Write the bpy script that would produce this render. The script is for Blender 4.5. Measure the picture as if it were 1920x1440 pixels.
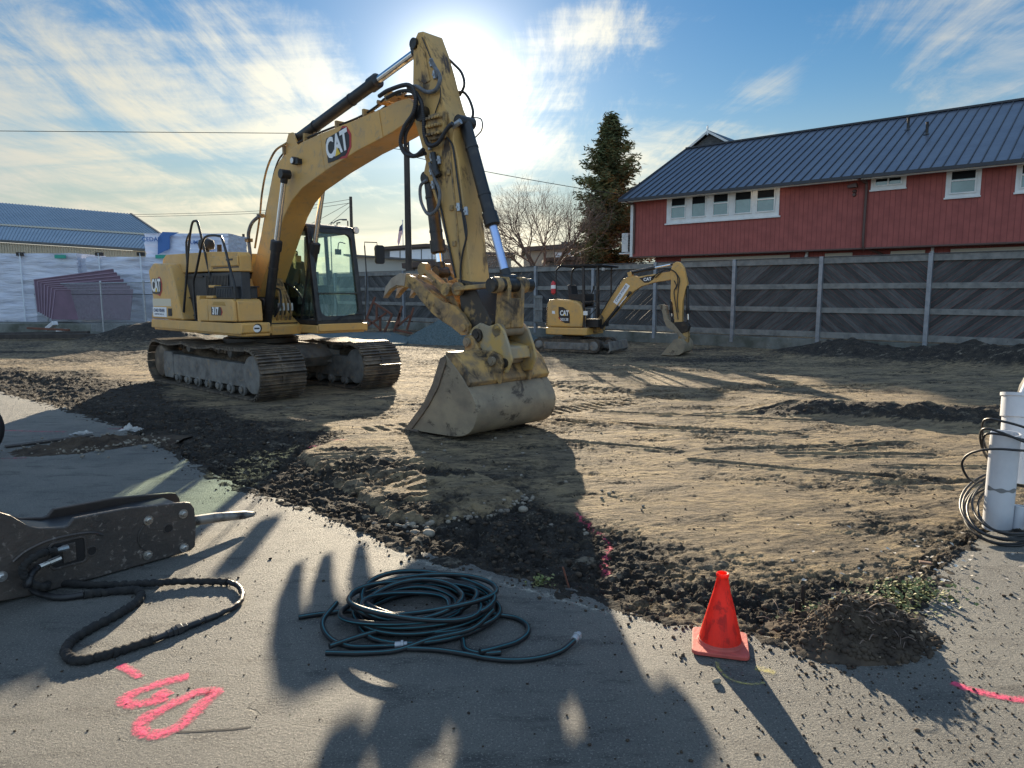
import bpy, bmesh, math, random
import numpy as np
from mathutils import Vector, Matrix, noise as mnoise
random.seed(7); rng = np.random.default_rng(7)
R = math.radians
scene = bpy.context.scene
for o in list(bpy.data.objects): bpy.data.objects.remove(o)

# ---------------------------------------------------------------- camera
cam = bpy.data.objects.new('camera', bpy.data.cameras.new('camera'))
scene.collection.objects.link(cam); scene.camera = cam
cam.data.sensor_width = 36.0; cam.data.lens = 36.0*1331/1920
cam.data.clip_start = 0.05; cam.data.clip_end = 3000
cam.location = (0, 0, 1.7); cam.rotation_euler = (R(90-7.278), 0, 0)

# ---------------------------------------------------------------- sun and sky
SUN_AZ, SUN_EL = R(-4.3), R(15.6)
sdir = Vector((math.sin(SUN_AZ)*math.cos(SUN_EL), math.cos(SUN_AZ)*math.cos(SUN_EL), math.sin(SUN_EL)))
sun = bpy.data.objects.new('sun', bpy.data.lights.new('sun', 'SUN'))
scene.collection.objects.link(sun)
sun.data.energy = 5.0; sun.data.angle = R(0.5); sun.data.color = (1.0, 0.84, 0.61)
sun.rotation_euler = sdir.to_track_quat('Z', 'Y').to_euler()
sun.location = (0, 0, 50)
scene.view_settings.view_transform = 'Standard'; scene.view_settings.look = 'None'
scene.view_settings.gamma = 1.0; scene.view_settings.exposure = 1.5

world = bpy.data.worlds.new("World"); scene.world = world; world.use_nodes = True
WT = world.node_tree; WT.nodes.clear()
def wn(t, **k):
    n = WT.nodes.new(t)
    for a, b in k.items(): setattr(n, a, b)
    return n
def wl(a, b): WT.links.new(a, b)
def wmath(op, a, b=None, c=None, clamp=False):
    n = wn('ShaderNodeMath', operation=op); n.use_clamp = clamp
    for i, v in enumerate((a, b, c)):
        if v is None: continue
        if isinstance(v, (int, float)): n.inputs[i].default_value = v
        else: wl(v, n.inputs[i])
    return n.outputs[0]
sky = wn('ShaderNodeTexSky', sky_type='NISHITA'); sky.sun_disc = False
sky.sun_elevation = SUN_EL; sky.sun_rotation = SUN_AZ
sky.air_density = 1.3; sky.dust_density = 0.0; sky.ozone_density = 1.0; sky.altitude = 0
bgs = wn('ShaderNodeBackground'); bgs.inputs['Strength'].default_value = 0.05
tc = wn('ShaderNodeTexCoord')
nv = wn('ShaderNodeVectorMath', operation='NORMALIZE'); wl(tc.outputs['Generated'], nv.inputs[0])
sep = wn('ShaderNodeSeparateXYZ'); wl(nv.outputs[0], sep.inputs[0])
zz = wmath('ADD', wmath('MAXIMUM', sep.outputs[2], 0.0), 0.12)
u = wmath('DIVIDE', sep.outputs[0], zz); v = wmath('DIVIDE', sep.outputs[1], zz)
cb = wn('ShaderNodeCombineXYZ'); wl(u, cb.inputs[0]); wl(v, cb.inputs[1])
def wnoise(vec, scale, detail, rough, dist, map_rot=0, map_scale=(1, 1, 1), loc=(0, 0, 0)):
    mp = wn('ShaderNodeMapping'); wl(vec, mp.inputs[0])
    mp.inputs['Rotation'].default_value = (0, 0, map_rot); mp.inputs['Scale'].default_value = map_scale
    mp.inputs['Location'].default_value = loc
    n = wn('ShaderNodeTexNoise'); wl(mp.outputs[0], n.inputs['Vector'])
    n.inputs['Scale'].default_value = scale; n.inputs['Detail'].default_value = detail
    n.inputs['Roughness'].default_value = rough; n.inputs['Distortion'].default_value = dist
    return n.outputs['Fac']
def sstep(x, lo, hi):
    n = wn('ShaderNodeMapRange', interpolation_type='SMOOTHSTEP'); wl(x, n.inputs[0])
    n.inputs[1].default_value = lo; n.inputs[2].default_value = hi
    return n.outputs[0]
def wdot(d):
    n = wn('ShaderNodeVectorMath', operation='DOT_PRODUCT'); wl(nv.outputs[0], n.inputs[0]); n.inputs[1].default_value = d
    return n.outputs['Value']
def skydir(az, el): az, el = R(az), R(el); return (math.sin(az)*math.cos(el), math.cos(az)*math.cos(el), math.sin(el))
cirrus = wnoise(cb.outputs[0], 1.15, 9, 0.60, 0.5, R(14), (0.45, 1.15, 1), (3.1, 1.7, 0))
wisps = wnoise(cb.outputs[0], 2.6, 11, 0.70, 0.7, R(-40), (1.0, 0.3, 1), (0.4, 5.2, 0))
low = wnoise(cb.outputs[0], 0.8, 7, 0.55, 0.4, R(0), (0.35, 1.0, 1), (6, 2.0, 0))
sd = wdot(tuple(sdir))
# how much cloud each part of the sky carries (directions in the world, azimuth / elevation)
left = sstep(wdot(skydir(-32, 7)), 0.90, 0.995)
leftup = sstep(wdot(skydir(-33, 24)), 0.965, 0.999)
leftup2 = sstep(wdot(skydir(-35, 15)), 0.975, 0.999)
plume = sstep(wdot(skydir(-16.5, 12.5)), 0.990, 0.9995)
plume1 = sstep(wdot(skydir(-18, 9)), 0.985, 0.999)
plume2 = sstep(wdot(skydir(5.5, 13.0)), 0.986, 0.9990)
plume2b = sstep(wdot(skydir(10, 11.5)), 0.990, 0.9996)
plume3 = sstep(wdot(skydir(17.5, 11.5)), 0.993, 0.9996)
right = sstep(wdot(skydir(33, 16.5)), 0.986, 0.9995)
lowband = wmath('MULTIPLY', sstep(sep.outputs[2], 0.24, 0.02), sstep(sep.outputs[0], 0.25, -0.05))
cover = wmath('MULTIPLY', left, 0.18)
for m, w in ((leftup, .19), (leftup2, .19), (plume, .19), (plume1, .18), (plume2, .135), (plume2b, .17), (plume3, .14), (right, .125), (lowband, .19), (sstep(wdot(skydir(-0.6, 12.0)), 0.990, 0.9997), .15)):
    cover = wmath('MAXIMUM', cover, wmath('MULTIPLY', m, w))
base_n = wmath('ADD', wmath('MULTIPLY', cirrus, 0.5), wmath('MULTIPLY', wisps, 0.5))
dens = sstep(wmath('ADD', base_n, cover), 0.575, 0.78)
lowc = wmath('MULTIPLY', sstep(wmath('ADD', low, wmath('MULTIPLY', lowband, 0.25)), 0.48, 0.78), lowband)
dens = wmath('MINIMUM', wmath('ADD', wmath('MULTIPLY', dens, 0.85), wmath('MULTIPLY', lowc, 0.85)), 0.95)
# light scattered forward by thin cloud and haze round the sun
sdc = wmath('MAXIMUM', sd, 0.0)
halo = wmath('ADD', wmath('MULTIPLY', wmath('POWER', sdc, 500.0), 0.55), wmath('ADD', wmath('MULTIPLY', wmath('POWER', sdc, 110.0), 0.13), wmath('MULTIPLY', wmath('POWER', sdc, 24.0), 0.055)))
ccol = wn('ShaderNodeMix', data_type='RGBA'); wl(sstep(sd, 0.70, 0.97), ccol.inputs[0])
ccol.inputs[6].default_value = (0.72, 0.80, 0.88, 1); ccol.inputs[7].default_value = (1.0, 0.92, 0.70, 1)
cem = wn('ShaderNodeBackground'); wl(ccol.outputs[2], cem.inputs[0])
wl(wmath('ADD', wmath('MULTIPLY', wmath('POWER', sdc, 16.0), 0.22), 0.27), cem.inputs['Strength'])
mixs = wn('ShaderNodeMixShader'); wl(dens, mixs.inputs[0])
hue = wn('ShaderNodeHueSaturation'); hue.inputs['Saturation'].default_value = 1.65; hue.inputs['Value'].default_value = 0.64
wl(sky.outputs[0], hue.inputs['Color']); 
tint = wn('ShaderNodeMix', data_type='RGBA', blend_type='MULTIPLY'); tint.inputs[0].default_value = 1; wl(hue.outputs[0], tint.inputs[6]); tint.inputs[7].default_value = (0.86, 0.86, 1.08, 1)
hz = wn('ShaderNodeMix', data_type='RGBA'); wl(sstep(sep.outputs[2], 0.26, -0.02), hz.inputs[0]); wl(tint.outputs[2], hz.inputs[6]); hz.inputs[7].default_value = (3.2, 3.7, 3.7, 1); wl(hz.outputs[2], bgs.inputs[0])
wl(bgs.outputs[0], mixs.inputs[1]); wl(cem.outputs[0], mixs.inputs[2])
hem = wn('ShaderNodeBackground'); hem.inputs[0].default_value = (1.0, 0.93, 0.8, 1); wl(halo, hem.inputs['Strength'])
adds = wn('ShaderNodeAddShader'); wl(mixs.outputs[0], adds.inputs[0]); wl(hem.outputs[0], adds.inputs[1])
# fill light added to the unseen sky overhead and behind the photographer
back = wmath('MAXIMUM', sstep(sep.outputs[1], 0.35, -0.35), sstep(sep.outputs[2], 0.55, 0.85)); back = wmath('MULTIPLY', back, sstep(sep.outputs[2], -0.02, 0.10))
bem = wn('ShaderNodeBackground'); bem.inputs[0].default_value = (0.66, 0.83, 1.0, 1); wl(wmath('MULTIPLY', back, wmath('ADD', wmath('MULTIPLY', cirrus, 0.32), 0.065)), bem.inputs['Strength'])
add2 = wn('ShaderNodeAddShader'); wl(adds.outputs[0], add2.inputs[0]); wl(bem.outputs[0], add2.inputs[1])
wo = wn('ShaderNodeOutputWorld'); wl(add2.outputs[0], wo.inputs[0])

# ---------------------------------------------------------------- materials
def mat(name, col, rough=0.6, metal=0.0, col2=None, vs=4.0, vlo=0.4, vhi=0.65, bump=0.0, bs=30.0, spec=0.5,
        col3=None, s3=12.0, t3=0.62, w3=0.04, stretch=(1, 1, 1), rvar=0.0, alpha_noise=None, attr=None, bd=0.01, emit=None, rot=None):
    m = bpy.data.materials.new(name); m.use_nodes = True; nt = m.node_tree; N = nt.nodes; L = nt.links
    p = N['Principled BSDF']; out = N['Material Output']
    p.inputs['Roughness'].default_value = rough; p.inputs['Metallic'].default_value = metal
    p.inputs['Specular IOR Level'].default_value = spec
    c = N.new('ShaderNodeTexCoord'); mp = N.new('ShaderNodeMapping'); L.new(c.outputs['Object'], mp.inputs[0])
    mp.inputs['Scale'].default_value = stretch
    if rot is not None: mp.vector_type = 'TEXTURE'; mp.inputs['Rotation'].default_value = (0, rot, 0)
    def noi(s, d=6, r=0.6, dist=0.0):
        n = N.new('ShaderNodeTexNoise'); L.new(mp.outputs[0], n.inputs['Vector']); n.inputs['Scale'].default_value = s
        n.inputs['Detail'].default_value = d; n.inputs['Roughness'].default_value = r; n.inputs['Distortion'].default_value = dist
        return n.outputs['Fac']
    def rng_(x, lo, hi, a=0.0, b=1.0):
        n = N.new('ShaderNodeMapRange'); L.new(x, n.inputs[0]); n.inputs[1].default_value = lo; n.inputs[2].default_value = hi
        n.inputs[3].default_value = a; n.inputs[4].default_value = b
        return n.outputs[0]
    def mixc(f, a, b):
        n = N.new('ShaderNodeMix'); n.data_type = 'RGBA'; L.new(f, n.inputs[0])
        for i, x in ((6, a), (7, b)):
            if isinstance(x, tuple): n.inputs[i].default_value = (*x[:3], 1)
            else: L.new(x, n.inputs[i])
        return n.outputs[2]
    cur = tuple(col)
    if col2: cur = mixc(rng_(noi(vs), vlo, vhi), cur, tuple(col2))
    if col3: cur = mixc(rng_(noi(s3, 8, 0.7, 0.5), t3-w3, t3+w3), cur, tuple(col3))
    if attr:   # per-face brightness
        a = N.new('ShaderNodeAttribute'); a.attribute_name = attr
        mm = N.new('ShaderNodeMix'); mm.data_type = 'RGBA'; mm.blend_type = 'MULTIPLY'; mm.inputs[0].default_value = 1
        if isinstance(cur, tuple): mm.inputs[6].default_value = (*cur, 1)
        else: L.new(cur, mm.inputs[6])
        L.new(a.outputs['Color'], mm.inputs[7]); cur = mm.outputs[2]
    if isinstance(cur, tuple): p.inputs['Base Color'].default_value = (*cur[:3], 1)
    else: L.new(cur, p.inputs['Base Color'])
    if rvar: L.new(rng_(noi(vs*2.3), 0.3, 0.7, max(0.02, rough-rvar), min(1, rough+rvar)), p.inputs['Roughness'])
    if bump:
        b = N.new('ShaderNodeBump'); b.inputs['Strength'].default_value = bump; b.inputs['Distance'].default_value = bd
        L.new(noi(bs, 5, 0.65), b.inputs['Height']); L.new(b.outputs[0], p.inputs['Normal'])
    if emit: p.inputs['Emission Color'].default_value = (*emit[:3], 1); p.inputs['Emission Strength'].default_value = emit[3]
    if alpha_noise:
        s, lo, hi = alpha_noise    # worn paint: noise against a falloff to the stroke's edge
        ea = N.new('ShaderNodeAttribute'); ea.attribute_name = 'edge'; ad_ = N.new('ShaderNodeMath'); ad_.operation = 'ADD'
        L.new(noi(s, 8, 0.8), ad_.inputs[0]); L.new(rng_(ea.outputs['Fac'], 0, 1, -.40, .17), ad_.inputs[1]); L.new(rng_(ad_.outputs[0], lo, hi), p.inputs['Alpha'])
    return m
YEL = (0.66, 0.365, 0.095)
M = dict(
 yellow=mat('yellow_paint', YEL, 0.42, 0, (0.50, 0.31, 0.12), 1.6, .35, .7, 0.06, 60, .5, (0.36, 0.25, 0.14), 7, .62, .08, rvar=.12),
 yellow_dirty=mat('dirty_yellow_paint', (0.47, 0.29, 0.10), 0.6, 0, (0.22, 0.155, 0.09), 6, .38, .60, .3, 40, .4, (0.05, 0.038, 0.028), 4.2, .57, .07),
 yellow_stick=mat('stained_yellow_paint', (0.56, 0.335, 0.11), 0.5, 0, (0.42, 0.27, 0.11), 3, .4, .65, .12, 40, .4, (0.07, 0.045, 0.028), 3.6, .585, .05, stretch=(1, 1, .4)),
 charcoal=mat('charcoal_paint', (0.028, 0.032, 0.04), 0.5, 0, (0.05, 0.052, 0.055), 4, bump=.05),
 black=mat('black_steel', (0.014, 0.015, 0.018), 0.42, 0, (0.05, 0.045, 0.04), 6, .5, .75),
 grease=mat('greasy_black', (0.012, 0.010, 0.009), 0.35, 0, (0.07, 0.05, 0.03), 9, .5, .75, .5, 45),
 rubber=mat('black_rubber', (0.014, 0.014, 0.016), 0.5, 0, (0.035, 0.032, 0.028), 12, .5, .8, .1, 80),
 corr=mat('corrugated_hose', (0.02, 0.02, 0.024), 0.45, 0),
 greyhose=mat('grey_hose', (0.14, 0.15, 0.17), 0.5, 0, (0.08, 0.08, 0.08), 14),
 steel=mat('bare_steel', (0.5, 0.5, 0.5), 0.3, 0.9, (0.3, 0.28, 0.25), 9, rvar=.1),
 chrome=mat('chrome_rod', (0.75, 0.78, 0.82), 0.12, 1.0),
 bluechrome=mat('blue_filmed_rod', (0.42, 0.55, 0.85), 0.3, 0.55),
 rustsilver=mat('galvanised', (0.42, 0.44, 0.46), 0.45, 0.6, (0.3, 0.31, 0.33), 8, rvar=.1),
 track=mat('muddy_track_steel', (0.075, 0.062, 0.05), 0.55, 0.25, (0.20, 0.155, 0.11), 5, .45, .65, .35, 30),
 trackframe=mat('dusty_track_frame', (0.20, 0.19, 0.175), 0.65, 0.1, (0.10, 0.095, 0.09), 5, .4, .65, .35, 25, .4, (0.25, 0.19, 0.13), 9, .6, .05),
 mudpack=mat('packed_mud', (0.06, 0.045, 0.032), 0.95, 0, (0.15, 0.11, 0.075), 6, .4, .7, .8, 25, .2),
 bucketgrey=mat('worn_bucket_steel', (0.31, 0.25, 0.17), 0.6, 0.1, (0.19, 0.155, 0.115), 3.2, .35, .7, .2, 40, .4, (0.085, 0.066, 0.05), 2.6, .59, .03, stretch=(1, 1, 1.4)),
 white=mat('white_vinyl', (0.8, 0.8, 0.8), 0.5),
 decalblack=mat('black_vinyl', (0.012, 0.012, 0.014), 0.4),
 red=mat('red_vinyl', (0.42, 0.03, 0.03), 0.4), navy=mat('navy_lettering', (0.03, 0.045, 0.12), 0.5),
 tri=mat('yellow_vinyl', (0.75, 0.5, 0.03), 0.4),
 wood=mat('weathered_plank', (0.122, 0.120, 0.119), 0.85, 0, (0.060, 0.060, 0.061), 12, .35, .68, .3, 22, .3, attr='shade', bd=.006, rot=R(-40), stretch=(4.5, 1, .5)),
 wood_b=mat('weathered_plank_b', (0.122, 0.120, 0.119), 0.85, 0, (0.060, 0.060, 0.061), 12, .35, .68, .3, 22, .3, attr='shade', bd=.006, rot=R(40), stretch=(4.5, 1, .5)),
 rail=mat('weathered_rail', (0.24, 0.235, 0.22), 0.85, 0, (0.15, 0.15, 0.145), 4, .4, .65, .4, 30, .3, (0.09, 0.085, 0.08), 9, .66, .04),
 galv=mat('galvanised_post', (0.30, 0.32, 0.35), 0.5, 0.5, (0.22, 0.235, 0.26), 6),
 concrete=mat('mossy_concrete', (0.19, 0.195, 0.18), 0.9, 0, (0.085, 0.09, 0.075), 1.1, .4, .62, .4, 20, .3, (0.30, 0.29, 0.26), 6, .66, .05),
 siding=mat('red_siding', (0.37, 0.10, 0.083), 0.8, 0, (0.29, 0.078, 0.066), 2, bump=.1, bs=30),
 groove=mat('dark_red_groove', (0.24, 0.065, 0.055), 0.8),
 trim=mat('white_trim', (0.78, 0.78, 0.76), 0.6, 0, (0.68, 0.68, 0.66), 3),
 cream=mat('cream_lintel', (0.62, 0.58, 0.48), 0.7),
 roof=mat('standing_seam_metal', (0.095, 0.115, 0.155), 0.36, 0.35, (0.075, 0.092, 0.13), 1.2, rvar=.05),
 roofdark=mat('dark_fascia', (0.03, 0.033, 0.042), 0.45, 0.2),
 shingle=mat('grey_shingle', (0.12, 0.12, 0.12), 0.9, 0, (0.07, 0.07, 0.07), 9, bump=.5, bs=20),
 winglass=mat('window_glass', (0.07, 0.17, 0.18), 0.06, 0.0, (0.12, 0.24, 0.25), .9, .4, .6, spec=1.0),
 darkroom=mat('dark_interior', (0.010, 0.012, 0.014), 0.7, spec=.15),
 brown=mat('brown_metal', (0.10, 0.055, 0.045), 0.5),
 wrap=mat('white_lumber_wrap', (0.62, 0.64, 0.72), 0.5, 0, (0.52, 0.55, 0.66), 2, bump=1.0, bs=2.2, bd=.12, stretch=(.35, 1, 2.2)),
 wrapblue=mat('blue_lumber_wrap', (0.03, 0.11, 0.30), 0.5), green=mat('green_tag', (0.02, 0.30, 0.22), 0.5),
 purple=mat('plum_panel', (0.15, 0.085, 0.125), 0.6, 0, (0.12, 0.07, 0.10), 3),
 purpleedge=mat('plum_panel_edge', (0.27, 0.19, 0.25), 0.6),
 warehouse=mat('beige_metal_wall', (0.42, 0.37, 0.28), 0.6), whroof=mat('blue_grey_metal_roof', (0.27, 0.33, 0.39), 0.4, .2, (0.22, 0.28, 0.34), .5),
 pole=mat('utility_pole_wood', (0.065, 0.055, 0.048), 0.9, 0, (0.035, 0.03, 0.028), 5, bump=.5, bs=20, stretch=(1, 1, .2)),
 wire=mat('wire_black', (0.015, 0.015, 0.015), 0.6),
 bgwall=mat('pale_render', (0.36, 0.38, 0.36), 0.8), bgdark=mat('dark_grey_cladding', (0.08, 0.085, 0.09), 0.6),
 bgpanel=mat('white_translucent_panel', (0.62, 0.68, 0.75), 0.3), bgbrown=mat('brown_fascia', (0.07, 0.05, 0.042), 0.7),
 bark=mat('grey_bark', (0.13, 0.10, 0.085), 0.9, 0, (0.075, 0.058, 0.05), 8),
 twig=mat('twig_bark', (0.21, 0.15, 0.115), 0.85, 0, (0.12, 0.085, 0.07), 2),
 conifer=mat('cedar_foliage', (0.085, 0.105, 0.045), 0.8, 0, (0.155, 0.145, 0.06), .9, .42, .6, attr='shade', spec=.2),
 rustwood=mat('red_brown_timber', (0.17, 0.065, 0.04), 0.85, 0, (0.10, 0.045, 0.03), 5),
 gravel=mat('blue_grey_gravel', (0.115, 0.15, 0.155), 0.9, 0, (0.06, 0.085, 0.09), 20, .42, .6, .9, 26, .3, bd=.05),
 clod=mat('dark_soil_clods', (0.075, 0.057, 0.042), 0.97, 0, (0.035, 0.027, 0.022), 7, bump=.5, bs=60, spec=.15),
 stone=mat('pale_cobble', (0.25, 0.22, 0.175), 0.9, 0, (0.15, 0.13, 0.11), 9, bump=.2, bs=60, spec=.3),
 debris=mat('pale_debris', (0.5, 0.47, 0.42), 0.8, 0, (0.25, 0.2, 0.16), 5),
 hammer=mat('oily_hammer_steel', (0.05, 0.046, 0.045), 0.5, 0.4, (0.12, 0.095, 0.08), 2.2, .35, .70, .5, 35, .5, (0.30, 0.26, 0.23), 19, .63, .06, rvar=.12),
 hammerdark=mat('rusty_dark_steel', (0.035, 0.028, 0.025), 0.5, 0.35, (0.06, 0.042, 0.034), 3, .4, .65, .3, 30, rvar=.12),
 sleeve=mat('woven_hose_sleeve', (0.010, 0.010, 0.011), 0.9, 0, (0.028, 0.025, 0.022), 22, bump=.8, bs=70, bd=.008),
 hosemat=mat('dark_garden_hose', (0.009, 0.010, 0.012), 0.45, 0, (0.020, 0.021, 0.023), 10, rvar=.08, spec=.35), stripe=mat('teal_stripe', (0.010, 0.10, 0.125), 0.42),
 cone=mat('red_orange_plastic', (0.95, 0.05, 0.022), 0.42, 0, (0.62, 0.03, 0.018), 14, .4, .65, .06, 40, .5, (0.22, 0.02, 0.015), 24, .56, .05, stretch=(1, 1, .4)),
 conebase=mat('faded_red_rubber', (0.50, 0.085, 0.065), 0.7, 0, (0.30, 0.055, 0.045), 8, .45, .7, .3, 50),
 pvc=mat('grey_white_pvc', (0.60, 0.61, 0.64), 0.45, 0, (0.50, 0.51, 0.54), 4, .4, .7, .05, 30, .5, (0.30, 0.29, 0.29), 5, .70, .03),
 pvcmark=mat('dried_cement_smear', (0.2, 0.2, 0.2), 0.9),
 pink=mat('pink_marking_paint', (0.95, 0.07, 0.19), 0.85, 0, (0.75, 0.08, 0.17), 22, .45, .65, bump=.8, bs=90, alpha_noise=(45, .42, .76)),
 pinkthin=mat('thin_pink_marking_paint', (0.75, 0.08, 0.16), 0.85, alpha_noise=(38, .58, .80)),
 yellowpaint=mat('thin_yellow_marking_paint', (0.62, 0.52, 0.12), 0.85, alpha_noise=(60, .52, .95)),
 weed=mat('weed_leaf', (0.14, 0.17, 0.05), 0.7, 0, (0.22, 0.20, 0.08), 9), deadleaf=mat('dry_leaf', (0.22, 0.16, 0.10), 0.8, 0, (0.10, 0.07, 0.05), 9),
 extinguisher=mat('red_extinguisher', (0.5, 0.03, 0.04), 0.35), seat=mat('black_seat', (0.025, 0.025, 0.028), 0.7),
 black_plastic=mat('black_plastic', (0.01, 0.01, 0.012), 0.5), crack=mat('crack_filler', (0.02, 0.02, 0.02), 0.9),
 limedust=mat('pale_lime_dust', (0.46, 0.44, 0.38), 0.95, alpha_noise=(16, .60, .90)),
)
def glass_mat():
    m = bpy.data.materials.new('tinted_cab_glass'); m.use_nodes = True; nt = m.node_tree; N = nt.nodes; L = nt.links
    N.remove(N['Principled BSDF']); t = N.new('ShaderNodeBsdfTransparent'); t.inputs[0].default_value = (0.93, 0.99, 0.955, 1)
    g = N.new('ShaderNodeBsdfGlossy'); g.inputs[0].default_value = (0.75, 0.95, 0.88, 1); g.inputs['Roughness'].default_value = .06
    lw = N.new('ShaderNodeLayerWeight'); f = N.new('ShaderNodeMath'); f.operation = 'POWER'; L.new(lw.outputs['Facing'], f.inputs[0]); f.inputs[1].default_value = 4.0; mx = N.new('ShaderNodeMixShader')
    d = N.new('ShaderNodeBsdfDiffuse'); d.inputs[0].default_value = (0.35, 0.42, 0.38, 1)
    n = N.new('ShaderNodeTexNoise'); n.inputs['Scale'].default_value = 5; n.inputs['Detail'].default_value = 6
    c = N.new('ShaderNodeTexCoord'); L.new(c.outputs['Object'], n.inputs['Vector'])
    r = N.new('ShaderNodeMapRange'); L.new(n.outputs['Fac'], r.inputs[0]); r.inputs[1].default_value = .45; r.inputs[2].default_value = .75; r.inputs[4].default_value = .06
    m2 = N.new('ShaderNodeMixShader'); L.new(r.outputs[0], m2.inputs[0]); L.new(t.outputs[0], m2.inputs[1]); L.new(d.outputs[0], m2.inputs[2])
    ad = N.new('ShaderNodeMath'); ad.operation = 'ADD'; L.new(f.outputs[0], ad.inputs[0]); ad.inputs[1].default_value = .05
    L.new(ad.outputs[0], mx.inputs[0]); L.new(m2.outputs[0], mx.inputs[1]); L.new(g.outputs[0], mx.inputs[2])
    L.new(mx.outputs[0], N['Material Output'].inputs[0]); return m
M['glass'] = glass_mat()

# ---------------------------------------------------------------- mesh helpers
class MB:
    def __init__(s): s.v = []; s.f = []; s.sh = []
    def add(s, V, F, sh=1.0):
        n = len(s.v); s.v += [tuple(p) for p in V]; s.f += [tuple(i+n for i in f) for f in F]; s.sh += [sh]*len(F); return s
    def box(s, x0, x1, y0, y1, z0, z1, sh=1.0):
        V = [(x, y, z) for x in (x0, x1) for y in (y0, y1) for z in (z0, z1)]
        return s.add(V, [(0, 1, 3, 2), (4, 6, 7, 5), (0, 4, 5, 1), (2, 3, 7, 6), (0, 2, 6, 4), (1, 5, 7, 3)], sh)
    def obox(s, c, ax, ay, az, sh=1.0):   # centre and three half-axis vectors
        c = Vector(c); ax, ay, az = Vector(ax), Vector(ay), Vector(az)
        V = [c+i*ax+j*ay+k*az for i in (-1, 1) for j in (-1, 1) for k in (-1, 1)]
        return s.add(V, [(0, 1, 3, 2), (4, 6, 7, 5), (0, 4, 5, 1), (2, 3, 7, 6), (0, 2, 6, 4), (1, 5, 7, 3)], sh)
    def bar(s, a, b, w, h, up=(0, 0, 1), sh=1.0):   # rectangular bar from a to b
        a, b = Vector(a), Vector(b); d = (b-a); t = d.normalized(); side = t.cross(Vector(up))
        if side.length < 1e-4: side = t.cross(Vector((0, 1, 0)))
        side.normalize(); n = side.cross(t)
        return s.obox((a+b)/2, d/2, side*w/2, n*h/2, sh)
    def prism(s, P, lo, hi, ax='y', sh=1.0):
        n = len(P)
        def q(a, b, c): return (a, c, b) if ax == 'y' else ((a, b, c) if ax == 'z' else (c, a, b))
        V = [q(a, b, lo) for a, b in P]+[q(a, b, hi) for a, b in P]
        F = [tuple(range(n)), tuple(range(2*n-1, n-1, -1))]+[(i, i+n, (i+1) % n+n, (i+1) % n) for i in range(n)]
        return s.add(V, F, sh)
    def cyl(s, a, b, r0, r1=None, n=16, sh=1.0):
        r1 = r0 if r1 is None else r1; return s.tube([a, b], [r0, r1], n, sh)
    def tube(s, P, r, n=8, sh=1.0, closed=False):
        P = [Vector(p) for p in P]; m = len(P); rr = r if hasattr(r, '__len__') else [r]*m
        T = []
        for i in range(m):
            if closed: t = P[(i+1) % m]-P[i-1]
            else: t = P[min(i+1, m-1)]-P[max(i-1, 0)]
            T.append(t.normalized() if t.length > 1e-9 else Vector((0, 0, 1)))
        N = T[0].orthogonal().normalized(); V = []
        for i in range(m):
            N = N-T[i]*N.dot(T[i])
            N = N.normalized() if N.length > 1e-6 else T[i].orthogonal().normalized()
            B = T[i].cross(N)
            for k in range(n):
                a = 2*math.pi*k/n; V.append(P[i]+(N*math.cos(a)+B*math.sin(a))*rr[i])
        F = []
        for i in range(m if closed else m-1):
            j = (i+1) % m
            for k in range(n): F.append((i*n+k, i*n+(k+1) % n, j*n+(k+1) % n, j*n+k))
        if not closed: F += [tuple(range(n-1, -1, -1)), tuple(range((m-1)*n, m*n))]
        return s.add(V, F, sh)
    def lathe(s, prof, c=(0, 0, 0), n=24, axis='z', sh=1.0):
        V = []
        for r, h in prof:
            for k in range(n):
                a = 2*math.pi*k/n; x, y = r*math.cos(a), r*math.sin(a)
                p = (x, y, h) if axis == 'z' else ((x, h, y) if axis == 'y' else (h, x, y))
                V.append((p[0]+c[0], p[1]+c[1], p[2]+c[2]))
        F = []
        for i in range(len(prof)-1):
            for k in range(n): F.append((i*n+k, i*n+(k+1) % n, (i+1)*n+(k+1) % n, (i+1)*n+k))
        F += [tuple(range(n-1, -1, -1)), tuple(range((len(prof)-1)*n, len(prof)*n))]
        return s.add(V, F, sh)
    def quad(s, a, b, c, d, sh=1.0): return s.add([a, b, c, d], [(0, 1, 2, 3)], sh)
    def build(s, name, m=None, parent=None, bevel=0, smooth=35, seg=2, matrix=None):
        me = bpy.data.meshes.new(name); me.from_pydata(s.v, [], s.f); me.update()
        bm = bmesh.new(); bm.from_mesh(me); bmesh.ops.recalc_face_normals(bm, faces=bm.faces); bm.to_mesh(me); bm.free()
        return link(name, me, m, parent, bevel, smooth, seg, s.sh)
def link(name, me, m=None, parent=None, bevel=0, smooth=35, seg=2, sh=None):
    o = bpy.data.objects.new(name, me); scene.collection.objects.link(o)
    if m is not None: me.materials.append(M[m] if isinstance(m, str) else m)
    if smooth:
        me.polygons.foreach_set('use_smooth', [True]*len(me.polygons)); me.set_sharp_from_angle(angle=R(smooth))
    if sh is not None and m in ('wood', 'wood_b', 'conifer') and len(sh) == len(me.polygons):
        a = me.color_attributes.new('shade', 'FLOAT_COLOR', 'CORNER')
        lt = np.empty(len(me.polygons), dtype=np.int32); me.polygons.foreach_get('loop_total', lt)
        x = np.repeat(np.asarray(sh, dtype=np.float32), lt)
        a.data.foreach_set('color', np.stack([x, x, x, np.ones_like(x)], 1).ravel())
    if parent: o.parent = parent
    if bevel:
        b = o.modifiers.new('bevel', 'BEVEL'); b.width = bevel; b.segments = seg; b.limit_method = 'ANGLE'; b.angle_limit = R(40)
        b.harden_normals = False
    return o
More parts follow.
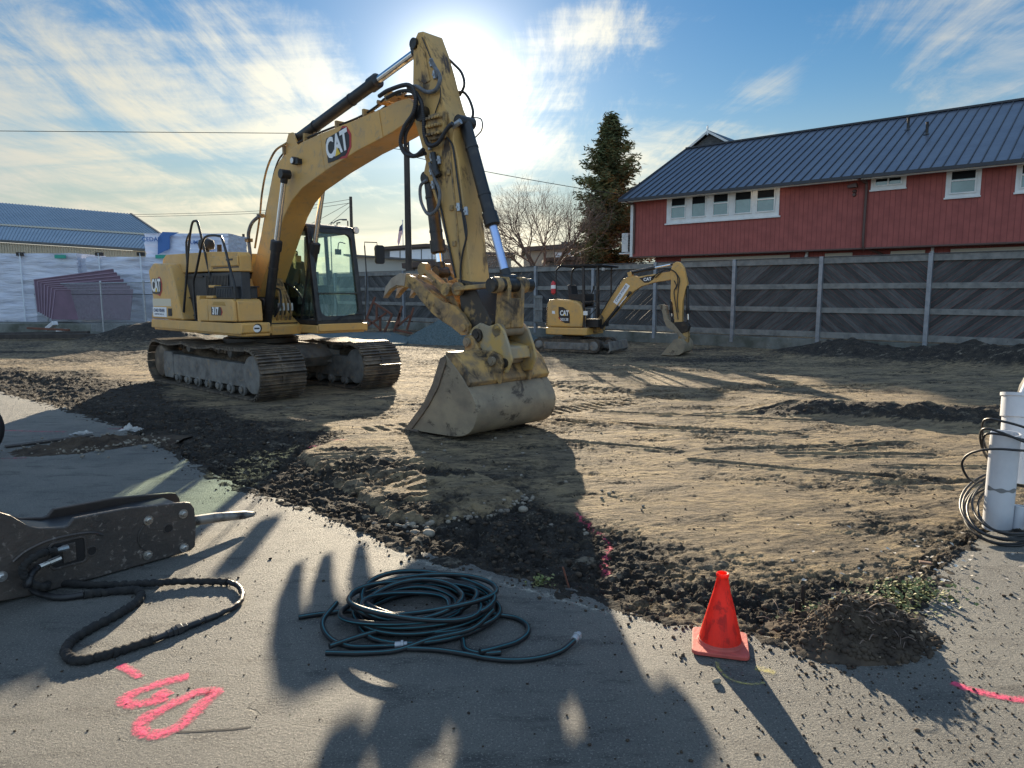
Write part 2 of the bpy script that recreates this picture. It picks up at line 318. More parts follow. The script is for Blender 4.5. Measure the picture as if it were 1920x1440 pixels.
def npmesh(name, V, F, m=None, parent=None, sh=None, smooth=0):
    V = np.asarray(V, dtype=np.float32); F = np.asarray(F, dtype=np.int32); k = F.shape[1]
    me = bpy.data.meshes.new(name); me.vertices.add(len(V)); me.vertices.foreach_set('co', V.ravel())
    me.loops.add(F.size); me.loops.foreach_set('vertex_index', F.ravel())
    me.polygons.add(len(F)); me.polygons.foreach_set('loop_start', np.arange(0, F.size, k, dtype=np.int32))
    me.update(calc_edges=True); me.validate()
    return link(name, me, m, parent, 0, smooth, 2, sh)
def empty(name, loc=(0, 0, 0), rz=0.0):
    o = bpy.data.objects.new(name, None); scene.collection.objects.link(o); o.empty_display_size = .2
    o.location = loc; o.rotation_euler = (0, 0, rz); return o
def tag(o, label=None, cat=None, group=None, kind=None):
    if label: o['label'] = label
    if cat: o['category'] = cat
    if group: o['group'] = group
    if kind: o['kind'] = kind
    return o
def copy_tree(o, parent=None):
    c = o.copy(); scene.collection.objects.link(c)
    if parent: c.parent = parent
    for ch in list(o.children): copy_tree(ch, c)
    return c
def catmull(P, k=6, closed=False):
    P = [Vector(p) for p in P]; n = len(P); out = []
    rngi = range(n if closed else n-1)
    for i in rngi:
        p0 = P[i-1] if (closed or i > 0) else P[0]*2-P[1]
        p1 = P[i]; p2 = P[(i+1) % n]; p3 = P[(i+2) % n] if (closed or i+2 < n) else P[-1]*2-P[-2]
        for j in range(k):
            t = j/k; out.append(0.5*((2*p1)+(p2-p0)*t+(2*p0-5*p1+4*p2-p3)*t*t+(3*p1-p0-3*p2+p3)*t**3))
    if not closed: out.append(P[-1])
    return out
def y2(P, y): return [(a, y, b) for a, b in P]     # side-view (x, z) points at one y
def text_mb(s, size, origin, xd, yd, thick=0.004, offset=0.0, align='CENTER', sx=1.0, space=1.0):
    cu = bpy.data.curves.new('t', 'FONT'); cu.body = s; cu.size = size; cu.extrude = thick/2; cu.offset = offset
    cu.align_x = align; cu.align_y = 'CENTER'; cu.resolution_u = 3; cu.space_character = space
    ob = bpy.data.objects.new('t', cu); scene.collection.objects.link(ob); bpy.context.view_layer.update()
    me = bpy.data.meshes.new_from_object(ob.evaluated_get(bpy.context.evaluated_depsgraph_get()))
    xd = Vector(xd).normalized(); yd = Vector(yd).normalized(); zd = xd.cross(yd); o = Vector(origin)
    V = [o+xd*(p.co.x*sx)+yd*p.co.y+zd*p.co.z for p in me.vertices]; F = [tuple(p.vertices) for p in me.polygons]
    bpy.data.objects.remove(ob); bpy.data.curves.remove(cu); bpy.data.meshes.remove(me)
    b = MB(); b.add(V, F); return b
def flat(P, origin, xd, yd, thick=.004):
    xd = Vector(xd).normalized(); yd = Vector(yd).normalized(); zd = xd.cross(yd); o = Vector(origin); n = len(P)
    V = [o+xd*a+yd*b-zd*thick/2 for a, b in P]+[o+xd*a+yd*b+zd*thick/2 for a, b in P]
    b = MB(); b.add(V, [tuple(range(n-1, -1, -1)), tuple(range(n, 2*n))]+[(i, (i+1) % n, (i+1) % n+n, i+n) for i in range(n)]); return b
# ---------------------------------------------------------------- value noise
_tab = rng.random((256, 256))
def vn(x, y):
    xi = np.floor(x).astype(int); yi = np.floor(y).astype(int); fx = x-xi; fy = y-yi
    fx = fx*fx*(3-2*fx); fy = fy*fy*(3-2*fy); g = lambda a, b: _tab[a & 255, b & 255]
    return (g(xi, yi)*(1-fx)+g(xi+1, yi)*fx)*(1-fy)+(g(xi, yi+1)*(1-fx)+g(xi+1, yi+1)*fx)*fy
def fbm(x, y, o=5, g=.5, l=2.03):
    s = 0; a = 1; t = 0
    for i in range(o): s = s+a*vn(x+i*17.3, y+i*9.1); t += a; a *= g; x = x*l; y = y*l
    return s/t
# ---------------------------------------------------------------- ground, pavement
PAV = [(-40, 37), (-25.9, 25.6), (-8.89, 12.21), (-7.02, 10.73), (-5.0, 8.98), (-3.6, 7.45), (-2.56, 6.26), (-2.07, 5.83), (-1.5, 5.39), (-0.98, 4.84), (-0.56, 4.48),
       (0.0, 4.12), (0.42, 3.82), (0.81, 3.52), (1.19, 3.4), (1.4, 3.27), (1.59, 3.12), (1.85, 3.32), (2.3, 3.89), (2.81, 4.38), (3.35, 4.89), (3.78, 5.07), (6, 5.5), (16, 6.6)]
def poly_d(px, py, pts, closed=False):
    d = np.full(px.shape, 1e9); n = len(pts)
    for i in range(n if closed else n-1):
        ax, ay = pts[i]; bx, by = pts[(i+1) % n]; vx, vy = bx-ax, by-ay
        t = np.clip(((px-ax)*vx+(py-ay)*vy)/(vx*vx+vy*vy), 0, 1)
        d = np.minimum(d, np.hypot(px-ax-t*vx, py-ay-t*vy))
    return d
def inside(px, py, pts):
    r = np.zeros(px.shape, bool); n = len(pts)
    for i in range(n):
        ax, ay = pts[i]; bx, by = pts[(i+1) % n]
        if ay == by: continue
        c = ((ay > py) != (by > py)) & (px < (bx-ax)*(py-ay)/(by-ay)+ax); r ^= c
    return r
PAVC = PAV+[(16, -14), (-40, -14)]
def sd_pav(x, y):
    d = poly_d(x, y, PAV); return np.where(inside(x, y, PAVC), -d, d)
DARK = [(-14.7, 16.78), (-9.5, 16.0), (-6.5, 13.0), (-4.6, 10.9), (-2.96, 9.3), (-1.9, 7.9), (-1.1, 6.9), (0.14, 5.95), (0.51, 5.3), (0.87, 5.1), (1.23, 4.63), (1.74, 4.1), (2.2, 4.05),
        (1.85, 3.0), (0.5, 3.5), (-1, 4.5), (-5, 8.6), (-9, 12), (-20, 20)]
SLAB = [(-2.33, 7.58), (-2.05, 8.3), (-1.65, 8.29), (-0.96, 7.33), (-0.31, 6.66), (0.12, 6.02), (0.0, 5.63), (-0.64, 5.2), (-0.95, 5.3), (-1.3, 5.9), (-1.75, 6.5)]
def seg(x, y, a, b):
    vx, vy = b[0]-a[0], b[1]-a[1]; L2 = vx*vx+vy*vy; t = np.clip(((x-a[0])*vx+(y-a[1])*vy)/L2, 0, 1)
    s = ((x-a[0])*vy-(y-a[1])*vx)/math.sqrt(L2); return np.hypot(x-a[0]-t*vx, y-a[1]-t*vy), s, t
def ground_fields(x, y):
    sd = sd_pav(x, y); ragged = .10*(fbm(x*5, y*5, 4)-.5)*2
    wob = (fbm(x*.9+5, y*.9+2, 4)-.5)
    dd = poly_d(x, y, DARK, True); dark = np.clip((np.where(inside(x, y, DARK), dd, -dd)+wob*1.6+.28)/.5, 0, 1)
    near = np.clip(1-sd/.5, 0, 1)*(fbm(x*3, y*3, 4) > .40); dark = np.maximum(dark, near*.9)
    patch = np.clip((fbm(x*1.1+40, y*2.1+7, 7, .68)-.505)*5.5, 0, 1); dark = np.maximum(dark, .6*patch)
    far = np.clip((y-13)/6, 0, 1); dark = np.maximum(dark, np.clip(far*(fbm(x*.5, y*.8, 5)*1.5+.0)-.25, 0, .85))
    inslab = inside(x, y, SLAB); ds = poly_d(x, y, SLAB, True); sl = np.where(inslab, np.clip(ds/.06, 0, 1), 0)
    tex = np.clip((fbm(x*1.7+3, y*3.0+90, 5, .6)-.43)*6, 0, 1)            # worked-over parts of the slab
    dark = np.where(inslab, np.minimum(dark, .12+.75*tex*(y < 7.7)*(x < -.35)), dark); tx = np.where(inslab, tex*(y < 7.7)*(x < -.35), 0)
    rough = .35+.65*np.clip(dark*1.2, 0, 1)
    clod = (np.abs(fbm(x*6+3, y*6, 5, .6)-.5))
    h = -.055+.05*(fbm(x*.35, y*.35, 3)-.5)+(.032*rough)*(fbm(x*5.5, y*7, 7, .70)-.5)*2*.8
    h = h+dark*.016*(vn(x*19, y*26)-.5)+dark*.020*(vn(x*41, y*52)-.5)
    h = h-dark*.045*np.clip(.09-clod, 0, .09)/.09
    # scraped streaks of the tan soil
    c, s_ = math.cos(.45), math.sin(.45); xs, ys = x*c+y*s_, -x*s_+y*c
    str_ = fbm(xs*1.1, ys*7.5, 5, .6); h = h+(1-dark)*.020*(str_-.5)
    gr = np.clip((fbm(xs*.8+9, ys*5+2, 5, .68)-.53)*7, 0, 1); dark = np.maximum(dark, .62*gr*(1-sl)); h = h+.022*gr*(fbm(xs*6, ys*16, 4, .65)-.45)
    h = h+sl*.055
    h = h+tx*(.035*(vn((x*.8+y*.6)*13, (x*.6-y*.8)*5)-.5)+.02*(vn(x*30, y*30)-.5))
    for a, b, w, dp in (((-2.0, 6.45), (-.85, 7.15), .035, .05), ((-1.9, 6.1), (-.75, 6.85), .045, .06), ((-1.35, 5.55), (-.1, 6.15), .03, .05), ((-1.0, 5.25), (.05, 5.85), .02, .035),
                        ((-2.1, 7.6), (-1.2, 7.75), .02, .035), ((-2.2, 7.3), (-1.3, 7.5), .025, .04), ((-2.3, 7.1), (-1.5, 7.25), .02, .03)):
        d, q, t = seg(x, y, a, b); d = d+.02*(fbm(x*9, y*9, 3)-.5)
        h = h-dp*np.exp(-(d/w)**2)+.5*dp*np.exp(-((d-2*w)/w)**2)
    # cleat prints of the tracks
    for a, b, w, ph in (((-2.6, 6.5), (-.4, 5.3), .28, 0), ((-2.5, 7.2), (-.8, 6.2), .22, 1), ((-1.9, 8.9), (5.5, 14.0), .3, 0), ((-.5, 12.2), (8.5, 13.9), .18, 0), ((-9, 18), (2, 13.0), .3, 0), ((-2.0, 4.95), (-7.6, 10.6), .3, 0),
                       ((0, 15.5), (5, 17.8), .2, 1), ((2.0, 16.5), (9.5, 15.8), .2, 1)):
        d, q, t = seg(x, y, a, b); L = math.hypot(b[0]-a[0], b[1]-a[1]); k = np.clip((w-d)/.05, 0, 1)*(fbm(x*1.2+ph, y*1.2, 3) > .42)
        h = h+k*(-.02+.022*np.sign(np.sin(t*L*2*math.pi/.17)+.2)); dark = np.maximum(dark, k*.35)
    # long scrape marks left by the bucket edge
    for i in range(26):
        q = random.Random(i+40); ax, ay = q.uniform(-1.5, 7.5), q.uniform(5.2, 14.5); an = R(q.uniform(-28, 12)); L = q.uniform(1.0, 3.6); b = (ax+L*math.cos(an), ay+L*math.sin(an)); w = q.uniform(.02, .05)
        m = (x > min(ax, b[0])-.4) & (x < max(ax, b[0])+.4) & (y > min(ay, b[1])-.4) & (y < max(ay, b[1])+.4)
        if not m.any(): continue
        d, s_q, t = seg(x[m], y[m], (ax, ay), b); d = d+.05*(fbm(x[m]*5, y[m]*5, 3)-.5); g_ = np.exp(-(d/w)**2); h[m] += -.022*g_+.016*np.exp(-((d-2.2*w)/w)**2); dark[m] = np.maximum(dark[m], .5*g_)
    # berms, heaps against the wall
    ber = [(3.7, 10.5), (4.6, 10.15), (5.4, 9.75), (6.6, 9.35), (9, 8.9), (12, 8.4)]
    db = poly_d(x, y, ber)+.25*(fbm(x*3, y*3, 4)-.5); yb = np.interp(x, [p[0] for p in ber], [p[1] for p in ber])
    st = np.clip((y-yb)/.25, -1, 1); side = np.clip((x-3.5)/1.0, 0, 1)
    h = h+side*(.19*np.exp(-(db/.34)**2)*(1+.8*(fbm(x*5, y*5, 4)-.5))+.09*np.clip(1+st, 0, 2)/2*np.exp(-((y-yb)/2.2)**2)); dark = np.where((x > 3.6) & (db < .32) & (y < yb+.1), .85, dark)
    wl_ = [(7.6, 20.6), (9.3, 19.2), (11.2, 17.9), (14, 15.5), (19, 11.5)]
    dw = poly_d(x, y, wl_); k = np.exp(-(dw/.85)**2)*np.clip((x-7.2)/1.5, 0, 1)
    h = h+k*(.42+.7*(fbm(x*1.1, y*1.1, 4)-.5)); dark = np.maximum(dark, np.clip(k*2.5, 0, .97))
    d2 = np.hypot((x+12.6)/2.6, (y-24.6)/1.4); h = h+.75*np.exp(-d2**2*1.6)*(1+.3*(fbm(x*2, y*2, 4)-.5)); dark = np.maximum(dark, np.clip(1.6-d2, 0, .95))
    dm = np.hypot(x+4.46, y-13.4); flatm = np.clip((3.4-dm)/.6, 0, 1); h = h*(1-flatm)+(.0+.3*h)*flatm      # trampled flat under the tracks
    db2 = poly_d(x, y, [(-7.7, 12.6), (-8.4, 13.6), (-9.2, 14.2), (-10.6, 15.0)]); h = h+.13*np.exp(-(db2/.5)**2)*(.6+1.2*(fbm(x*4, y*4, 4)-.3)); dark = np.maximum(dark, np.clip(1.3-db2, 0, .9))
    # foot of the pavement: soil spilled over the broken edge
    e = sd+ragged; h = np.where(e < .3, h+(.3-e)/.3*.035*(fbm(x*7, y*7, 3)+.2), h)
    h = np.where(e < 0, np.where(e < -.14, -.22, -.018+(e+.14)/.14*.05*fbm(x*11, y*11, 3)*1.2), h)
    dark = np.where(e < 0, .9, dark)
    tan = np.clip(1-dark, 0, 1)
    return h, dark, tan
A_ = np.linspace(-1.25, 1.25, 980); Yr = 2.4*np.power(48/2.4, np.linspace(0, 1, 880))
gx, gy = np.meshgrid(A_, Yr); gx = gx*gy; gh, gdark, gtan = ground_fields(gx, gy)
nr, nc = gx.shape; idx = np.arange(nr*nc).reshape(nr, nc)
Fq = np.stack([idx[:-1, :-1], idx[:-1, 1:], idx[1:, 1:], idx[1:, :-1]], -1).reshape(-1, 4)
g_o = npmesh('ground', np.stack([gx, gy, gh], -1).reshape(-1, 3), Fq, None, smooth=0)
g_o.data.polygons.foreach_set('use_smooth', [True]*len(g_o.data.polygons))
at_ = g_o.data.attributes.new('dark', 'FLOAT', 'POINT'); at_.data.foreach_set('value', gdark.ravel().astype(np.float32))
tag(g_o, kind='structure')
gm = bpy.data.materials.new('site_soil'); gm.use_nodes = True; N = gm.node_tree.nodes; L = gm.node_tree.links; P_ = N['Principled BSDF']
P_.inputs['Roughness'].default_value = .9; P_.inputs['Specular IOR Level'].default_value = .3
def gn(t, **k):
    n = N.new(t)
    for a, b in k.items(): setattr(n, a, b)
    return n
c_ = gn('ShaderNodeNewGeometry')
def gnoise(s, d=6, r=.6, sc=(1, 1, 1)):
    mp = gn('ShaderNodeMapping'); L.new(c_.outputs['Position'], mp.inputs[0]); mp.inputs['Scale'].default_value = sc
    n = gn('ShaderNodeTexNoise'); L.new(mp.outputs[0], n.inputs['Vector']); n.inputs['Scale'].default_value = s; n.inputs['Detail'].default_value = d; n.inputs['Roughness'].default_value = r; return n.outputs['Fac']
def gmap(x, a, b, c=0., d=1.):
    n = gn('ShaderNodeMapRange'); L.new(x, n.inputs[0])
    for i, q in enumerate((a, b, c, d)): n.inputs[i+1].default_value = q
    return n.outputs[0]
def gmix(f, a, b):
    n = gn('ShaderNodeMix', data_type='RGBA'); L.new(f, n.inputs[0])
    for i, x in ((6, a), (7, b)):
        if isinstance(x, tuple): n.inputs[i].default_value = (*x, 1)
        else: L.new(x, n.inputs[i])
    return n.outputs[2]
ad = gn('ShaderNodeAttribute'); ad.attribute_name = 'dark'
tanc = gmix(gmap(gnoise(1.3, 8, .7, (.7, 1.4, 1)), .42, .60), (.40, .30, .175), (.235, .185, .125)); tanc = gmix(gmap(gnoise(9, 9, .78, (.5, 1.5, 1)), .47, .60), tanc, (.12, .095, .068))
drk = gmix(gmap(gnoise(6, 8, .7), .4, .66), (.026, .023, .021), (.070, .058, .046))
df = gn('ShaderNodeMath', operation='ADD'); L.new(ad.outputs['Fac'], df.inputs[0]); L.new(gmap(gnoise(9, 8, .7), .35, .65, -.28, .28), df.inputs[1])
dcl = gmap(df.outputs[0], .25, .8)
drk = gmix(gmap(gnoise(4.2, 9, .75, (.8, 1.5, 1)), .575, .64), drk, (.25, .215, .165))
col = gmix(dcl, tanc, drk); col = gmix(gmap(gnoise(60, 3, .6), .66, .72), col, (.34, .31, .26))
L.new(col, P_.inputs['Base Color'])
b1 = gn('ShaderNodeBump'); b1.inputs['Strength'].default_value = 1.0; b1.inputs['Distance'].default_value = .035; L.new(gnoise(30, 9, .8), b1.inputs['Height'])
b2 = gn('ShaderNodeBump'); b2.inputs['Strength'].default_value = 1.0; b2.inputs['Distance'].default_value = .09; L.new(gnoise(9, 6, .7, (.6, 1.5, 1)), b2.inputs['Height']); L.new(b1.outputs[0], b2.inputs['Normal'])
L.new(b2.outputs[0], P_.inputs['Normal']); g_o.data.materials.append(gm)
# far ground out to the horizon
fg = MB(); fg.quad((-900, -300, -.3), (900, -300, -.3), (900, 1500, -.3), (-900, 1500, -.3)); tag(fg.build('far_ground', mat('far_ground', (.12, .11, .09), .95), smooth=0), kind='structure')
# asphalt
pts = []
for i in range(len(PAV)-1):
    a, b = PAV[i], PAV[i+1]; n = max(1, min(220, int(math.hypot(b[0]-a[0], b[1]-a[1])/.045)))
    for k in range(n):
        t = k/n; x, y = a[0]+(b[0]-a[0])*t, a[1]+(b[1]-a[1])*t
        j = .05*(mnoise.noise((x*5, y*5, 0))+.6*mnoise.noise((x*17, y*17, 3))); pts.append((x+j, y+j))
pts += [PAV[-1], (16, -14), (-40, -14)]
pm = bpy.data.materials.new('old_asphalt'); pm.use_nodes = True; N = pm.node_tree.nodes; L = pm.node_tree.links; P_ = N['Principled BSDF']; c_ = gn('ShaderNodeNewGeometry')
P_.inputs['Roughness'].default_value = .72; P_.inputs['Specular IOR Level'].default_value = .45
ac = gmix(gmap(gnoise(1.1, 8, .7), .38, .62), (.215, .21, .19), (.15, .15, .143)); ac = gmix(gmap(gnoise(2.6, 7, .7, (1, 2.5, 1)), .52, .66), ac, (.085, .085, .083))
ac = gmix(gmap(gnoise(95, 3, .75), .56, .64), ac, (.38, .36, .32)); ac = gmix(gmap(gnoise(130, 3, .75), .57, .66), ac, (.045, .045, .045))
vor = gn('ShaderNodeTexVoronoi', feature='DISTANCE_TO_EDGE'); vor.inputs['Scale'].default_value = .42
mpv = gn('ShaderNodeMapping'); wv = gn('ShaderNodeVectorMath', operation='ADD'); nvv = gn('ShaderNodeTexNoise'); L.new(c_.outputs['Position'], nvv.inputs['Vector']); nvv.inputs['Scale'].default_value = 2.2; nvv.inputs['Detail'].default_value = 7
L.new(c_.outputs['Position'], wv.inputs[0]); L.new(nvv.outputs['Color'], wv.inputs[1]); L.new(wv.outputs[0], vor.inputs['Vector'])
crk = gn('ShaderNodeMath', operation='MULTIPLY'); L.new(gmap(vor.outputs['Distance'], .0, .006, 1, 0), crk.inputs[0]); L.new(gmap(gnoise(.9, 3), .59, .66), crk.inputs[1])
ac = gmix(crk.outputs[0], ac, (.03, .03, .03)); L.new(ac, P_.inputs['Base Color'])
bh = gn('ShaderNodeMath', operation='SUBTRACT'); L.new(gnoise(75, 5, .8), bh.inputs[0]); L.new(crk.outputs[0], bh.inputs[1])
b1 = gn('ShaderNodeBump'); b1.inputs['Strength'].default_value = 1.0; b1.inputs['Distance'].default_value = .034; L.new(bh.outputs[0], b1.inputs['Height'])
b2 = gn('ShaderNodeBump'); b2.inputs['Strength'].default_value = .35; b2.inputs['Distance'].default_value = .03; L.new(gnoise(7, 4, .6), b2.inputs['Height']); L.new(b1.outputs[0], b2.inputs['Normal'])
L.new(b2.outputs[0], P_.inputs['Normal'])
pv = MB(); pv.prism(pts, -.16, 0.0, 'z'); tag(pv.build('pavement', pm, smooth=0), kind='structure')

# ---------------------------------------------------------------- rocks
_ico = bmesh.new(); bmesh.ops.create_icosphere(_ico, subdivisions=2, radius=1); IV = np.array([v.co[:] for v in _ico.verts]); IF = np.array([[v.index for v in f.verts] for f in _ico.faces]); _ico.free()
_ico = bmesh.new(); bmesh.ops.create_icosphere(_ico, subdivisions=1, radius=1); JV = np.array([v.co[:] for v in _ico.verts]); JF = np.array([[v.index for v in f.verts] for f in _ico.faces]); _ico.free()
def rocks(name, pts, m, rough=.35, lowp=False, flatz=.7, smooth=0):
    BV, BF = (JV, JF) if lowp else (IV, IF); Vs = []; Fs = []; n = 0
    for (x, y, z, r) in pts:
        a = rng.random()*6.283; s = np.array([1, .65+.5*rng.random(), flatz*(.7+.5*rng.random())])*r
        W = BV*(1+rough*(rng.random((len(BV), 1))-.5)*1.3)*s; c, t = math.cos(a), math.sin(a)
        W = np.stack([W[:, 0]*c-W[:, 1]*t, W[:, 0]*t+W[:, 1]*c, W[:, 2]], 1)+np.array([x, y, z]); Vs.append(W); Fs.append(BF+n); n += len(BV)
    return npmesh(name, np.concatenate(Vs), np.concatenate(Fs), m, smooth=smooth)
def gz(x, y):
    h, d, t = ground_fields(np.array([x]), np.array([y])); return float(h[0])
# clods over the dark soil and along the broken pavement edge
P0 = []
cx = rng.uniform(-12, 4.5, 60000); cy = rng.uniform(2.9, 17, 60000)
ch, cd, ct = ground_fields(cx, cy); csd = sd_pav(cx, cy)
keep = (csd > -.02) & (cd > .72) & (rng.random(60000) < np.clip(6/cy, 0, 1)**1.3)
cx, cy, ch = cx[keep][:5200], cy[keep][:5200], ch[keep][:5200]
P0 = [(a, b, c+.004, r) for a, b, c, r in zip(cx, cy, ch, .005+.024*rng.random(len(cx))**3.4)]
ex_ = []
for i in range(1500):
    k = rng.integers(2, len(PAV)-4); t = rng.random(); a, b = PAV[k], PAV[k+1]; off = abs(rng.normal(0, .085)); x = a[0]+(b[0]-a[0])*t-off*.65; y = a[1]+(b[1]-a[1])*t-off*.75
    if y > 12: continue
    r = .002+.011*rng.random()**3.5; ex_.append((x, y, r*.4, r))
tag(rocks('soil_clods', P0+ex_, 'clod', .5, True), 'loose dark soil clods scattered along the broken pavement edge', 'soil clods', kind='stuff')
kp = []
cx = rng.uniform(-7, 9, 30000); cy = rng.uniform(3.6, 15, 30000); ch, cd, ct = ground_fields(cx, cy); csd = sd_pav(cx, cy)
keep = (csd > .05) & (rng.random(30000) < np.clip(5/cy, 0, 1)**1.2*(.22+.8*np.clip(cd, 0, 1))) & (np.abs(cx) < cy*.85)
tag(rocks('soil_crumbs', [(a, b, c+.001, r) for a, b, c, r in zip(cx[keep], cy[keep], ch[keep], .003+.012*rng.random(int(keep.sum()))**2.6)], 'clod', .5, True), 'small soil crumbs sprinkled over the scraped dirt', 'soil crumbs', kind='stuff')
# small chips and grit lying on the asphalt, thick on the right
pp = []
for i in range(5200):
    if i % 3: x = rng.normal(1.75, .62); y = rng.uniform(1.9, 4.2)
    else: x = rng.uniform(-3, 4); y = rng.uniform(2.0, 6)
    if float(sd_pav(np.array([x]), np.array([y]))[0]) > -.05: continue
    r = .0015+.0055*rng.random()**3.0+(.007 if rng.random() < .012 else 0); pp.append((x, y, r*.45, r))
tag(rocks('grit', pp, 'clod', .5, True), 'fine dark grit strewn over the grey asphalt', 'grit', kind='stuff')
# pale cobbles
cob = []
for i in range(150):
    if i < 90: k = rng.random(); a, b = SLAB[5+int(k*3)], SLAB[6+int(k*3)]; t = rng.random(); x = a[0]+(b[0]-a[0])*t+rng.normal(0, .06); y = a[1]+(b[1]-a[1])*t-abs(rng.normal(.04, .07))
    else: x = rng.uniform(-3.2, 1.2); y = rng.uniform(4.9, 9)
    cob.append((x, y, gz(x, y)+.008, .010+.018*rng.random()**1.6))
cob += [(1.9+rng.normal(0, .5), 3.9+rng.normal(0, .5), gz(1.9, 3.9)+.02, .008+.012*rng.random()) for i in range(60)]
tag(rocks('pebbles', cob, 'stone', .12, False, .75, 60), 'pale rounded pebbles along the lip of the scraped sand slab', 'pebbles', kind='stuff')
# the two biggest cobbles and a few others one can point at
for (x, y, r, lab) in ((-.72, 5.06, .042, 'rounded pale cobble, left one of the pair at the pavement edge'), (-.61, 5.02, .048, 'larger rounded pale cobble, right one of the pair at the pavement edge'),
                       (.09, 5.52, .04, 'single pale cobble at the right tip of the sand slab'), (.90, 2.93, .022, 'small grey stone lying in shadow left of the traffic cone')):
    z = max(gz(x, y), 0 if r < .03 else -1); tag(rocks('stone', [(x, y, z+r*.45, r)], 'stone', .10, False, .75, 60), lab, 'stone')
# ---------------------------------------------------------------- shared machine pieces
def loop_path(x0, x1, r, sag, n=400):
    """closed side outline of a crawler belt, z=0 at the bottom, sagging between carrier rollers on top"""
    P = []
    for i in range(n): t = i/n; P.append((x0+(x1-x0)*t, 0.0))
    for i in range(n//2): a = -math.pi/2+math.pi*i/(n//2); P.append((x1+r*math.cos(a), r+r*math.sin(a)))
    for i in range(n):
        t = i/n; x = x1+(x0-x1)*t; P.append((x, 2*r-sag(t)))
    for i in range(n//2): a = math.pi/2+math.pi*i/(n//2); P.append((x0+r*math.cos(a), r+r*math.sin(a)))
    return P
def belt(x0, x1, r, y0, y1, pitch, th, grouser, sag=lambda t: .035*abs(math.sin(t*math.pi*2)), gap=.90, bars=3):
    P = loop_path(x0, x1, r, sag); D = [0]
    for i in range(1, len(P)+1): a, b = P[i-1], P[i % len(P)]; D.append(D[-1]+math.hypot(b[0]-a[0], b[1]-a[1]))
    n = int(D[-1]/pitch); pitch = D[-1]/n; mb = MB(); j = 0
    for k in range(n):
        s = k*pitch
        while D[j+1] < s: j += 1
        a, b = P[j], P[(j+1) % len(P)]; f = (s-D[j])/max(1e-6, D[j+1]-D[j]); c = Vector((a[0]+(b[0]-a[0])*f, 0, a[1]+(b[1]-a[1])*f))
        a2 = P[(j+6) % len(P)]; a1 = P[j-5]; t = Vector((a2[0]-a1[0], 0, a2[1]-a1[1])).normalized(); nn = Vector((t.z, 0, -t.x)); ym = (y0+y1)/2; c.y = ym
        jit = rng.normal(0, .002)
        mb.obox(c+nn*(-th/2+jit), t*pitch*gap/2, Vector((0, (y1-y0)/2, 0)), nn*th/2)
        for q in range(bars):
            o = (q-(bars-1)/2)*pitch*gap*.42 if bars > 1 else 0
            mb.obox(c+t*o+nn*(grouser/2-.001), t*.011, Vector((0, (y1-y0)/2-.004, 0)), nn*grouser/2)
    return mb, P
def roundrect(w, h, r, n=6):
    P = []
    for cx, cy, a0 in ((w/2-r, h/2-r, 0), (-w/2+r, h/2-r, 90), (-w/2+r, -h/2+r, 180), (w/2-r, -h/2+r, 270)):
        for i in range(n+1): a = R(a0+90*i/n); P.append((cx+r*math.cos(a), cy+r*math.sin(a)))
    return P
def ring(mb, w, h, mgn, r0, r1, origin, xd, yd, th):
    O = roundrect(w, h, r0); I = roundrect(w-2*mgn[0], h-2*mgn[1], r1); n = len(O); xd = Vector(xd).normalized(); yd = Vector(yd).normalized(); zd = xd.cross(yd); o = Vector(origin); V = []
    for z in (-th/2, th/2):
        for Q in (O, I):
            V += [o+xd*a+yd*b+zd*z for a, b in Q]
    F = []
    for i in range(n):
        j = (i+1) % n; F += [(i, j, n+j, n+i), (2*n+i, 3*n+i, 3*n+j, 2*n+j), (i, 2*n+i, 2*n+j, j), (n+i, n+j, 3*n+j, 3*n+i)]
    mb.add(V, F)
def pane(P, origin, xd, yd, th=.008): return flat(P, origin, xd, yd, th)
def bolt(mb, x, y, z, r=.018, d=-1, h=.015):
    mb.lathe([(r, 0), (r, d*h)], (x, y, z), 6, 'y')
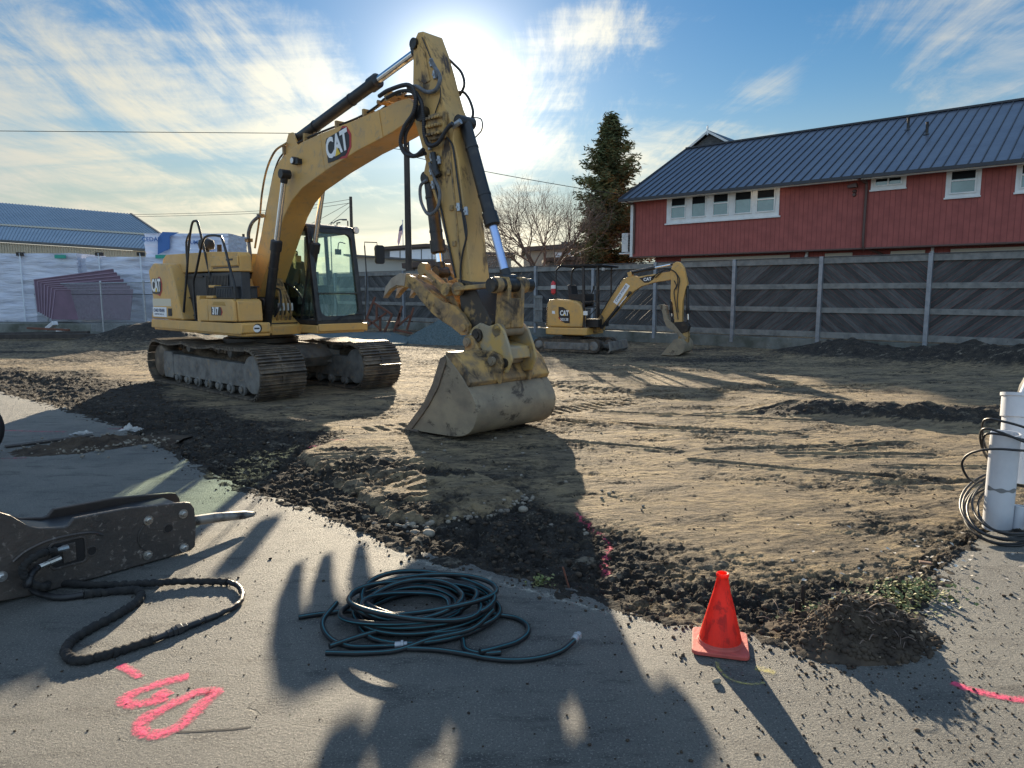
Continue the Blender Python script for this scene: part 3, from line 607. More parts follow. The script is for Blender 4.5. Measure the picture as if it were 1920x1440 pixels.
def logo(parent, origin, xd, yd, s, old=False, kx=1.0):
    """black hexagonal badge with a red edge, white letters and a yellow triangle; s = letter height"""
    n = Vector(xd).normalized().cross(Vector(yd).normalized()); o = Vector(origin)
    if not old:
        hexa = [(-.25, -1.05), (.75, -1.25), (1.55, -.65), (1.75, .25), (1.3, .95), (.75, 1.15), (-.1, .8), (-.35, 0)]
        flat([((a*.72+.22)*s*kx, b*s*.66) for a, b in hexa], o+n*.001, xd, yd, .003).build('badge_edge', 'red', parent)
        flat([((a*.62+.20)*s*kx, b*s*.57+.02*s) for a, b in hexa], o+n*.004, xd, yd, .003).build('badge_plate', 'decalblack', parent)
        flat([(-1.10*s*kx, -.60*s), (-.1*s*kx, -.68*s), (.9*s*kx, -.60*s), (1.0*s*kx, -.4*s), (1.0*s*kx, .60*s), (-.96*s*kx, .60*s), (-1.10*s*kx, .45*s)], o+n*.006, xd, yd, .003).build('badge_backing', 'decalblack', parent)
        x0 = 0
    else:
        flat([(-1.3*s, -.0*s), (-1.3*s, 1.3*s), (-.3*s, 1.2*s), (.6*s, .6*s), (1.15*s, -.2*s), (1.15*s, -1.95*s), (.1*s, -1.95*s), (-.6*s, -1.5*s), (-1.2*s, -.75*s)], o+n*.004, xd, yd, .003).build('badge_plate', 'decalblack', parent)
        flat([(-1.2*s, -.75*s), (-.6*s, -1.5*s), (-.35*s, -1.68*s), (-.48*s, -1.72*s), (-1.3*s, -.95*s), (-1.3*s, -.75*s)], o+n*.007, xd, yd, .002).build('badge_edge', 'red', parent); x0 = 0
    text_mb('CAT', s*1.38, o+n*.010, xd, yd, .003, s*.045, sx=.86*kx, space=.93).build('lettering', 'white', parent, smooth=0)
    flat([(-.27*s*kx, -.49*s), (.27*s*kx, -.49*s), (0, -.08*s)], o+n*.0125, xd, yd, .003).build('triangle', 'tri', parent)

# ---------------------------------------------------------------- large excavator
EX = empty('excavator', (-4.46, 13.4, 0), R(-43))
tag(EX, 'large yellow crawler excavator with raised boom and wide bucket resting on the dirt', 'excavator')
def make_track(y0, y1, sgn):
    mb, P = belt(-2.08, 1.68, .40, y0, y1, .171, .03, .03, sag=lambda t: .05*abs(math.sin(t*math.pi*3))*(1 if t > .25 else .4)-.012)
    tr = mb.build('track', 'track', EX, smooth=0)
    fr = MB(); a = y0+.10 if sgn < 0 else y0+.12; b = y1-.12 if sgn < 0 else y1-.08; inn = (y0+y1)/2
    fr.prism([(-1.62, .24), (-1.50, .17), (1.42, .17), (1.50, .24), (1.50, .50), (1.38, .56), (-1.55, .56), (-1.62, .50)], a, b)
    fr.prism([(-1.86, .10), (-1.50, .10), (-1.46, .16), (-1.46, .60), (-1.86, .60), (-1.95, .38)], a-.015, b+.015)
    f = fr.build('track_frame', 'trackframe', tr, bevel=.012)
    m = MB()
    for i in range(26): t = i/25; x = -1.35+2.55*t; r = .10+.05*rng.random(); m.add([tuple(v*np.array([r*1.3, .16, r*(.7+.2*rng.random())])*(1+.25*(rng.random()-.5))+np.array([x, inn, .58+.05*math.sin(t*6+1)])) for v in IV], [tuple(q) for q in IF])
    m.build('packed_mud', 'mudpack', tr, smooth=60)
    for x, r in ((1.68, .31),): MB().lathe([(r*.45, -.01), (r, 0), (r, .05), (r*.98, .28), (r*.4, .30)], (x, (a if sgn < 0 else a)-.02, .40), 28, 'y').build('idler_wheel', 'trackframe', tr, bevel=.01)
    MB().lathe([(.12, -.03), (.30, 0), (.34, .06), (.34, .26), (.2, .3)], (-2.08, a, .40), 22, 'y').build('sprocket', 'track', tr, bevel=.01)
    for i in range(7):
        x = -1.28+i*.425; MB().lathe([(.035, -.05), (.06, -.04), (.06, -.01), (.095, 0), (.10, .03), (.075, .05), (.075, b-a-.05), (.10, b-a-.03), (.06, b-a)], (x, a, .125), 16, 'y').build('roller', 'trackframe', tr)
    for x in (-.9, .75): MB().lathe([(.04, -.06), (.075, -.04), (.075, .2), (.04, .22)], (x, a+.1, .70), 16, 'y').build('carrier_roller', 'trackframe', tr)
    ch = MB(); n = int(len(P)/14)
    for i in range(n):
        p = P[int(i*len(P)/n)]; q = P[int((i+.8)*len(P)/n) % len(P)]; c = Vector(((-.2), 0, .4))
        A = Vector((p[0], inn, p[1])); B = Vector((q[0], inn, q[1])); A += (Vector((max(-2.08, min(1.68, p[0])), inn, .4))-A).normalized()*.06; B += (Vector((max(-2.08, min(1.68, q[0])), inn, .4))-B).normalized()*.06
        ch.bar(A, B, .16, .05, up=(0, 1, 0))
    ch.build('track_chain', 'track', tr, smooth=0)
    return tr
make_track(-1.42, -.62, -1); make_track(.52, 1.32, 1)
cb_ = MB(); cb_.prism([(-.95, .35), (.75, .35), (.95, .55), (.75, .78), (-.95, .78), (-1.1, .55)], -.62, .62)
for sx in (-1, 1):
    for y0, y1 in ((-.62, -1.05), (.62, .95)): cb_.bar((sx*.6-.1, y0*.4, .62), (sx*.95-.15, y1, .50), .40, .26)
cb_.build('undercarriage', 'trackframe', EX, bevel=.02)
MB().lathe([(.62, .76), (.68, .80), (.68, .88), (.60, .90), (.60, 1.0)], (-.25, -.15, 0), 40).build('swing_ring', 'grease', EX)
# upper structure
hf = MB(); hf.prism([(-2.36, -1.20), (-2.25, -1.335), (1.38, -1.335), (1.42, -1.28), (1.42, -.86), (.98, -.80), (.98, -.05), (1.52, -.04), (1.52, .95), (-2.36, .95)], 1.0, 1.15, 'z')
hf.build('deck_frame', 'yellow', EX, bevel=.02)
sk = MB(); sk.prism([(-2.34, 1.04), (1.14, 1.035), (1.14, 1.215), (-2.31, 1.20)], -1.36, -1.30); sk.prism([(1.15, 1.035), (1.42, 1.045), (1.45, 1.07), (1.45, 1.20), (1.42, 1.225), (1.15, 1.22)], -1.37, -.87)
sk.box(.35, 1.54, .955, 1.0, 1.02, 1.17); sk.box(1.525, 1.57, -.03, .97, 1.04, 1.17)
sk.build('side_skirt', 'yellow', EX, bevel=.012)
cw = MB(); cw.prism([(-2.30, 1.215), (-2.14, 1.53), (-2.30, 2.10), (-2.28, 2.16), (-2.06, 2.27), (-1.33, 2.25), (-1.20, 2.06), (-.85, 1.215)], -1.365, -1.0)
cw.prism([(-2.46, 1.1), (-2.42, 1.6), (-2.46, 2.10), (-2.3, 2.24), (-2.06, 2.26), (-1.9, 2.2), (-1.8, 1.1)], -.999, .70); cw.prism([(-2.30, 1.1), (-2.14, 1.53), (-2.30, 2.10), (-2.28, 2.16), (-2.06, 2.27), (-1.33, 2.25), (-1.2, 2.06), (-.85, 1.1)], .70, .97)
cw.build('counterweight', 'yellow', EX, bevel=.035, seg=3)
pl = MB(); pl.box(-2.165, -1.515, -1.374, -1.367, 1.255, 1.44); pl.build('name_plate', 'white', EX)
text_mb('CHAD FISHER', .088, (-1.86, -1.377, 1.375), (1, 0, 0), (0, 0, 1), .002, .001, sx=.98).build('company_lettering', 'navy', EX, smooth=0)
text_mb('CONSTRUCTION, LLC', .034, (-1.86, -1.377, 1.305), (1, 0, 0), (0, 0, 1), .002, 0, sx=1.2, space=1.15).build('company_lettering', 'navy', EX, smooth=0)
gr = MB()
for i in range(4): gr.box(-1.44+i*.045, -1.415+i*.045, -1.376, -1.362, 1.28, 1.42)
gr.build('grille', 'charcoal', EX)
logo(EX, (-1.93, -1.368, 1.84), (1, 0, 0.0), (0, 0, 1), .235, kx=.80)
MB().box(-2.17, -1.30, -1.3675, -1.36, 1.46, 1.60).build('pale_decal', mat('cream_decal', (.62, .55, .42), .5), EX)
# engine housing and dark service side
sv = MB(); sv.box(-1.75, -.06, -1.12, .60, 1.155, 2.06); sv.box(-.06, 1.00, -1.12, -.96, 1.155, 2.06); sv.build('engine_bay', 'charcoal', EX, bevel=.01)
lv = MB()
lv.box(-.31, .57, -1.128, -1.119, 1.64, 2.02)
for i in range(16): lv.box(-.30+i*.055, -.265+i*.055, -1.14, -1.128, 1.66, 2.0)
for z in (1.3, 1.62, 2.0): MB().box(-1.15, -.4, -1.145, -1.12, z-.012, z+.012).build('panel_trim', 'black', EX)
lv.build('louvres', 'black', EX)
hd = MB(); hd.prism([(-2.2, 2.08), (-2.12, 2.36), (-1.95, 2.44), (-.02, 2.42), (-.01, 2.08)], -1.15, .62); hd.prism([(0.0, 2.08), (.0, 2.42), (.98, 2.38), (1.04, 2.32), (1.04, 2.06)], -1.15, -.94); hd.prism([(.02, 2.16), (.02, 2.33), (1.02, 2.31), (1.02, 2.15)], -1.18, -1.15)
hd.build('engine_hood', 'yellow', EX, bevel=.03, seg=3)
hs = MB(); hs.box(.62, .86, -1.186, -1.179, 2.245, 2.275); hs.box(.05, 1.0, -1.156, -1.149, 2.125, 2.145); hs.build('hood_latch', 'black', EX)
MB().lathe([(.05, 2.40), (.05, 2.5), (.13, 2.52), (.15, 2.60), (.13, 2.68), (.05, 2.72)], (-.95, -.8, 0), 20).build('air_precleaner', 'black', EX)
MB().lathe([(.045, 2.4), (.045, 2.64), (.05, 2.65)], (-1.5, -.3, 0), 16).build('exhaust_pipe', 'black', EX)
sb = MB(); sb.prism([(-.11, 1.22), (-.11, 1.57), (-.06, 1.605), (.22, 1.605), (.22, 1.22)], -1.362, -.75); sb.prism([(.232, 1.22), (.232, 1.605), (1.10, 1.605), (1.17, 1.57), (1.20, 1.24)], -1.362, -1.30); sb.prism([(.232, 1.22), (.232, 1.605), (1.12, 1.605), (1.19, 1.57), (1.215, 1.24)], -1.298, -.87); sbx = sb.build('storage_box', 'yellow', EX, bevel=.022, seg=3)
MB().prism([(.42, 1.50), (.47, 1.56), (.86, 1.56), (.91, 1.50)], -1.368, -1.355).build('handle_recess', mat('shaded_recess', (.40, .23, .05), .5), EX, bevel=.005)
lg = empty('model_badge', (0, 0, 0)); lg.parent = EX
flat([(-.10, -.065), (.16, -.065), (.21, -.01), (.16, .07), (-.10, .07)], (.58, -1.3645, 1.40), (1, 0, 0), (0, 0, 1), .002).build('badge_edge', 'red', lg); flat([(-.21, -.068), (.14, -.068), (.18, 0), (.14, .072), (-.21, .072)], (.58, -1.3665, 1.40), (1, 0, 0), (0, 0, 1), .002).build('badge_plate', 'decalblack', lg)
text_mb('317', .165, (.53, -1.3695, 1.40), (1, 0, 0), (0, 0, 1), .002, .008, sx=.95).build('lettering', 'white', lg, smooth=0)
MB().lathe([(.075, 0), (.075, .004)], (1.447, -1.10, 1.135), 28, 'x').build('round_sticker', 'decalblack', EX); MB().lathe([(.062, 0), (.062, .003)], (1.451, -1.115, 1.13), 28, 'x').build('round_sticker', 'white', EX)
MB().box(1.4535, 1.456, -1.16, -1.07, 1.12, 1.145).build('round_sticker', 'decalblack', EX)
bt = MB(); bt.box(.34, .92, -1.25, -.8, 1.615, 1.80); bt.box(.30, .96, -1.27, -.78, 1.80, 1.82)
for i in range(9): bt.box(.36+i*.062, .385+i*.062, -1.262, -1.25, 1.63, 1.78)
bt.build('battery_box', 'charcoal', EX, bevel=.008)
st = MB(); st.box(.05, .32, -1.30, -.95, 1.62, 1.66); st.box(.05, .30, -1.25, -.9, 1.80, 1.84); st.box(-.25, -.13, -1.34, -1.1, 1.2, 1.66); st.build('step', 'yellow', EX, bevel=.006)
rl = MB(); rl.tube(catmull([(-.96, -1.30, 1.24), (-.74, -1.30, 1.9), (-.58, -1.28, 2.55), (-.46, -1.26, 2.90), (-.36, -1.24, 2.96), (-.28, -1.22, 2.88), (-.18, -1.15, 2.25), (-.1, -1.12, 1.9)], 6), .021, 10)
rl.build('handrail', 'black', EX)
rl = MB(); rl.tube(catmull([(-.42, -1.30, 1.24), (-.44, -1.30, 1.85), (-.28, -1.30, 2.10), (-.02, -1.30, 2.52), (.12, -1.30, 2.64), (.3, -1.3, 2.67), (.62, -1.30, 2.65), (.78, -1.30, 2.58), (.98, -1.30, 2.15), (1.12, -1.30, 1.84), (1.13, -1.3, 1.61)], 5), .021, 10)
rl.build('handrail', 'black', EX)
rl = MB(); rl.tube(catmull([(-1.0, -1.15, 2.1), (-1.0, -1.15, 2.55), (-.95, -1.15, 2.68), (-.72, -1.2, 2.76), (-.58, -1.25, 2.76)], 5), .02, 10); rl.build('handrail', 'black', EX)
# cab
CAB = MB(); yR, yL = -.04, .93
CAB.prism([(-.35, 1.155), (1.52, 1.155), (1.52, 1.24), (-.35, 1.24)], yR, yL); CAB.prism([(-.35, 1.24), (.55, 1.24), (.50, 1.62), (-.30, 1.62)], yR, yR+.03); CAB.prism([(-.35, 1.24), (.15, 1.24), (.1, 1.7), (-.30, 1.7)], yL-.03, yL)
for y in (yR+.045, yL-.045):
    CAB.bar((1.49, y, 1.2), (1.25, y, 2.84), .09, .09, (1, 0, 0)); CAB.bar((-.33, y, 1.2), (-.22, y, 2.8), .09, .12, (1, 0, 0)); CAB.bar((.52, y, 1.2), (.42, y, 2.8), .05, .08, (1, 0, 0)); CAB.bar((-.22, y, 2.80), (1.24, y, 2.82), .08, .09)
CAB.bar((-.3, yR, 1.65), (-.3, yL, 1.65), .05, .1)
cabf = CAB.build('cab_frame', 'black', EX, bevel=.018)
rf = MB(); rf.prism([(-.28, 2.82), (-.24, 2.90), (-.1, 2.93), (1.05, 2.93), (1.26, 2.89), (1.29, 2.83)], yR-.01, yL+.01); rf.build('cab_roof', 'black', EX, bevel=.03, seg=3)
up = Vector((1.25-1.49, 0, 2.84-1.2)).normalized(); H_ = 1.62
wf = MB(); ring(wf, .97, H_, (.085, .075), .05, .13, (1.385, .445, 2.03), (0, 1, 0), up, .05); wf.bar((1.50-.04, yR+.05, 1.70), (1.50-.02, yL-.05, 1.70), .02, .022); wf.build('windshield_frame', 'black', EX)
pane(roundrect(.86, H_-.1, .13), (1.378, .445, 2.03), (0, 1, 0), up).build('windshield', 'glass', EX, smooth=0)
pane([(.55, 1.3), (1.44, 1.3), (1.22, 2.76), (.46, 2.76)], (0, yR+.03, 0), (1, 0, 0), (0, 0, 1)).build('side_window', 'glass', EX, smooth=0); pane([(-.27, 1.64), (.48, 1.64), (.39, 2.76), (-.19, 2.76)], (0, yR+.03, 0), (1, 0, 0), (0, 0, 1)).build('side_window', 'glass', EX, smooth=0)
pane([(.55, 1.3), (1.44, 1.3), (1.22, 2.76), (.46, 2.76)], (0, yL-.03, 0), (1, 0, 0), (0, 0, 1)).build('side_window', 'glass', EX, smooth=0); pane([(-.27, 1.72), (.48, 1.72), (.39, 2.76), (-.19, 2.76)], (0, yL-.03, 0), (1, 0, 0), (0, 0, 1)).build('side_window', 'glass', EX, smooth=0)
pane([(.04, 1.7), (.86, 1.7), (.86, 2.74), (.04, 2.74)], (-.27, 0, 0), (0, 1, 0), (0, 0, 1)).build('rear_window', 'glass', EX, smooth=0)
se = MB(); se.prism([(.05, 1.55), (.55, 1.58), (.58, 1.70), (.08, 1.72)], .22, .70); se.prism([(-.08, 1.66), (.08, 1.66), (-.02, 2.32), (-.14, 2.30)], .24, .68); se.prism([(-.16, 2.33), (-.04, 2.34), (-.06, 2.52), (-.17, 2.5)], .34, .58); se.box(.1, .5, .3, .62, 1.24, 1.55)
se.build('operator_seat', 'seat', EX, bevel=.03)
co = MB(); co.box(.2, .72, .08, .20, 1.5, 1.85); co.box(.2, .72, .72, .84, 1.5, 1.85)
for y in (.14, .78): co.tube(catmull([(.66, y, 1.83), (.70, y, 1.95), (.72, y, 2.02)], 4), .018, 8); co.lathe([(.022, 2.0), (.03, 2.05), (.03, 2.10), (.015, 2.13)], (.72, y, 0), 10)
for y in (.36, .46, .54, .64): co.tube(catmull([(1.1, y, 1.26), (1.12, y, 1.5), (1.02, y, 1.74)], 4), .012, 6); co.box(1.02, 1.2, y-.035, y+.035, 1.27, 1.29)
co.box(1.12, 1.16, .05, .25, 1.86, 2.08); co.tube([(1.2, .1, 1.25), (1.14, .12, 1.9)], .015, 6); co.box(-.3, .1, .1, .85, 1.24, 1.55); co.tube(catmull([(1.2, .8, 2.6), (1.12, .72, 2.62), (1.1, .7, 2.5)], 4), .01, 6); co.box(1.09, 1.12, .64, .76, 2.40, 2.50)
co.build('cab_controls', 'black_plastic', EX, bevel=.008)
wp = MB(); wp.tube(catmull([(1.57, .35, 1.22), (1.58, .5, 1.30), (1.58, .78, 1.33), (1.57, .86, 1.31)], 4), .012, 6); wp.build('wiper', 'black_plastic', EX)
lp = MB(); lp.lathe([(.035, 0), (.06, .03), (.062, .08)], (1.24, .96, 2.84), 18, 'x'); lp.build('work_lamp', 'black', EX); MB().lathe([(.058, 0), (.05, .012)], (1.322, .96, 2.84), 18, 'x').build('lamp_lens', 'trim', EX)
lp = MB(); lp.tube([(1.1, yL, 2.93), (1.1, yL, 3.02)], .012); lp.tube([(.9, yL-.1, 2.93), (.9, yL-.1, 2.99), (1.0, yL-.1, 2.99)], .012); lp.build('roof_bracket', 'black', EX)
mr = MB(); mr.tube(catmull([(1.50, .98, 1.22), (1.50, 1.02, 1.9), (1.46, 1.05, 2.2), (1.42, 1.06, 2.56)], 5), .012, 6); mr.tube([(1.42, 1.06, 2.56), (1.42, 1.06, 2.63), (1.50, 1.28, 2.63), (1.5, 1.28, 2.58)], .009, 6); mr.build('mirror_arm', 'black', EX)
mr = MB(); mr.prism(roundrect(.20, .34, .05), 0, .05, 'x'); V = mr.v; mr.v = [(a+1.52, b+1.30, c+2.41) for a, b, c in V]; mr.build('mirror', 'black_plastic', EX, bevel=.008)
# boom
yb = -.30; BT = [(0.0, 1.45), (0.12, 1.89), (0.5, 2.54), (0.77, 3.03), (0.97, 3.48), (1.12, 3.72), (1.32, 3.88), (1.65, 4.0), (1.99, 4.07), (2.6, 4.13), (3.45, 4.18), (4.2, 4.24), (4.45, 4.27), (4.70, 4.27), (4.82, 4.18), (4.80, 4.04)]
BB = [(4.74, 3.98), (4.34, 3.88), (4.11, 3.84), (3.54, 3.75), (2.72, 3.57), (1.99, 3.37), (1.66, 3.20), (1.41, 2.98), (1.17, 2.68), (0.8, 2.19), (0.48, 1.76), (.30, 1.45)]
bm_ = MB(); bm_.prism(BT+BB, yb-.22, yb+.22); bmo = bm_.build('boom', 'yellow', EX, bevel=.012)
bp = MB()
for x0, z0, x1, z1 in ((2.56, 4.125, 2.66, 3.555), (4.02, 4.22, 4.10, 3.84)): bp.bar((x0, yb-.222, z0), (x1, yb-.222, z1), .006, .012, (1, 0, 0))
bp.bar((4.04, yb-.224, 4.22), (4.12, yb-.224, 3.84), .012, .05, (1, 0, 0)); bp.build('boom_weld_strip', 'yellow', bmo)
logo(bmo, (3.02, yb-.222, 3.89), (.985, 0, .17), (-.17, 0, .985), .30, kx=.86)
ld = MB(); ld.lathe([(.05, -.10), (.062, -.09), (.062, 0)], (1.88, yb-.22, 3.80), 18, 'y'); ld.box(1.93, 2.02, yb-.30, yb-.22, 3.74, 3.82); ld.build('boom_lamp', 'black', bmo); MB().lathe([(.045, -.104), (.045, -.1)], (1.88, yb-.22, 3.80), 18, 'y').build('lamp_lens', 'trim', bmo)
ft = MB(); ft.prism([(-.45, 1.15), (.55, 1.15), (.50, 1.5), (.28, 1.95), (0, 2.0), (-.25, 1.6)], yb-.34, yb-.26); ft.prism([(-.45, 1.15), (.55, 1.15), (.50, 1.5), (.28, 1.95), (0, 2.0), (-.25, 1.6)], yb+.24, yb+.28)
ft.cyl((.12, yb-.38, 1.72), (.12, yb+.3, 1.72), .09, n=20); ft.cyl((.90, -.74, 1.05), (.90, .14, 1.05), .07, n=16); ft.prism([(.45, 1.15), (.98, .98), (1.0, 1.14), (.5, 1.4)], yb-.3, yb+.26); ft.build('boom_mount', 'yellow', EX, bevel=.01)
def cylinder(parent, A, B, f, rb, rr, name='cylinder', rodm='chrome', flip=False, lug=.1, bm='black'):
    """barrel from A to fraction f of A-B, chrome rod on to B"""
    A, B = Vector(A), Vector(B); C = A.lerp(B, f); d = (B-A).normalized(); b = MB()
    b.tube([A, A+d*.05, C-d*.18, C-d*.18, C-d*.02, C], [rb*.8, rb, rb, rb*1.22, rb*1.22, rb*.9], 20)
    for q in (A,): b.cyl(q-Vector((0, lug, 0)), q+Vector((0, lug, 0)), rb*.95, n=18)
    for w in (.25, .7): c = A.lerp(C, w); b.tube([c-d*.015, c+d*.015], rb*1.08, 20)
    o = b.build(name, bm, parent); r = MB(); r.cyl(C-d*.03, B, rr, n=16); r.build('piston_rod', rodm, o); e = MB(); e.cyl(B-Vector((0, lug, 0)), B+Vector((0, lug, 0)), rb*.95, n=18); e.cyl(B-d*.14, B, rr*1.25, rb*.8, 14); e.build('rod_eye', bm, o); return o
for y in (-.66, .06): cylinder(EX, (.88, y, 1.04), (1.72, y, 3.60), .60, .078, .046, 'boom_cylinder', 'chrome', lug=.08)
cylinder(EX, (1.55, yb, 4.22), (4.72, yb, 4.94), .70, .088, .055, 'stick_cylinder', 'chrome', lug=.12)
lgm = MB()
for y in (yb-.14, yb+.10): lgm.prism([(1.3, 3.85), (1.4, 4.15), (1.5, 4.3), (1.62, 4.3), (1.75, 4.1), (1.9, 4.0)], y, y+.04)
lgm.build('cylinder_bracket', 'yellow', bmo, bevel=.005)
# stick
SL = [(4.96, 5.06), (4.86, 5.07), (4.78, 4.98), (4.76, 4.85), (4.74, 4.48), (4.76, 3.97), (4.87, 3.72), (4.98, 3.42), (4.93, 3.28), (5.02, 3.22), (5.08, 3.08), (5.24, 2.74), (5.39, 2.3), (5.56, 1.85), (5.66, 1.5), (5.85, 1.16), (6.10, 1.14)]
SR = [(6.20, 1.30), (6.05, 1.52), (5.88, 1.70), (5.83, 1.85), (5.745, 2.38), (5.675, 2.94), (5.60, 3.38), (5.52, 3.62), (5.54, 3.80), (5.46, 3.90), (5.36, 4.08), (5.29, 4.26), (5.20, 4.52), (5.09, 4.80)]
sk_ = MB(); sk_.prism(SL+SR, yb-.17, yb+.17); stk = sk_.build('stick', 'yellow_stick', EX, bevel=.012)
MB().prism([(4.80, 4.50), (4.86, 4.92), (5.0, 4.80), (5.10, 4.42), (5.0, 4.40)], yb-.182, yb-.17).build('stick_plate', 'yellow_stick', stk, bevel=.006); rib = MB(); rib.bar((5.46, yb-.175, 3.5), (5.66, yb-.175, 1.9), .012, .03, (1, 0, 0)); sft = MB().prism([(5.66, 1.5), (5.78, 1.2), (5.9, 1.06), (6.15, 1.1), (6.22, 1.35), (6.02, 1.62), (5.88, 1.84), (5.60, 1.88)], yb-.195, yb+.195).build('stick_foot', mat('greasy_worn_yellow', (.035, .028, .022), .45, 0, (.30, .19, .07), 5, .56, .68, .3, 40), stk, bevel=.01)
for z in (3.2, 2.75, 2.3): MB().box(5.50-(z-2.3)*.10, 5.56-(z-2.3)*.10, yb-.19, yb-.17, z, z+.07).build('hose_bracket', 'yellow_dirty', stk, bevel=.006)
rib.build('stick_rib', 'yellow_dirty', stk, bevel=.006)
pin = MB(); pin.cyl((4.98, yb-.27, 4.02), (4.98, yb+.27, 4.02), .10, n=24); pin.cyl((4.80, yb-.21, 4.94), (4.80, yb+.21, 4.94), .07, n=18); pin.build('stick_pin', 'grease', EX)
mv = MB(); mv.box(5.12, 5.42, yb-.24, yb-.17, 3.66, 3.98)
for i in range(5):
    for j in range(3): mv.cyl((5.15+i*.055, yb-.30, 3.72+j*.10), (5.15+i*.055, yb-.23, 3.72+j*.10), .022, n=8)
mv.build('valve_manifold', 'yellow_dirty', stk, bevel=.006)
vf = MB()
for p in ((5.10, 3.6), (5.14, 3.45), (5.13, 3.28), (5.16, 3.1), (5.16, 4.62), (5.22, 4.46), (5.64, 2.78), (5.78, 2.72), (5.28, 3.40)):
    vf.cyl((p[0]-.008, yb-.20, p[1]+.05), (p[0]+.01, yb-.205, p[1]-.05), .026, n=8); vf.cyl((p[0], yb-.17, p[1]), (p[0], yb-.235, p[1]), .016, n=8)
vf.build('hose_fitting', 'rustsilver', stk)
mf = MB(); mf.cyl((5.20, yb-.23, 3.50), (5.26, yb-.23, 3.24), .038, n=12); mf.cyl((5.20, yb-.23, 3.34), (5.3, yb-.23, 3.2), .045, n=12); mf.build('rotary_fitting', 'black', stk)
cylinder(EX, (5.56, yb, 3.86), (6.30, yb, 1.86), .665, .080, .052, 'bucket_cylinder', 'bluechrome', lug=.13)
cl = MB(); cl.cyl((5.54, yb-.19, 3.78), (5.66, yb-.17, 3.83), .035, n=14); cl.build('hose_clamp', 'rustsilver', stk)
# thumb
tc_ = cylinder(EX, (4.86, yb, 3.24), (5.06, yb, 1.98), .80, .085, .05, 'thumb_cylinder', 'chrome', lug=.1, bm='grease')
TH = [(4.19, 1.67), (4.23, 1.78), (4.32, 1.88), (4.45, 1.94), (4.61, 1.965), (4.76, 1.93), (4.89, 1.87), (5.13, 1.72), (5.37, 1.60), (5.63, 1.53), (5.77, 1.43), (5.88, 1.30), (5.86, 1.19), (5.74, 1.17), (5.55, 1.27), (5.39, 1.33), (5.19, 1.43), (4.98, 1.58), (4.81, 1.73), (4.68, 1.78), (4.52, 1.79), (4.36, 1.77), (4.27, 1.72)]
th = MB()
for y in (yb-.27, yb-.06, yb+.20): th.prism(TH, y, y+.06)
tho = th.build('thumb', 'yellow_dirty', EX, bevel=.006)
tx = MB(); tx.prism([(4.72, 1.90), (5.0, 1.80), (5.36, 1.62), (5.38, 1.58), (5.0, 1.74), (4.72, 1.86)], yb-.21, yb+.20); tx.prism([(5.0, 1.86), (5.3, 1.9), (5.42, 1.72), (5.56, 1.5), (5.3, 1.62)], yb-.13, yb-.10); tx.prism([(5.0, 1.86), (5.3, 1.9), (5.42, 1.72), (5.56, 1.5), (5.3, 1.62)], yb+.10, yb+.13)
tx.cyl((5.80, yb-.30, 1.27), (5.80, yb+.28, 1.27), .05, n=16); tx.cyl((5.2, yb-.28, 1.56), (5.2, yb+.26, 1.56), .03, n=12); tx.build('thumb_crosspiece', 'yellow_dirty', tho, bevel=.005)
tt = MB()
for y in (yb-.275, yb-.065, yb+.195): tt.prism([(4.14, 1.63), (4.20, 1.79), (4.34, 1.91), (4.52, 1.975), (4.66, 1.97), (4.62, 1.80), (4.45, 1.81), (4.30, 1.76)], y-.01, y+.08)
tt.build('thumb_teeth', mat('worn_tooth_steel', (.36, .30, .23), .6, .1, (.26, .21, .16), 6), tho, bevel=.006)
tl = MB()
for y in (yb-.24, yb+.17): tl.bar((5.02, y, 2.02), (5.46, y, 1.76), .05, .11, (0, 1, 0)); tl.cyl((5.0, y-.05, 2.02), (5.0, y+.05, 2.02), .085, n=18); tl.cyl((5.47, y-.06, 1.75), (5.47, y+.05, 1.75), .085, n=18)
tl.build('thumb_link', 'yellow_dirty', EX, bevel=.006)
# bucket linkage, coupler, bucket
lk = MB()
for y in (yb-.26, yb+.20): lk.bar((5.66, y, 1.755), (6.36, y, 1.80), .055, .12, (0, 1, 0)); lk.cyl((5.68, y-.04, 1.755), (5.68, y+.04, 1.755), .085, n=18); lk.cyl((6.36, y-.05, 1.80), (6.36, y+.05, 1.80), .10, n=18)
lk.build('link_arm', 'yellow_dirty', EX, bevel=.01)
MB().cyl((6.36, yb-.36, 1.80), (6.36, yb+.36, 1.80), .085, n=22).build('link_pin', 'grease', EX)
hl = MB(); hl.prism([(6.27, 1.80), (6.30, 1.90), (6.42, 1.90), (6.46, 1.80), (6.44, 1.28), (6.30, 1.22), (6.22, 1.30)], yb-.15, yb-.09); hl.prism([(6.27, 1.80), (6.30, 1.90), (6.42, 1.90), (6.46, 1.80), (6.44, 1.28), (6.30, 1.22), (6.22, 1.30)], yb+.09, yb+.15)
hl.box(6.38, 6.45, yb-.09, yb+.09, 1.28, 1.64); hl.build('h_link', 'yellow_dirty', EX, bevel=.01); MB().cyl((6.34, yb-.24, 1.25), (6.34, yb+.24, 1.25), .075, n=20).build('coupler_pin', 'bucketgrey', EX)
cp = MB(); CP = [(5.80, 1.18), (5.93, 1.28), (6.05, 1.34), (6.2, 1.30), (6.36, 1.34), (6.47, 1.25), (6.56, 1.05), (6.60, .90), (6.52, .74), (6.38, .72), (6.28, .84), (6.12, .95), (5.97, 1.02), (5.82, 1.08)]
for y in (yb-.24, yb+.20): cp.prism(CP, y, y+.04)
cp.prism([(5.95, 1.05), (6.3, .9), (6.52, .9), (6.50, 1.05), (6.1, 1.12)], yb-.20, yb+.20)
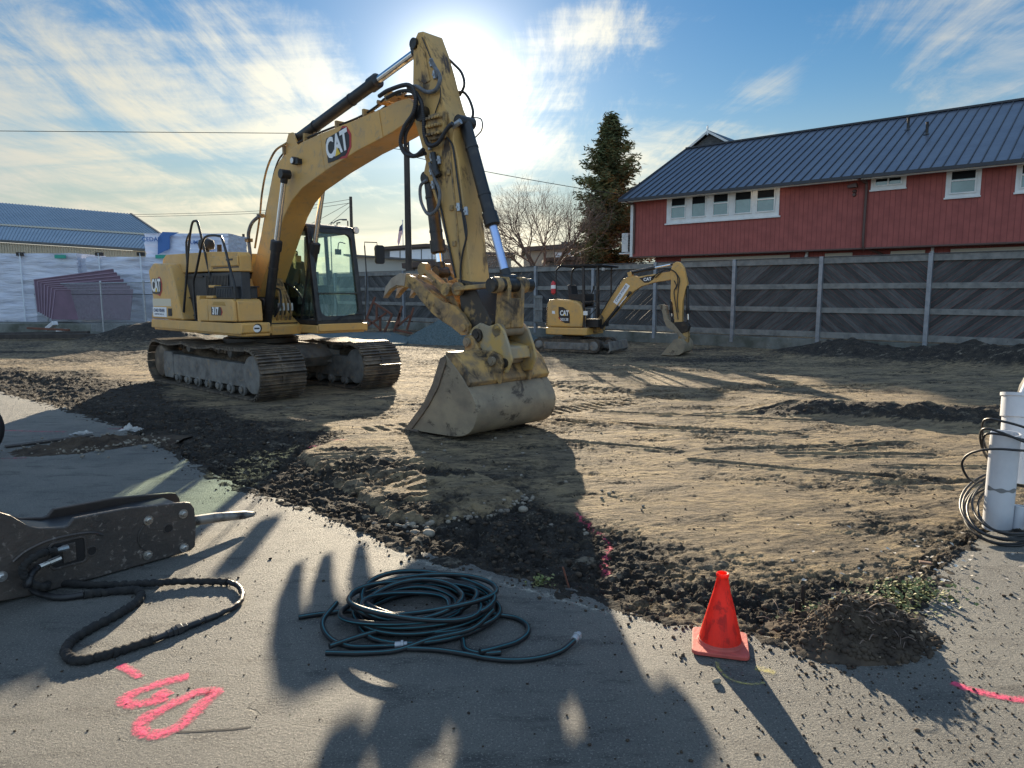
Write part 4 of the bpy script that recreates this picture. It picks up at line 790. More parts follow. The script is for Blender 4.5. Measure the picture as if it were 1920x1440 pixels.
cp.build('quick_coupler', mat('worn_yellow_grey', (.33, .27, .18), .6, .1, (.50, .32, .10), 4, .45, .6, .2, 30, .5, (.05, .04, .035), 6, .64, .04), EX, bevel=.02, seg=3)
cpb = MB(); cpb.cyl((6.02, yb-.27, 1.18), (6.02, yb-.24, 1.18), .085, n=22); cpb.cyl((6.02, yb-.285, 1.18), (6.02, yb-.27, 1.18), .045, n=14); cpb.build('pin_cap', 'grease', EX); cpb = MB(); cpb.cyl((6.48, yb-.26, .86), (6.48, yb-.24, .86), .06, n=20); cpb.build('pin_cap', 'grease', EX)
flat(roundrect(.13, .075, .005), (5.93, yb-.245, 1.135), (.9, 0, -.42), (.42, 0, .9), .004).build('spec_plate', 'white', EX)
B0, B1 = yb-.75, yb+.70
def bprof(th=0.0):   # back sheet from the top edge round to the cutting edge
    P = catmull([(6.0, 0, .95), (6.22, 0, .76), (6.40, 0, .56), (6.50, 0, .40), (6.51, 0, .26), (6.45, 0, .12), (6.33, 0, .025), (6.15, 0, -.02), (5.9, 0, -.035), (5.28, 0, -.05)], 5)
    return [(p.x, p.z) for p in P]
PB = bprof(); cx0, cz0 = 5.95, .42
inner = [(x+(cx0-x)*.045, z+(cz0-z)*.05+.008) for x, z in PB]
bk = MB(); bk.prism(PB+inner[::-1], B0+.03, B1-.03); bko = bk.build('bucket', 'bucketgrey', EX, smooth=40)
bs = MB(); side = [(5.985, .945), (5.93, .90), (5.78, .58), (5.60, .32), (5.20, -.05)]
for y in (B0, B1-.035):
    bs.prism([(x*1.0, z) for x, z in PB]+side[::-1][:-1]+[(5.95, .965)], y, y+.035)
bs.build('bucket_side_plate', 'bucketgrey', bko, bevel=.006)
sc = MB(); sc.prism([(5.98, .95), (5.90, .92), (5.74, .58), (5.56, .32), (5.20, -.03), (5.33, -.03), (5.66, .30), (5.86, .57), (6.0, .88)], B0-.02, B0); sc.prism([(5.98, .95), (5.90, .92), (5.74, .58), (5.56, .32), (5.20, -.03), (5.33, -.03), (5.66, .30), (5.86, .57), (6.0, .88)], B1, B1+.02)
sc.prism([(5.16, -.055), (5.45, -.06), (5.45, -.03), (5.2, -.03)], B0-.02, B1+.02); sc.build('side_cutter', mat('rusty_side_cutter', (.20, .155, .11), .7, .1, (.11, .085, .07), 5), bko, bevel=.004)
bt2 = MB(); bt2.prism([(5.95, .90), (5.98, 1.0), (6.12, 1.0), (6.30, .86), (6.41, .66), (6.375, .60), (6.24, .74), (6.1, .86)], B0+.002, B1-.002)
bt2.build('bucket_top_plate', 'yellow_dirty', bko, bevel=.012)
er = MB()
for y in (yb-.30, yb+.24):
    er.prism([(5.84, .96), (5.80, 1.10), (5.84, 1.17), (5.92, 1.19), (6.0, 1.14), (6.1, 1.0), (6.3, 1.0), (6.44, .96), (6.50, .86), (6.46, .72), (6.44, .6), (6.2, .8)], y, y+.06)
er.build('bucket_ear', 'yellow_dirty', bko, bevel=.012)
ep = MB()
for x, z in ((5.90, 1.09), (6.34, .88)): ep.cyl((x, yb-.34, z), (x, yb+.34, z), .055, n=20); ep.cyl((x, yb-.35, z), (x, yb-.34, z), .035, n=14)
ep.build('bucket_pin', 'bucketgrey', bko)
# hoses and steel lines
def hose(P, r, m, name='hose', k=6, parent=None, n=10, corr=False):
    Q = catmull(P, k)
    if corr:
        Q2 = []; rr = []; L_ = 0
        D = [0]
        for i in range(1, len(Q)): D.append(D[-1]+(Q[i]-Q[i-1]).length)
        s = 0
        while s < D[-1]:
            i = max(j for j in range(len(D)) if D[j] <= s); i = min(i, len(Q)-2); f = (s-D[i])/max(1e-6, D[i+1]-D[i]); Q2.append(Q[i].lerp(Q[i+1], f)); rr.append(r*(1.0 if len(rr) % 2 else .84)); s += r*.42
        return MB().tube(Q2, rr, n).build(name, m, parent or EX, smooth=25)
    return MB().tube(Q, r, n).build(name, m, parent or EX)
hose(y2([(4.2, 4.36), (4.42, 4.40), (4.83, 4.39), (4.97, 4.23), (4.93, 4.03), (4.74, 3.88), (4.65, 3.70), (4.74, 3.54), (4.95, 3.48), (5.12, 3.54)], -.62), .030, 'corr', 'corrugated_hose', corr=True)
hose(y2([(4.3, 4.33), (4.6, 4.36), (4.86, 4.30), (4.93, 4.12), (4.84, 3.94), (4.70, 3.80), (4.70, 3.62), (4.85, 3.50), (5.1, 3.5)], -.57), .026, 'corr', 'corrugated_hose', corr=True)
hose(y2([(4.90, 4.30), (5.02, 4.14), (5.06, 3.92), (5.07, 3.75), (5.15, 3.60), (5.33, 3.60), (5.50, 3.74), (5.62, 3.80)], -.56), .030, 'corr', 'corrugated_hose', corr=True)
hose(y2([(5.08, 3.17), (4.95, 3.10), (4.96, 2.90), (5.10, 2.73), (5.28, 2.79), (5.33, 2.99), (5.22, 3.2), (5.14, 3.38)], -.54), .022, 'greyhose')
hose(y2([(4.7, 4.40), (4.88, 4.38), (5.07, 4.28), (5.26, 4.27), (5.34, 4.40), (5.24, 4.55), (5.17, 4.65)], -.52), .026, 'greyhose')
hose(y2([(5.02, 4.80), (5.14, 4.70), (5.29, 4.56), (5.34, 4.40), (5.25, 4.28)], -.1), .018, 'rubber'); hose(y2([(5.22, 4.33), (5.34, 4.30), (5.45, 4.17), (5.50, 4.0), (5.39, 3.86)], -.1), .018, 'rubber'); hose(y2([(5.45, 3.98), (5.61, 3.93), (5.62, 3.80), (5.5, 3.72)], -.06), .009, 'rubber')
hose(y2([(5.30, 3.85), (5.36, 3.72), (5.51, 3.58), (5.56, 3.42), (5.62, 3.1), (5.69, 2.75), (5.77, 2.37)], -.49), .012, 'rubber'); hose(y2([(5.72, 2.75), (5.78, 2.45), (5.70, 2.2), (5.66, 2.0), (5.67, 1.8)], -.495), .013, 'rubber')
hose(y2([(5.12, 3.38), (5.19, 3.07), (5.30, 2.78), (5.38, 2.5), (5.50, 2.1), (5.56, 1.9)], -.49), .013, 'rubber'); hose(y2([(4.96, 4.98), (5.1, 4.74), (5.22, 4.5), (5.31, 4.22), (5.2, 4.0), (5.18, 3.85)], -.485), .007, 'rubber')
for i, (dy, dz) in enumerate(((-.12, .02), (-.05, .05), (.02, .03), (.10, .05), (.17, .03))):
    hose([(x, yb+dy, z+dz) for x, z in ((.33, 2.45), (.56, 2.95), (.80, 3.42), (1.0, 3.78), (1.25, 3.98), (1.75, 4.10), (2.5, 4.17), (3.4, 4.22), (3.85, 4.30), (4.1, 4.38), (4.45, 4.36))], .015, 'yellow_dirty' if i % 2 else 'rubber', 'boom_line', 4, n=8)
hose(y2([(.28, 2.5), (.50, 3.02), (.62, 3.42), (.82, 3.80), (1.12, 4.06), (1.5, 4.14)], -.48), .018, 'yellow_dirty', 'boom_line'); 
hose([(.72, -.60, 3.02), (.45, -.60, 2.92), (.31, -.60, 2.76), (.30, -.60, 2.60), (.36, -.62, 2.32), (.28, -.66, 2.02), (.02, -.72, 1.88), (-.24, -.8, 1.96)], .030, 'greyhose')
MB().box(.25, .36, -.65, -.55, 2.60, 2.66).build('line_clamp', 'yellow_dirty', EX, bevel=.004); cbk = MB(); cbk.box(.62, .72, -.6, -.5, 3.0, 3.06)
for x, z in ((2.0, 4.15), (2.9, 4.2), (3.6, 4.25), (1.35, 4.05), (4.15, 4.40)): MB().box(x, x+.05, yb-.18, yb+.22, z-.07, z+.07).build('line_clamp', 'yellow_dirty', EX, bevel=.004)
for x, z in ((3.95, 4.36), (4.12, 4.42), (4.3, 4.40)): MB().cyl((x, yb-.16, z), (x+.03, yb+.2, z+.01), .03, n=8).build('line_fitting', 'yellow_dirty', EX)
cbk.build('line_clamp', 'yellow_dirty', EX, bevel=.004)
for i, dy in enumerate((-.10, -.02, .06, .14)):
    hose([(.80, yb+dy, 1.2), (.90, yb+dy-.01, 1.40), (.88, yb+dy*.7, 1.60), (.78, yb+dy*.5, 1.80), (.70, yb+dy*.5, 1.95)], .022, 'yellow_dirty', 'hose'); MB().cyl((.91, yb+dy, 1.40), (.90, yb+dy, 1.53), .026, n=10).build('hose_fitting', 'rustsilver', EX)
hose([(1.0, -.55, 1.3), (1.12, -.5, 1.5), (.95, -.4, 1.75), (.6, -.35, 1.8)], .018, 'rubber'); hose([(.7, 0, 1.2), (1.0, .02, 1.5), (.9, -.1, 1.8), (.5, -.15, 1.9)], .02, 'rubber')
MB().box(.1, .95, -.84, -.08, 1.152, 1.19).build('deck_tray', 'grease', EX); MB().prism([(.2, 1.2), (.68, 1.2), (.62, 1.62), (.2, 1.66)], -.56, -.12).build('swing_motor', 'grease', EX, bevel=.05)

# ---------------------------------------------------------------- compact excavator
ME = empty('compact_excavator', (1.53, 21.3, -.04), R(62-90))
tag(ME, 'small yellow excavator with black canopy parked by the wooden fence', 'excavator')
for y0, y1 in ((0, .30), (1.25, 1.55)):
    mb, P = belt(-.80, .98, .19, y0, y1, .075, .02, .014, sag=lambda t: .012*math.sin(t*math.pi*2)**2, gap=.78, bars=1)
    t_ = mb.build('track', 'track', ME, smooth=0); bmz = MB(); PI_ = loop_path(-.80, .98, .17, lambda t: 0, 40); bmz.prism([(x, z+.02) for x, z in PI_], y0+.02, y1-.02); bmz.build('track_belt', 'track', t_, smooth=40)
    fz = MB(); fz.prism([(-.62, .07), (.82, .07), (.84, .14), (.82, .28), (-.62, .28), (-.66, .18)], y0-.012, y1+.012); fz.build('track_frame', 'trackframe', t_, bevel=.012); MB().lathe([(.05, -.05), (.10, -.04), (.13, 0), (.13, y1-y0)], (-.80, y0, .19), 20, 'y').build('sprocket', 'trackframe', t_); MB().lathe([(.05, -.03), (.12, -.02), (.14, 0), (.14, y1-y0)], (.98, y0, .19), 20, 'y').build('idler_wheel', 'trackframe', t_)
un = MB(); un.box(-.55, .75, .3, 1.25, .14, .34); un.lathe([(.36, .34), (.36, .44), (.30, .5)], (0, .78, 0), 28); un.build('undercarriage', 'grease', ME, bevel=.01)
bl = MB(); bl.prism([(1.42, .02), (1.46, .01), (1.52, .08), (1.50, .20), (1.46, .33), (1.42, .33), (1.46, .2), (1.47, .1)], 0.0, 1.58); bl.build('dozer_blade', 'trackframe', ME, bevel=.006); ba = MB(); ba.bar((.7, .45, .2), (1.46, .35, .17), .07, .1); ba.bar((.7, 1.1, .2), (1.46, 1.2, .17), .07, .1); ba.build('blade_arm', 'trackframe', ME, bevel=.006)
hs = MB(); hs.prism([(-.62, .10), (-.55, .03), (-.1, .0), (.62, .03), (.72, .12), (.72, 1.5), (-.55, 1.52), (-.66, 1.3), (-.68, .3)], .50, .72, 'z'); hs.build('deck_skirt', 'yellow', ME, bevel=.03, seg=3)
hb = MB(); hb.prism([(-.60, .73), (-.56, 1.42), (-.50, 1.53), (-.30, 1.57), (.22, 1.54), (.42, 1.50), (.56, 1.38), (.62, 1.15), (.58, .73)], .03, .34); hb.prism([(-.60, .73), (-.58, 1.36), (-.5, 1.46), (-.1, 1.5), (-.1, .73)], .34, 1.5); hb.build('engine_housing', 'yellow', ME, bevel=.05, seg=3)
vg = MB()
for i in range(9): vg.box(-.605, -.53, .022, .10, .80+i*.062, .825+i*.062)
vg.build('vent_slots', 'decalblack', ME)
logo(ME, (.03, .026, 1.15), (1, 0, 0), (0, 0, 1), .15, old=True, kx=.85); text_mb('303.5E', .11, (.03, .018, .96), (1, 0, 0), (0, 0, 1), .002, .002, sx=.9).build('lettering', 'white', ME, smooth=0)
flat([(-.05, -.035), (.05, -.045), (.04, .045), (-.05, .05)], (-.33, .026, 1.17), (1, 0, 0), (0, 0, 1), .003).build('warning_sticker', 'white', ME)
ca = MB(); ca.tube(catmull([(-.30, .12, 1.55), (-.30, .12, 2.30), (-.26, .12, 2.46), (-.12, .12, 2.54), (.2, .12, 2.55)], 5), .028, 10); ca.build('canopy_post', 'black', ME); ca = MB(); ca.tube(catmull([(-.30, 1.3, 1.55), (-.30, 1.3, 2.30), (-.26, 1.3, 2.46), (-.12, 1.3, 2.54), (.2, 1.3, 2.55)], 5), .028, 10); ca.build('canopy_post', 'black', ME)
for y in (.12, 1.3): ca = MB(); ca.bar((.62, y, .75), (.58, y, 2.52), .05, .07, (1, 0, 0)); ca.bar((1.02, y, 1.0), (1.02, y, 2.52), .03, .04, (1, 0, 0)); ca.bar((.6, y, 1.5), (1.02, y, 1.5), .03, .03); ca.build('canopy_frame', 'black', ME); cr = MB(); cr.prism([(-.2, 2.52), (-.15, 2.58), (1.18, 2.58), (1.24, 2.54), (1.22, 2.51)], .06, 1.36); cr.build('canopy_roof', 'black', ME, bevel=.012); MB().box(1.16, 1.21, .1, .2, 2.40, 2.48).build('work_lamp', 'trim', ME)
sx_ = MB(); sx_.prism([(.08, 1.38), (.50, 1.40), (.52, 1.50), (.05, 1.52)], .5, 1.0); sx_.prism([(-.05, 1.5), (.1, 1.5), (.02, 2.0), (-.1, 1.98)], .5, 1.0); sx_.build('operator_seat', 'seat', ME, bevel=.04)
cn = MB(); cn.box(.1, .5, .3, .45, 1.3, 1.72); cn.box(.1, .5, 1.05, 1.2, 1.3, 1.72)
for y in (.36, 1.12): cn.tube([(.45, y, 1.7), (.52, y, 1.9)], .02, 8); cn.lathe([(.02, 1.86), (.032, 1.92), (.02, 1.98)], (.52, y, 0), 10)
for y in (.62, .72, .82): cn.tube([(.85, y, 1.0), (.82, y, 1.55)], .013, 6)
cn.box(.6, 1.0, .3, 1.2, .74, .98); cn.tube([(.7, .15, 1.35), (1.05, .15, 1.35)], .02, 6); cn.tube([(.7, .15, 1.0), (1.05, .15, 1.35)], .015, 6); cn.build('controls', 'black_plastic', ME, bevel=.01)
MB().box(.62, .74, .06, .12, 1.1, 1.22).build('document_box', 'trim', ME)
fe = MB(); fe.lathe([(.01, 1.62), (.065, 1.66), (.07, 1.70), (.07, 1.94), (.05, 1.99), (.02, 2.03)], (-.34, .02, .08), 16); feo = fe.build('extinguisher', 'extinguisher', ME); MB().tube([(-.30, .02, 2.08), (-.40, .02, 2.12)], .02, 6).build('extinguisher_valve', 'black', feo); MB().lathe([(.0715, 1.80), (.0715, 1.90)], (-.34, .02, .08), 16).build('extinguisher_label', 'white', feo)
sw = MB(); sw.prism([(.72, .55), (1.02, .62), (1.05, 1.0), (.95, 1.12), (.86, 1.0), (.72, .9)], .62, .86); sw.build('swing_bracket', 'yellow_dirty', ME, bevel=.012)
mB = MB(); mB.prism([(.88, 1.05), (1.20, 1.55), (1.54, 2.03), (1.62, 2.16), (1.80, 2.23), (1.98, 2.25), (2.05, 2.22), (3.02, 2.36), (3.10, 2.30), (3.06, 2.13), (2.9, 2.10), (2.55, 2.05), (2.18, 1.94), (1.95, 1.80), (1.80, 1.62), (1.30, 1.05), (1.05, .86), (.95, .90)], .66, .82)
bo = mB.build('boom', 'yellow', ME, bevel=.01)
flat([(-.34, -.075), (.34, -.075), (.34, .075), (-.34, .075)], (1.58, .657, 1.72), (.57, 0, .82), (-.82, 0, .57), .003).build('name_plate', 'white', bo); text_mb('CHAD FISHER', .095, (1.575, .653, 1.735), (.57, 0, .82), (-.82, 0, .57), .002, .001).build('company_lettering', 'navy', bo, smooth=0)
flat([(-.24, .06), (.02, .09), (.24, .06), (.17, -.03), (.02, -.10), (-.10, -.09)], (2.36, .657, 2.145), (.99, 0, .12), (-.12, 0, .99), .003).build('badge_plate', 'decalblack', bo); text_mb('CAT', .12, (2.36, .653, 2.145), (.99, 0, .12), (-.12, 0, .99), .002, .005).build('lettering', 'white', bo, smooth=0)
mS = MB(); mS.prism([(3.05, 2.10), (3.02, 2.36), (3.10, 2.58), (3.20, 2.63), (3.30, 2.60), (3.40, 2.46), (3.52, 2.02), (3.46, 1.80), (3.40, 1.5), (3.40, .95), (3.36, .84), (3.22, .84), (3.18, .95), (3.12, 1.45), (3.05, 1.60)], .65, .83); mS.build('stick', 'yellow', ME, bevel=.01)
cylinder(ME, (1.80, .74, 2.34), (3.14, .74, 2.58), .56, .045, .025, 'stick_cylinder', 'chrome', lug=.06); cylinder(ME, (1.0, .60, .72), (1.86, .60, 1.76), .62, .045, .026, 'boom_cylinder', 'chrome', lug=.05); cylinder(ME, (3.50, .74, 1.92), (3.56, .74, .86), .72, .042, .024, 'bucket_cylinder', 'chrome', lug=.06); cylinder(ME, (3.04, .74, 1.50), (3.10, .74, .95), .6, .04, .02, 'thumb_cylinder', 'chrome', lug=.06)
MB().bar((1.84, .66, 2.24), (1.80, .66, 2.36), .03, .12).build('cylinder_bracket', 'yellow', ME); MB().bar((1.84, .82, 2.24), (1.80, .82, 2.36), .03, .12).build('cylinder_bracket', 'yellow', ME); q = MB(); q.prism([(3.2, .92), (3.5, .95), (3.62, .82), (3.58, .66), (3.4, .60), (3.24, .68)], .62, .86); q.build('linkage', 'grease', ME, bevel=.01)
tz = MB()
for y in (.60, .74, .86): tz.prism([(2.72, 1.42), (2.80, 1.43), (2.92, 1.38), (2.95, 1.2), (3.02, 1.0), (3.2, .85), (3.36, .66), (3.56, .46), (3.48, .42), (3.2, .66), (2.98, .78), (2.88, 1.0), (2.84, 1.2)], y, y+.03)
tz.build('thumb', 'bucketgrey', ME, bevel=.004)
zb = MB(); BP = [(2.92, -.0), (3.25, -.01), (3.45, .02), (3.56, .10), (3.60, .22), (3.56, .36), (3.46, .48), (3.30, .46), (3.12, .24)]
zb.prism(BP, .28, .30); zb.prism(BP, 1.30, 1.32); zb.prism([(3.46, .48), (3.56, .36), (3.60, .22), (3.56, .10), (3.45, .02), (3.25, -.01), (2.92, 0), (2.92, .02), (3.24, .015), (3.43, .05), (3.53, .12), (3.57, .22), (3.53, .35), (3.44, .46)], .30, 1.30); zo = zb.build('bucket', 'bucketgrey', ME, bevel=.004)
ze = MB(); ze.prism([(3.30, .44), (3.36, .68), (3.46, .74), (3.58, .66), (3.60, .5), (3.58, .34)], .64, .67); ze.prism([(3.30, .44), (3.36, .68), (3.46, .74), (3.58, .66), (3.60, .5), (3.58, .34)], .81, .84); ze.build('bucket_ear', 'yellow_dirty', zo)
for Pz in (((2.5, 2.2), (2.75, 2.35), (3.0, 2.42), (3.2, 2.3), (3.26, 2.05), (3.2, 1.85)), ((2.6, 2.18), (2.85, 2.38), (3.12, 2.38), (3.3, 2.15), (3.28, 1.9), (3.26, 1.5), (3.3, 1.2)), ((3.15, 2.1), (3.22, 1.95), (3.16, 1.8), (3.2, 1.5), (3.3, 1.0))): hose([(x, .62, z) for x, z in Pz], .014, 'rubber', 'hose', parent=ME, n=6)
hose([(.95, .6, 1.1), (1.18, .62, 1.5), (1.5, .64, 2.03), (1.72, .66, 2.26), (1.95, .68, 2.3)], .014, 'rubber', 'hose', parent=ME, n=6)
# ---------------------------------------------------------------- red building
F_ = 1331.0; PIT = R(7.278)
def px(x, y, Y=None, z=None):
    """world point that the survey photograph shows at (x, y), at distance Y or height z"""
    a = (x-960)/F_; b = -(y-720)/F_; r = (a, math.cos(PIT)+b*math.sin(PIT), -math.sin(PIT)+b*math.cos(PIT))
    t = Y/r[1] if Y is not None else (z-1.7)/r[2]
    return Vector((r[0]*t, r[1]*t, 1.7+r[2]*t))
BD = empty('red_building', (6.36, 38, 0), math.atan2(-.6587, .7524))
tag(BD, 'long red building with dark standing-seam metal roof behind the wooden fence', 'building')
XR = 27
w = MB(); w.box(-.05, XR, 0, 9.9, 3.62, 6.58); w.box(.9, XR, .8, 9.8, -.3, 3.60); w.build('wall', 'siding', BD, smooth=0)
w = MB()
for x0 in np.arange(.12, XR, .205): w.box(x0, x0+.022, -.006, .0, 3.63, 6.40)
for x0 in np.arange(1.0, XR, .205): w.box(x0, x0+.022, .793, .8, .2, 3.58)
w.build('siding_grooves', 'groove', BD, smooth=0)
w = MB(); w.prism([(0, 3.62), (0, 6.58), (4.95, 9.2), (9.9, 6.58), (9.9, 3.62)], -.06, -.051, 'x'); w.build('gable_wall', 'siding', BD, smooth=0)
w = MB(); w.box(-.16, -.0, -.03, -.006, 3.60, 6.5); w.box(-.16, -.061, -.006, .12, 3.60, 6.5); w.build('corner_board', 'trim', BD)
MB().box(-.2, XR, -.04, .9, 3.56, 3.62).build('soffit', 'brown', BD)
w = MB(); w.box(-.3, XR, -.35, -.02, 6.42, 6.46); w.box(-.36, XR, -.62, -.60, 6.36, 6.48); w.build('soffit', 'trim', BD)
rz = lambda y: 6.50+(y+.68)*(3.57/7.08)
r_ = MB(); r_.prism([(-.68, 6.44), (-.68, 6.52), (6.4, 10.10), (13.5, 6.52), (13.5, 6.44), (6.4, 10.02)], -.41, XR, 'x'); roof_ = r_.build('roof', 'roof', BD, smooth=0)
r_ = MB()
for x0 in np.arange(-.38, XR, .415): r_.prism([(-.69, 6.52), (-.69, 6.565), (6.4, 10.15), (6.4, 10.10)], x0, x0+.035, 'x')
r_.build('roof_seams', 'roofdark', roof_, smooth=0)
r_ = MB(); r_.box(-.45, XR, 6.3, 6.5, 10.10, 10.19); r_.box(-.42, XR, -.76, -.682, 6.40, 6.535); r_.prism([(-.76, 6.40), (-.76, 6.56), (6.4, 10.17), (6.4, 10.0)], -.47, -.415, 'x'); r_.build('gutter', 'roofdark', roof_)
g_ = MB(); g_.prism([(-1.02, 10.05), (.46, 11.0), (2.10, 10.05)], 7.5, 12, 'y'); g_.build('gablet_wall', 'shingle', BD, smooth=0)
g_ = MB(); g_.prism([(-1.16, 10.02), (.46, 11.06), (2.3, 10.02), (2.3, 10.14), (.46, 11.20), (-1.16, 10.16)], 7.25, 12.2, 'y'); g_.build('gablet_roof', 'roofdark', BD, smooth=0)
g_ = MB(); g_.prism([(-1.18, 9.98), (.46, 11.04), (2.25, 9.98), (2.25, 10.12), (.46, 11.18), (-1.18, 10.12)], 7.20, 7.248, 'y'); g_.lathe([(.05, 10.9), (.05, 11.38), (.0, 11.5)], (.46, 7.2, 0), 10); g_.build('gablet_trim', 'trim', BD)
def window(x0, x1, z0, z1, rail=True, horiz=False):
    f = MB(); t = .05
    for a, b, c, d in ((x0, x1, z1-t, z1), (x0, x1, z0, z0+t), (x0, x0+t, z0+t, z1-t), (x1-t, x1, z0+t, z1-t)): f.box(a, b, -.075, -.012, c, d)
    zm = z0+(z1-z0)*.56
    if rail: f.box(x0+t, x1-t, -.072, -.012, zm-.025, zm+.025)
    if horiz: f.box((x0+x1)/2-.03, (x0+x1)/2+.03, -.072, -.012, z0+t, z1-t)
    o = f.build('window', 'trim', BD, bevel=0, smooth=0); p = MB()
    if horiz: p.box(x0+t, (x0+x1)/2-.03, -.04, -.03, z0+t, z1-t); p.box((x0+x1)/2+.03, x1-t, -.04, -.03, z0+t, z1-t)
    else: p.box(x0+t, x1-t, -.04, -.03, z0+t, z1-t)
    p.build('pane', 'winglass', o, smooth=0)
    b = MB(); b.box(x0+t, x1-t, -.030, -.012, z1-.55 if not horiz else z1-.3, z1-t); MB().box(x0+t, x1-t, -.0455, -.041, z1-t-.36*(z1-z0)*.9, z1-t).build('blind', 'darkroom', o, smooth=0)
fr_ = MB(); fr_.box(1.96, 7.66, -.03, -.007, 5.20, 6.42); fr_.build('window_surround', 'trim', BD, smooth=0)
fr_ = MB(); fr_.box(1.90, 7.74, -.10, -.007, 5.13, 5.20); fr_.build('window_sill', 'trim', BD)
for i, (x0, x1) in enumerate(((2.20, 3.03), (3.32, 4.11), (4.45, 5.26), (5.54, 6.39), (6.60, 7.48))): window(x0, x1, 5.40, 6.44, rail=i % 2 == 0)
for x0, x1, z0, h in ((11.47, 12.79, 5.97, True), (14.20, 15.37, 5.42, False), (16.46, 17.65, 5.42, False), (19.6, 20.9, 5.42, False), (22.6, 23.8, 5.42, False)):
    MB().box(x0, x1, -.035, -.007, z0, 6.42).build('window_surround', 'trim', BD, smooth=0); MB().box(x0-.03, x1+.03, -.09, -.007, z0-.06, z0).build('window_sill', 'trim', BD); window(x0+.14, x1-.14, z0+.12, 6.44, rail=not h, horiz=h)
for x0, x1 in ((2.43, 7.96), (9.53, 10.68), (12.2, 13.49), (14.4, 21)): MB().box(x0, x1, .74, .79, 3.28, 3.47).build('lintel', 'cream', BD)
w = MB(); w.tube(catmull([(11.15, -.72, 6.42), (11.28, -.3, 6.30), (11.32, -.09, 6.1), (11.32, -.09, 3.75), (11.4, .2, 3.6), (11.95, .7, 3.3), (12.2, .74, 2.8)], 5), .055, 10); w.build('downpipe', 'brown', BD)
w = MB(); w.tube(catmull([(-.05, -.70, 6.42), (.02, -.3, 6.30), (.10, -.08, 6.1), (.10, -.08, 3.75)], 4), .05, 10); w.build('downpipe', 'brown', BD)
w = MB(); w.prism([(10.62, 6.12), (10.6, 6.22), (10.95, 6.30), (11.0, 6.12)], -.28, -.07); w.cyl((10.82, 0, 6.18), (10.82, -.1, 6.18), .05); w.build('flood_lamp', 'brown', BD, bevel=.01); w = MB(); w.lathe([(.09, 0), (.07, -.1), (.02, -.14)], (10.84, -.0, 5.98), 14, 'y'); w.lathe([(.08, 0), (.06, -.1)], (10.84, -.0, 5.84), 14, 'y'); w.build('wall_bell', 'brown', BD)
for x0 in (8.74, 13.76): w = MB(); w.box(x0-.05, x0+.05, .70, .79, 3.4, 3.58); w.build('porch_lamp', 'trim', BD); MB().lathe([(.06, 3.28), (.08, 3.34), (.08, 3.40)], (x0, .68, 0), 12).build('porch_lamp', 'bgpanel', BD)
w = MB(); w.box(-.95, -.55, .4, 1.2, 3.9, 4.9); w.box(-1.05, -.2, .3, 1.4, 3.78, 3.86); w.build('air_conditioner', 'trim', BD, bevel=.02); w = MB()
for i in range(10): w.box(-.54, -.40, .398, 1.2, 3.95+i*.09, 4.0+i*.09)
w.build('air_conditioner', 'charcoal', BD)
for x0, y0 in ((11.68, 4.5), (12.67, 3.5)): MB().lathe([(.16, rz(y0)-.02), (.06, rz(y0)+.08), (.06, rz(y0)+.52), (.07, rz(y0)+.54)], (x0, y0, 0), 14).build('vent_pipe', 'black', roof_)
# ---------------------------------------------------------------- wooden fence on its concrete wall
FN = empty('wooden_fence', (9.39, 21.68, 0), math.atan2(-.669, .743)); tag(FN, 'tall weathered wooden fence of diagonal boards along the far side', 'fence')
posts = [11.4, 8.55, 5.7, 2.85, -.06, -2.82, -5.77, -8.47, -11.34, -14.2, -17.0, -19.75, -22.7, -25.5, -28.3, -31.1]
def clip(P, x0, x1, z0, z1):
    def cut(P, f, ip):
        o = []
        for i in range(len(P)):
            a, b = P[i-1], P[i]; fa, fb = f(a), f(b)
            if fa >= 0 and fb >= 0: o.append(b)
            elif fa >= 0 or fb >= 0:
                t = fa/(fa-fb); q = (a[0]+(b[0]-a[0])*t, a[1]+(b[1]-a[1])*t); o.append(q)
                if fb >= 0: o.append(b)
        return o
    for f in (lambda p: p[0]-x0, lambda p: x1-p[0], lambda p: p[1]-z0, lambda p: z1-p[1]):
        P = cut(P, f, 0)
        if len(P) < 3: return []
    return P
for i in range(len(posts)-1):
    xb, xa = posts[i]-.05, posts[i+1]+.05; pn = MB(); sgn = 1 if i % 2 == 0 else -1; wd = .145; z0, z1 = .36, 2.64; s = xa-3.2
    while s < xb+3.2:
        k = .84; Q = [(s, 0), (s+wd/.72, 0), (s+wd/.72+sgn*3/k*1, 3), (s+sgn*3/k*1, 3)]
        Pz = clip(Q, xa, xb, z0, z1)
        sh = .58+.62*rng.random()**1.2
        if len(Pz) > 2 and rng.random() > -1: yv = .085+rng.normal(0, .003); pn.prism(Pz, yv, yv+.02, 'y', sh)
        s += (wd+.010)/.72
    pn.build('fence_panel', 'wood' if sgn > 0 else 'wood_b', FN, smooth=0)
    for za, zb, yv in ((2.58, 2.76, .0), (1.83, 1.99, .02), (1.12, 1.28, .02), (.36, .54, .0)):
        rl = MB(); rl.bar((xa, yv+.045, (za+zb)/2+rng.normal(0, .006)), (xb, yv+.045, (za+zb)/2+rng.normal(0, .006)), zb-za, .045, (0, 1, 0)); 
        rl.v = [(a, b, c) for a, b, c in rl.v]; rl.build('fence_rail', 'rail', FN, bevel=.006)
    MB().box(xa-.05, xb+.05, -.0, .14, 2.775, 2.80).build('fence_cap', 'wood', FN, smooth=0)
for p in posts:
    q = MB(); q.box(p-.055, p+.055, -.05, -.03, .10, 2.80); q.box(p-.055, p-.035, -.03, .09, .10, 2.80); q.box(p+.035, p+.055, -.03, .09, .10, 2.80); q.build('fence_post', 'galv', FN)
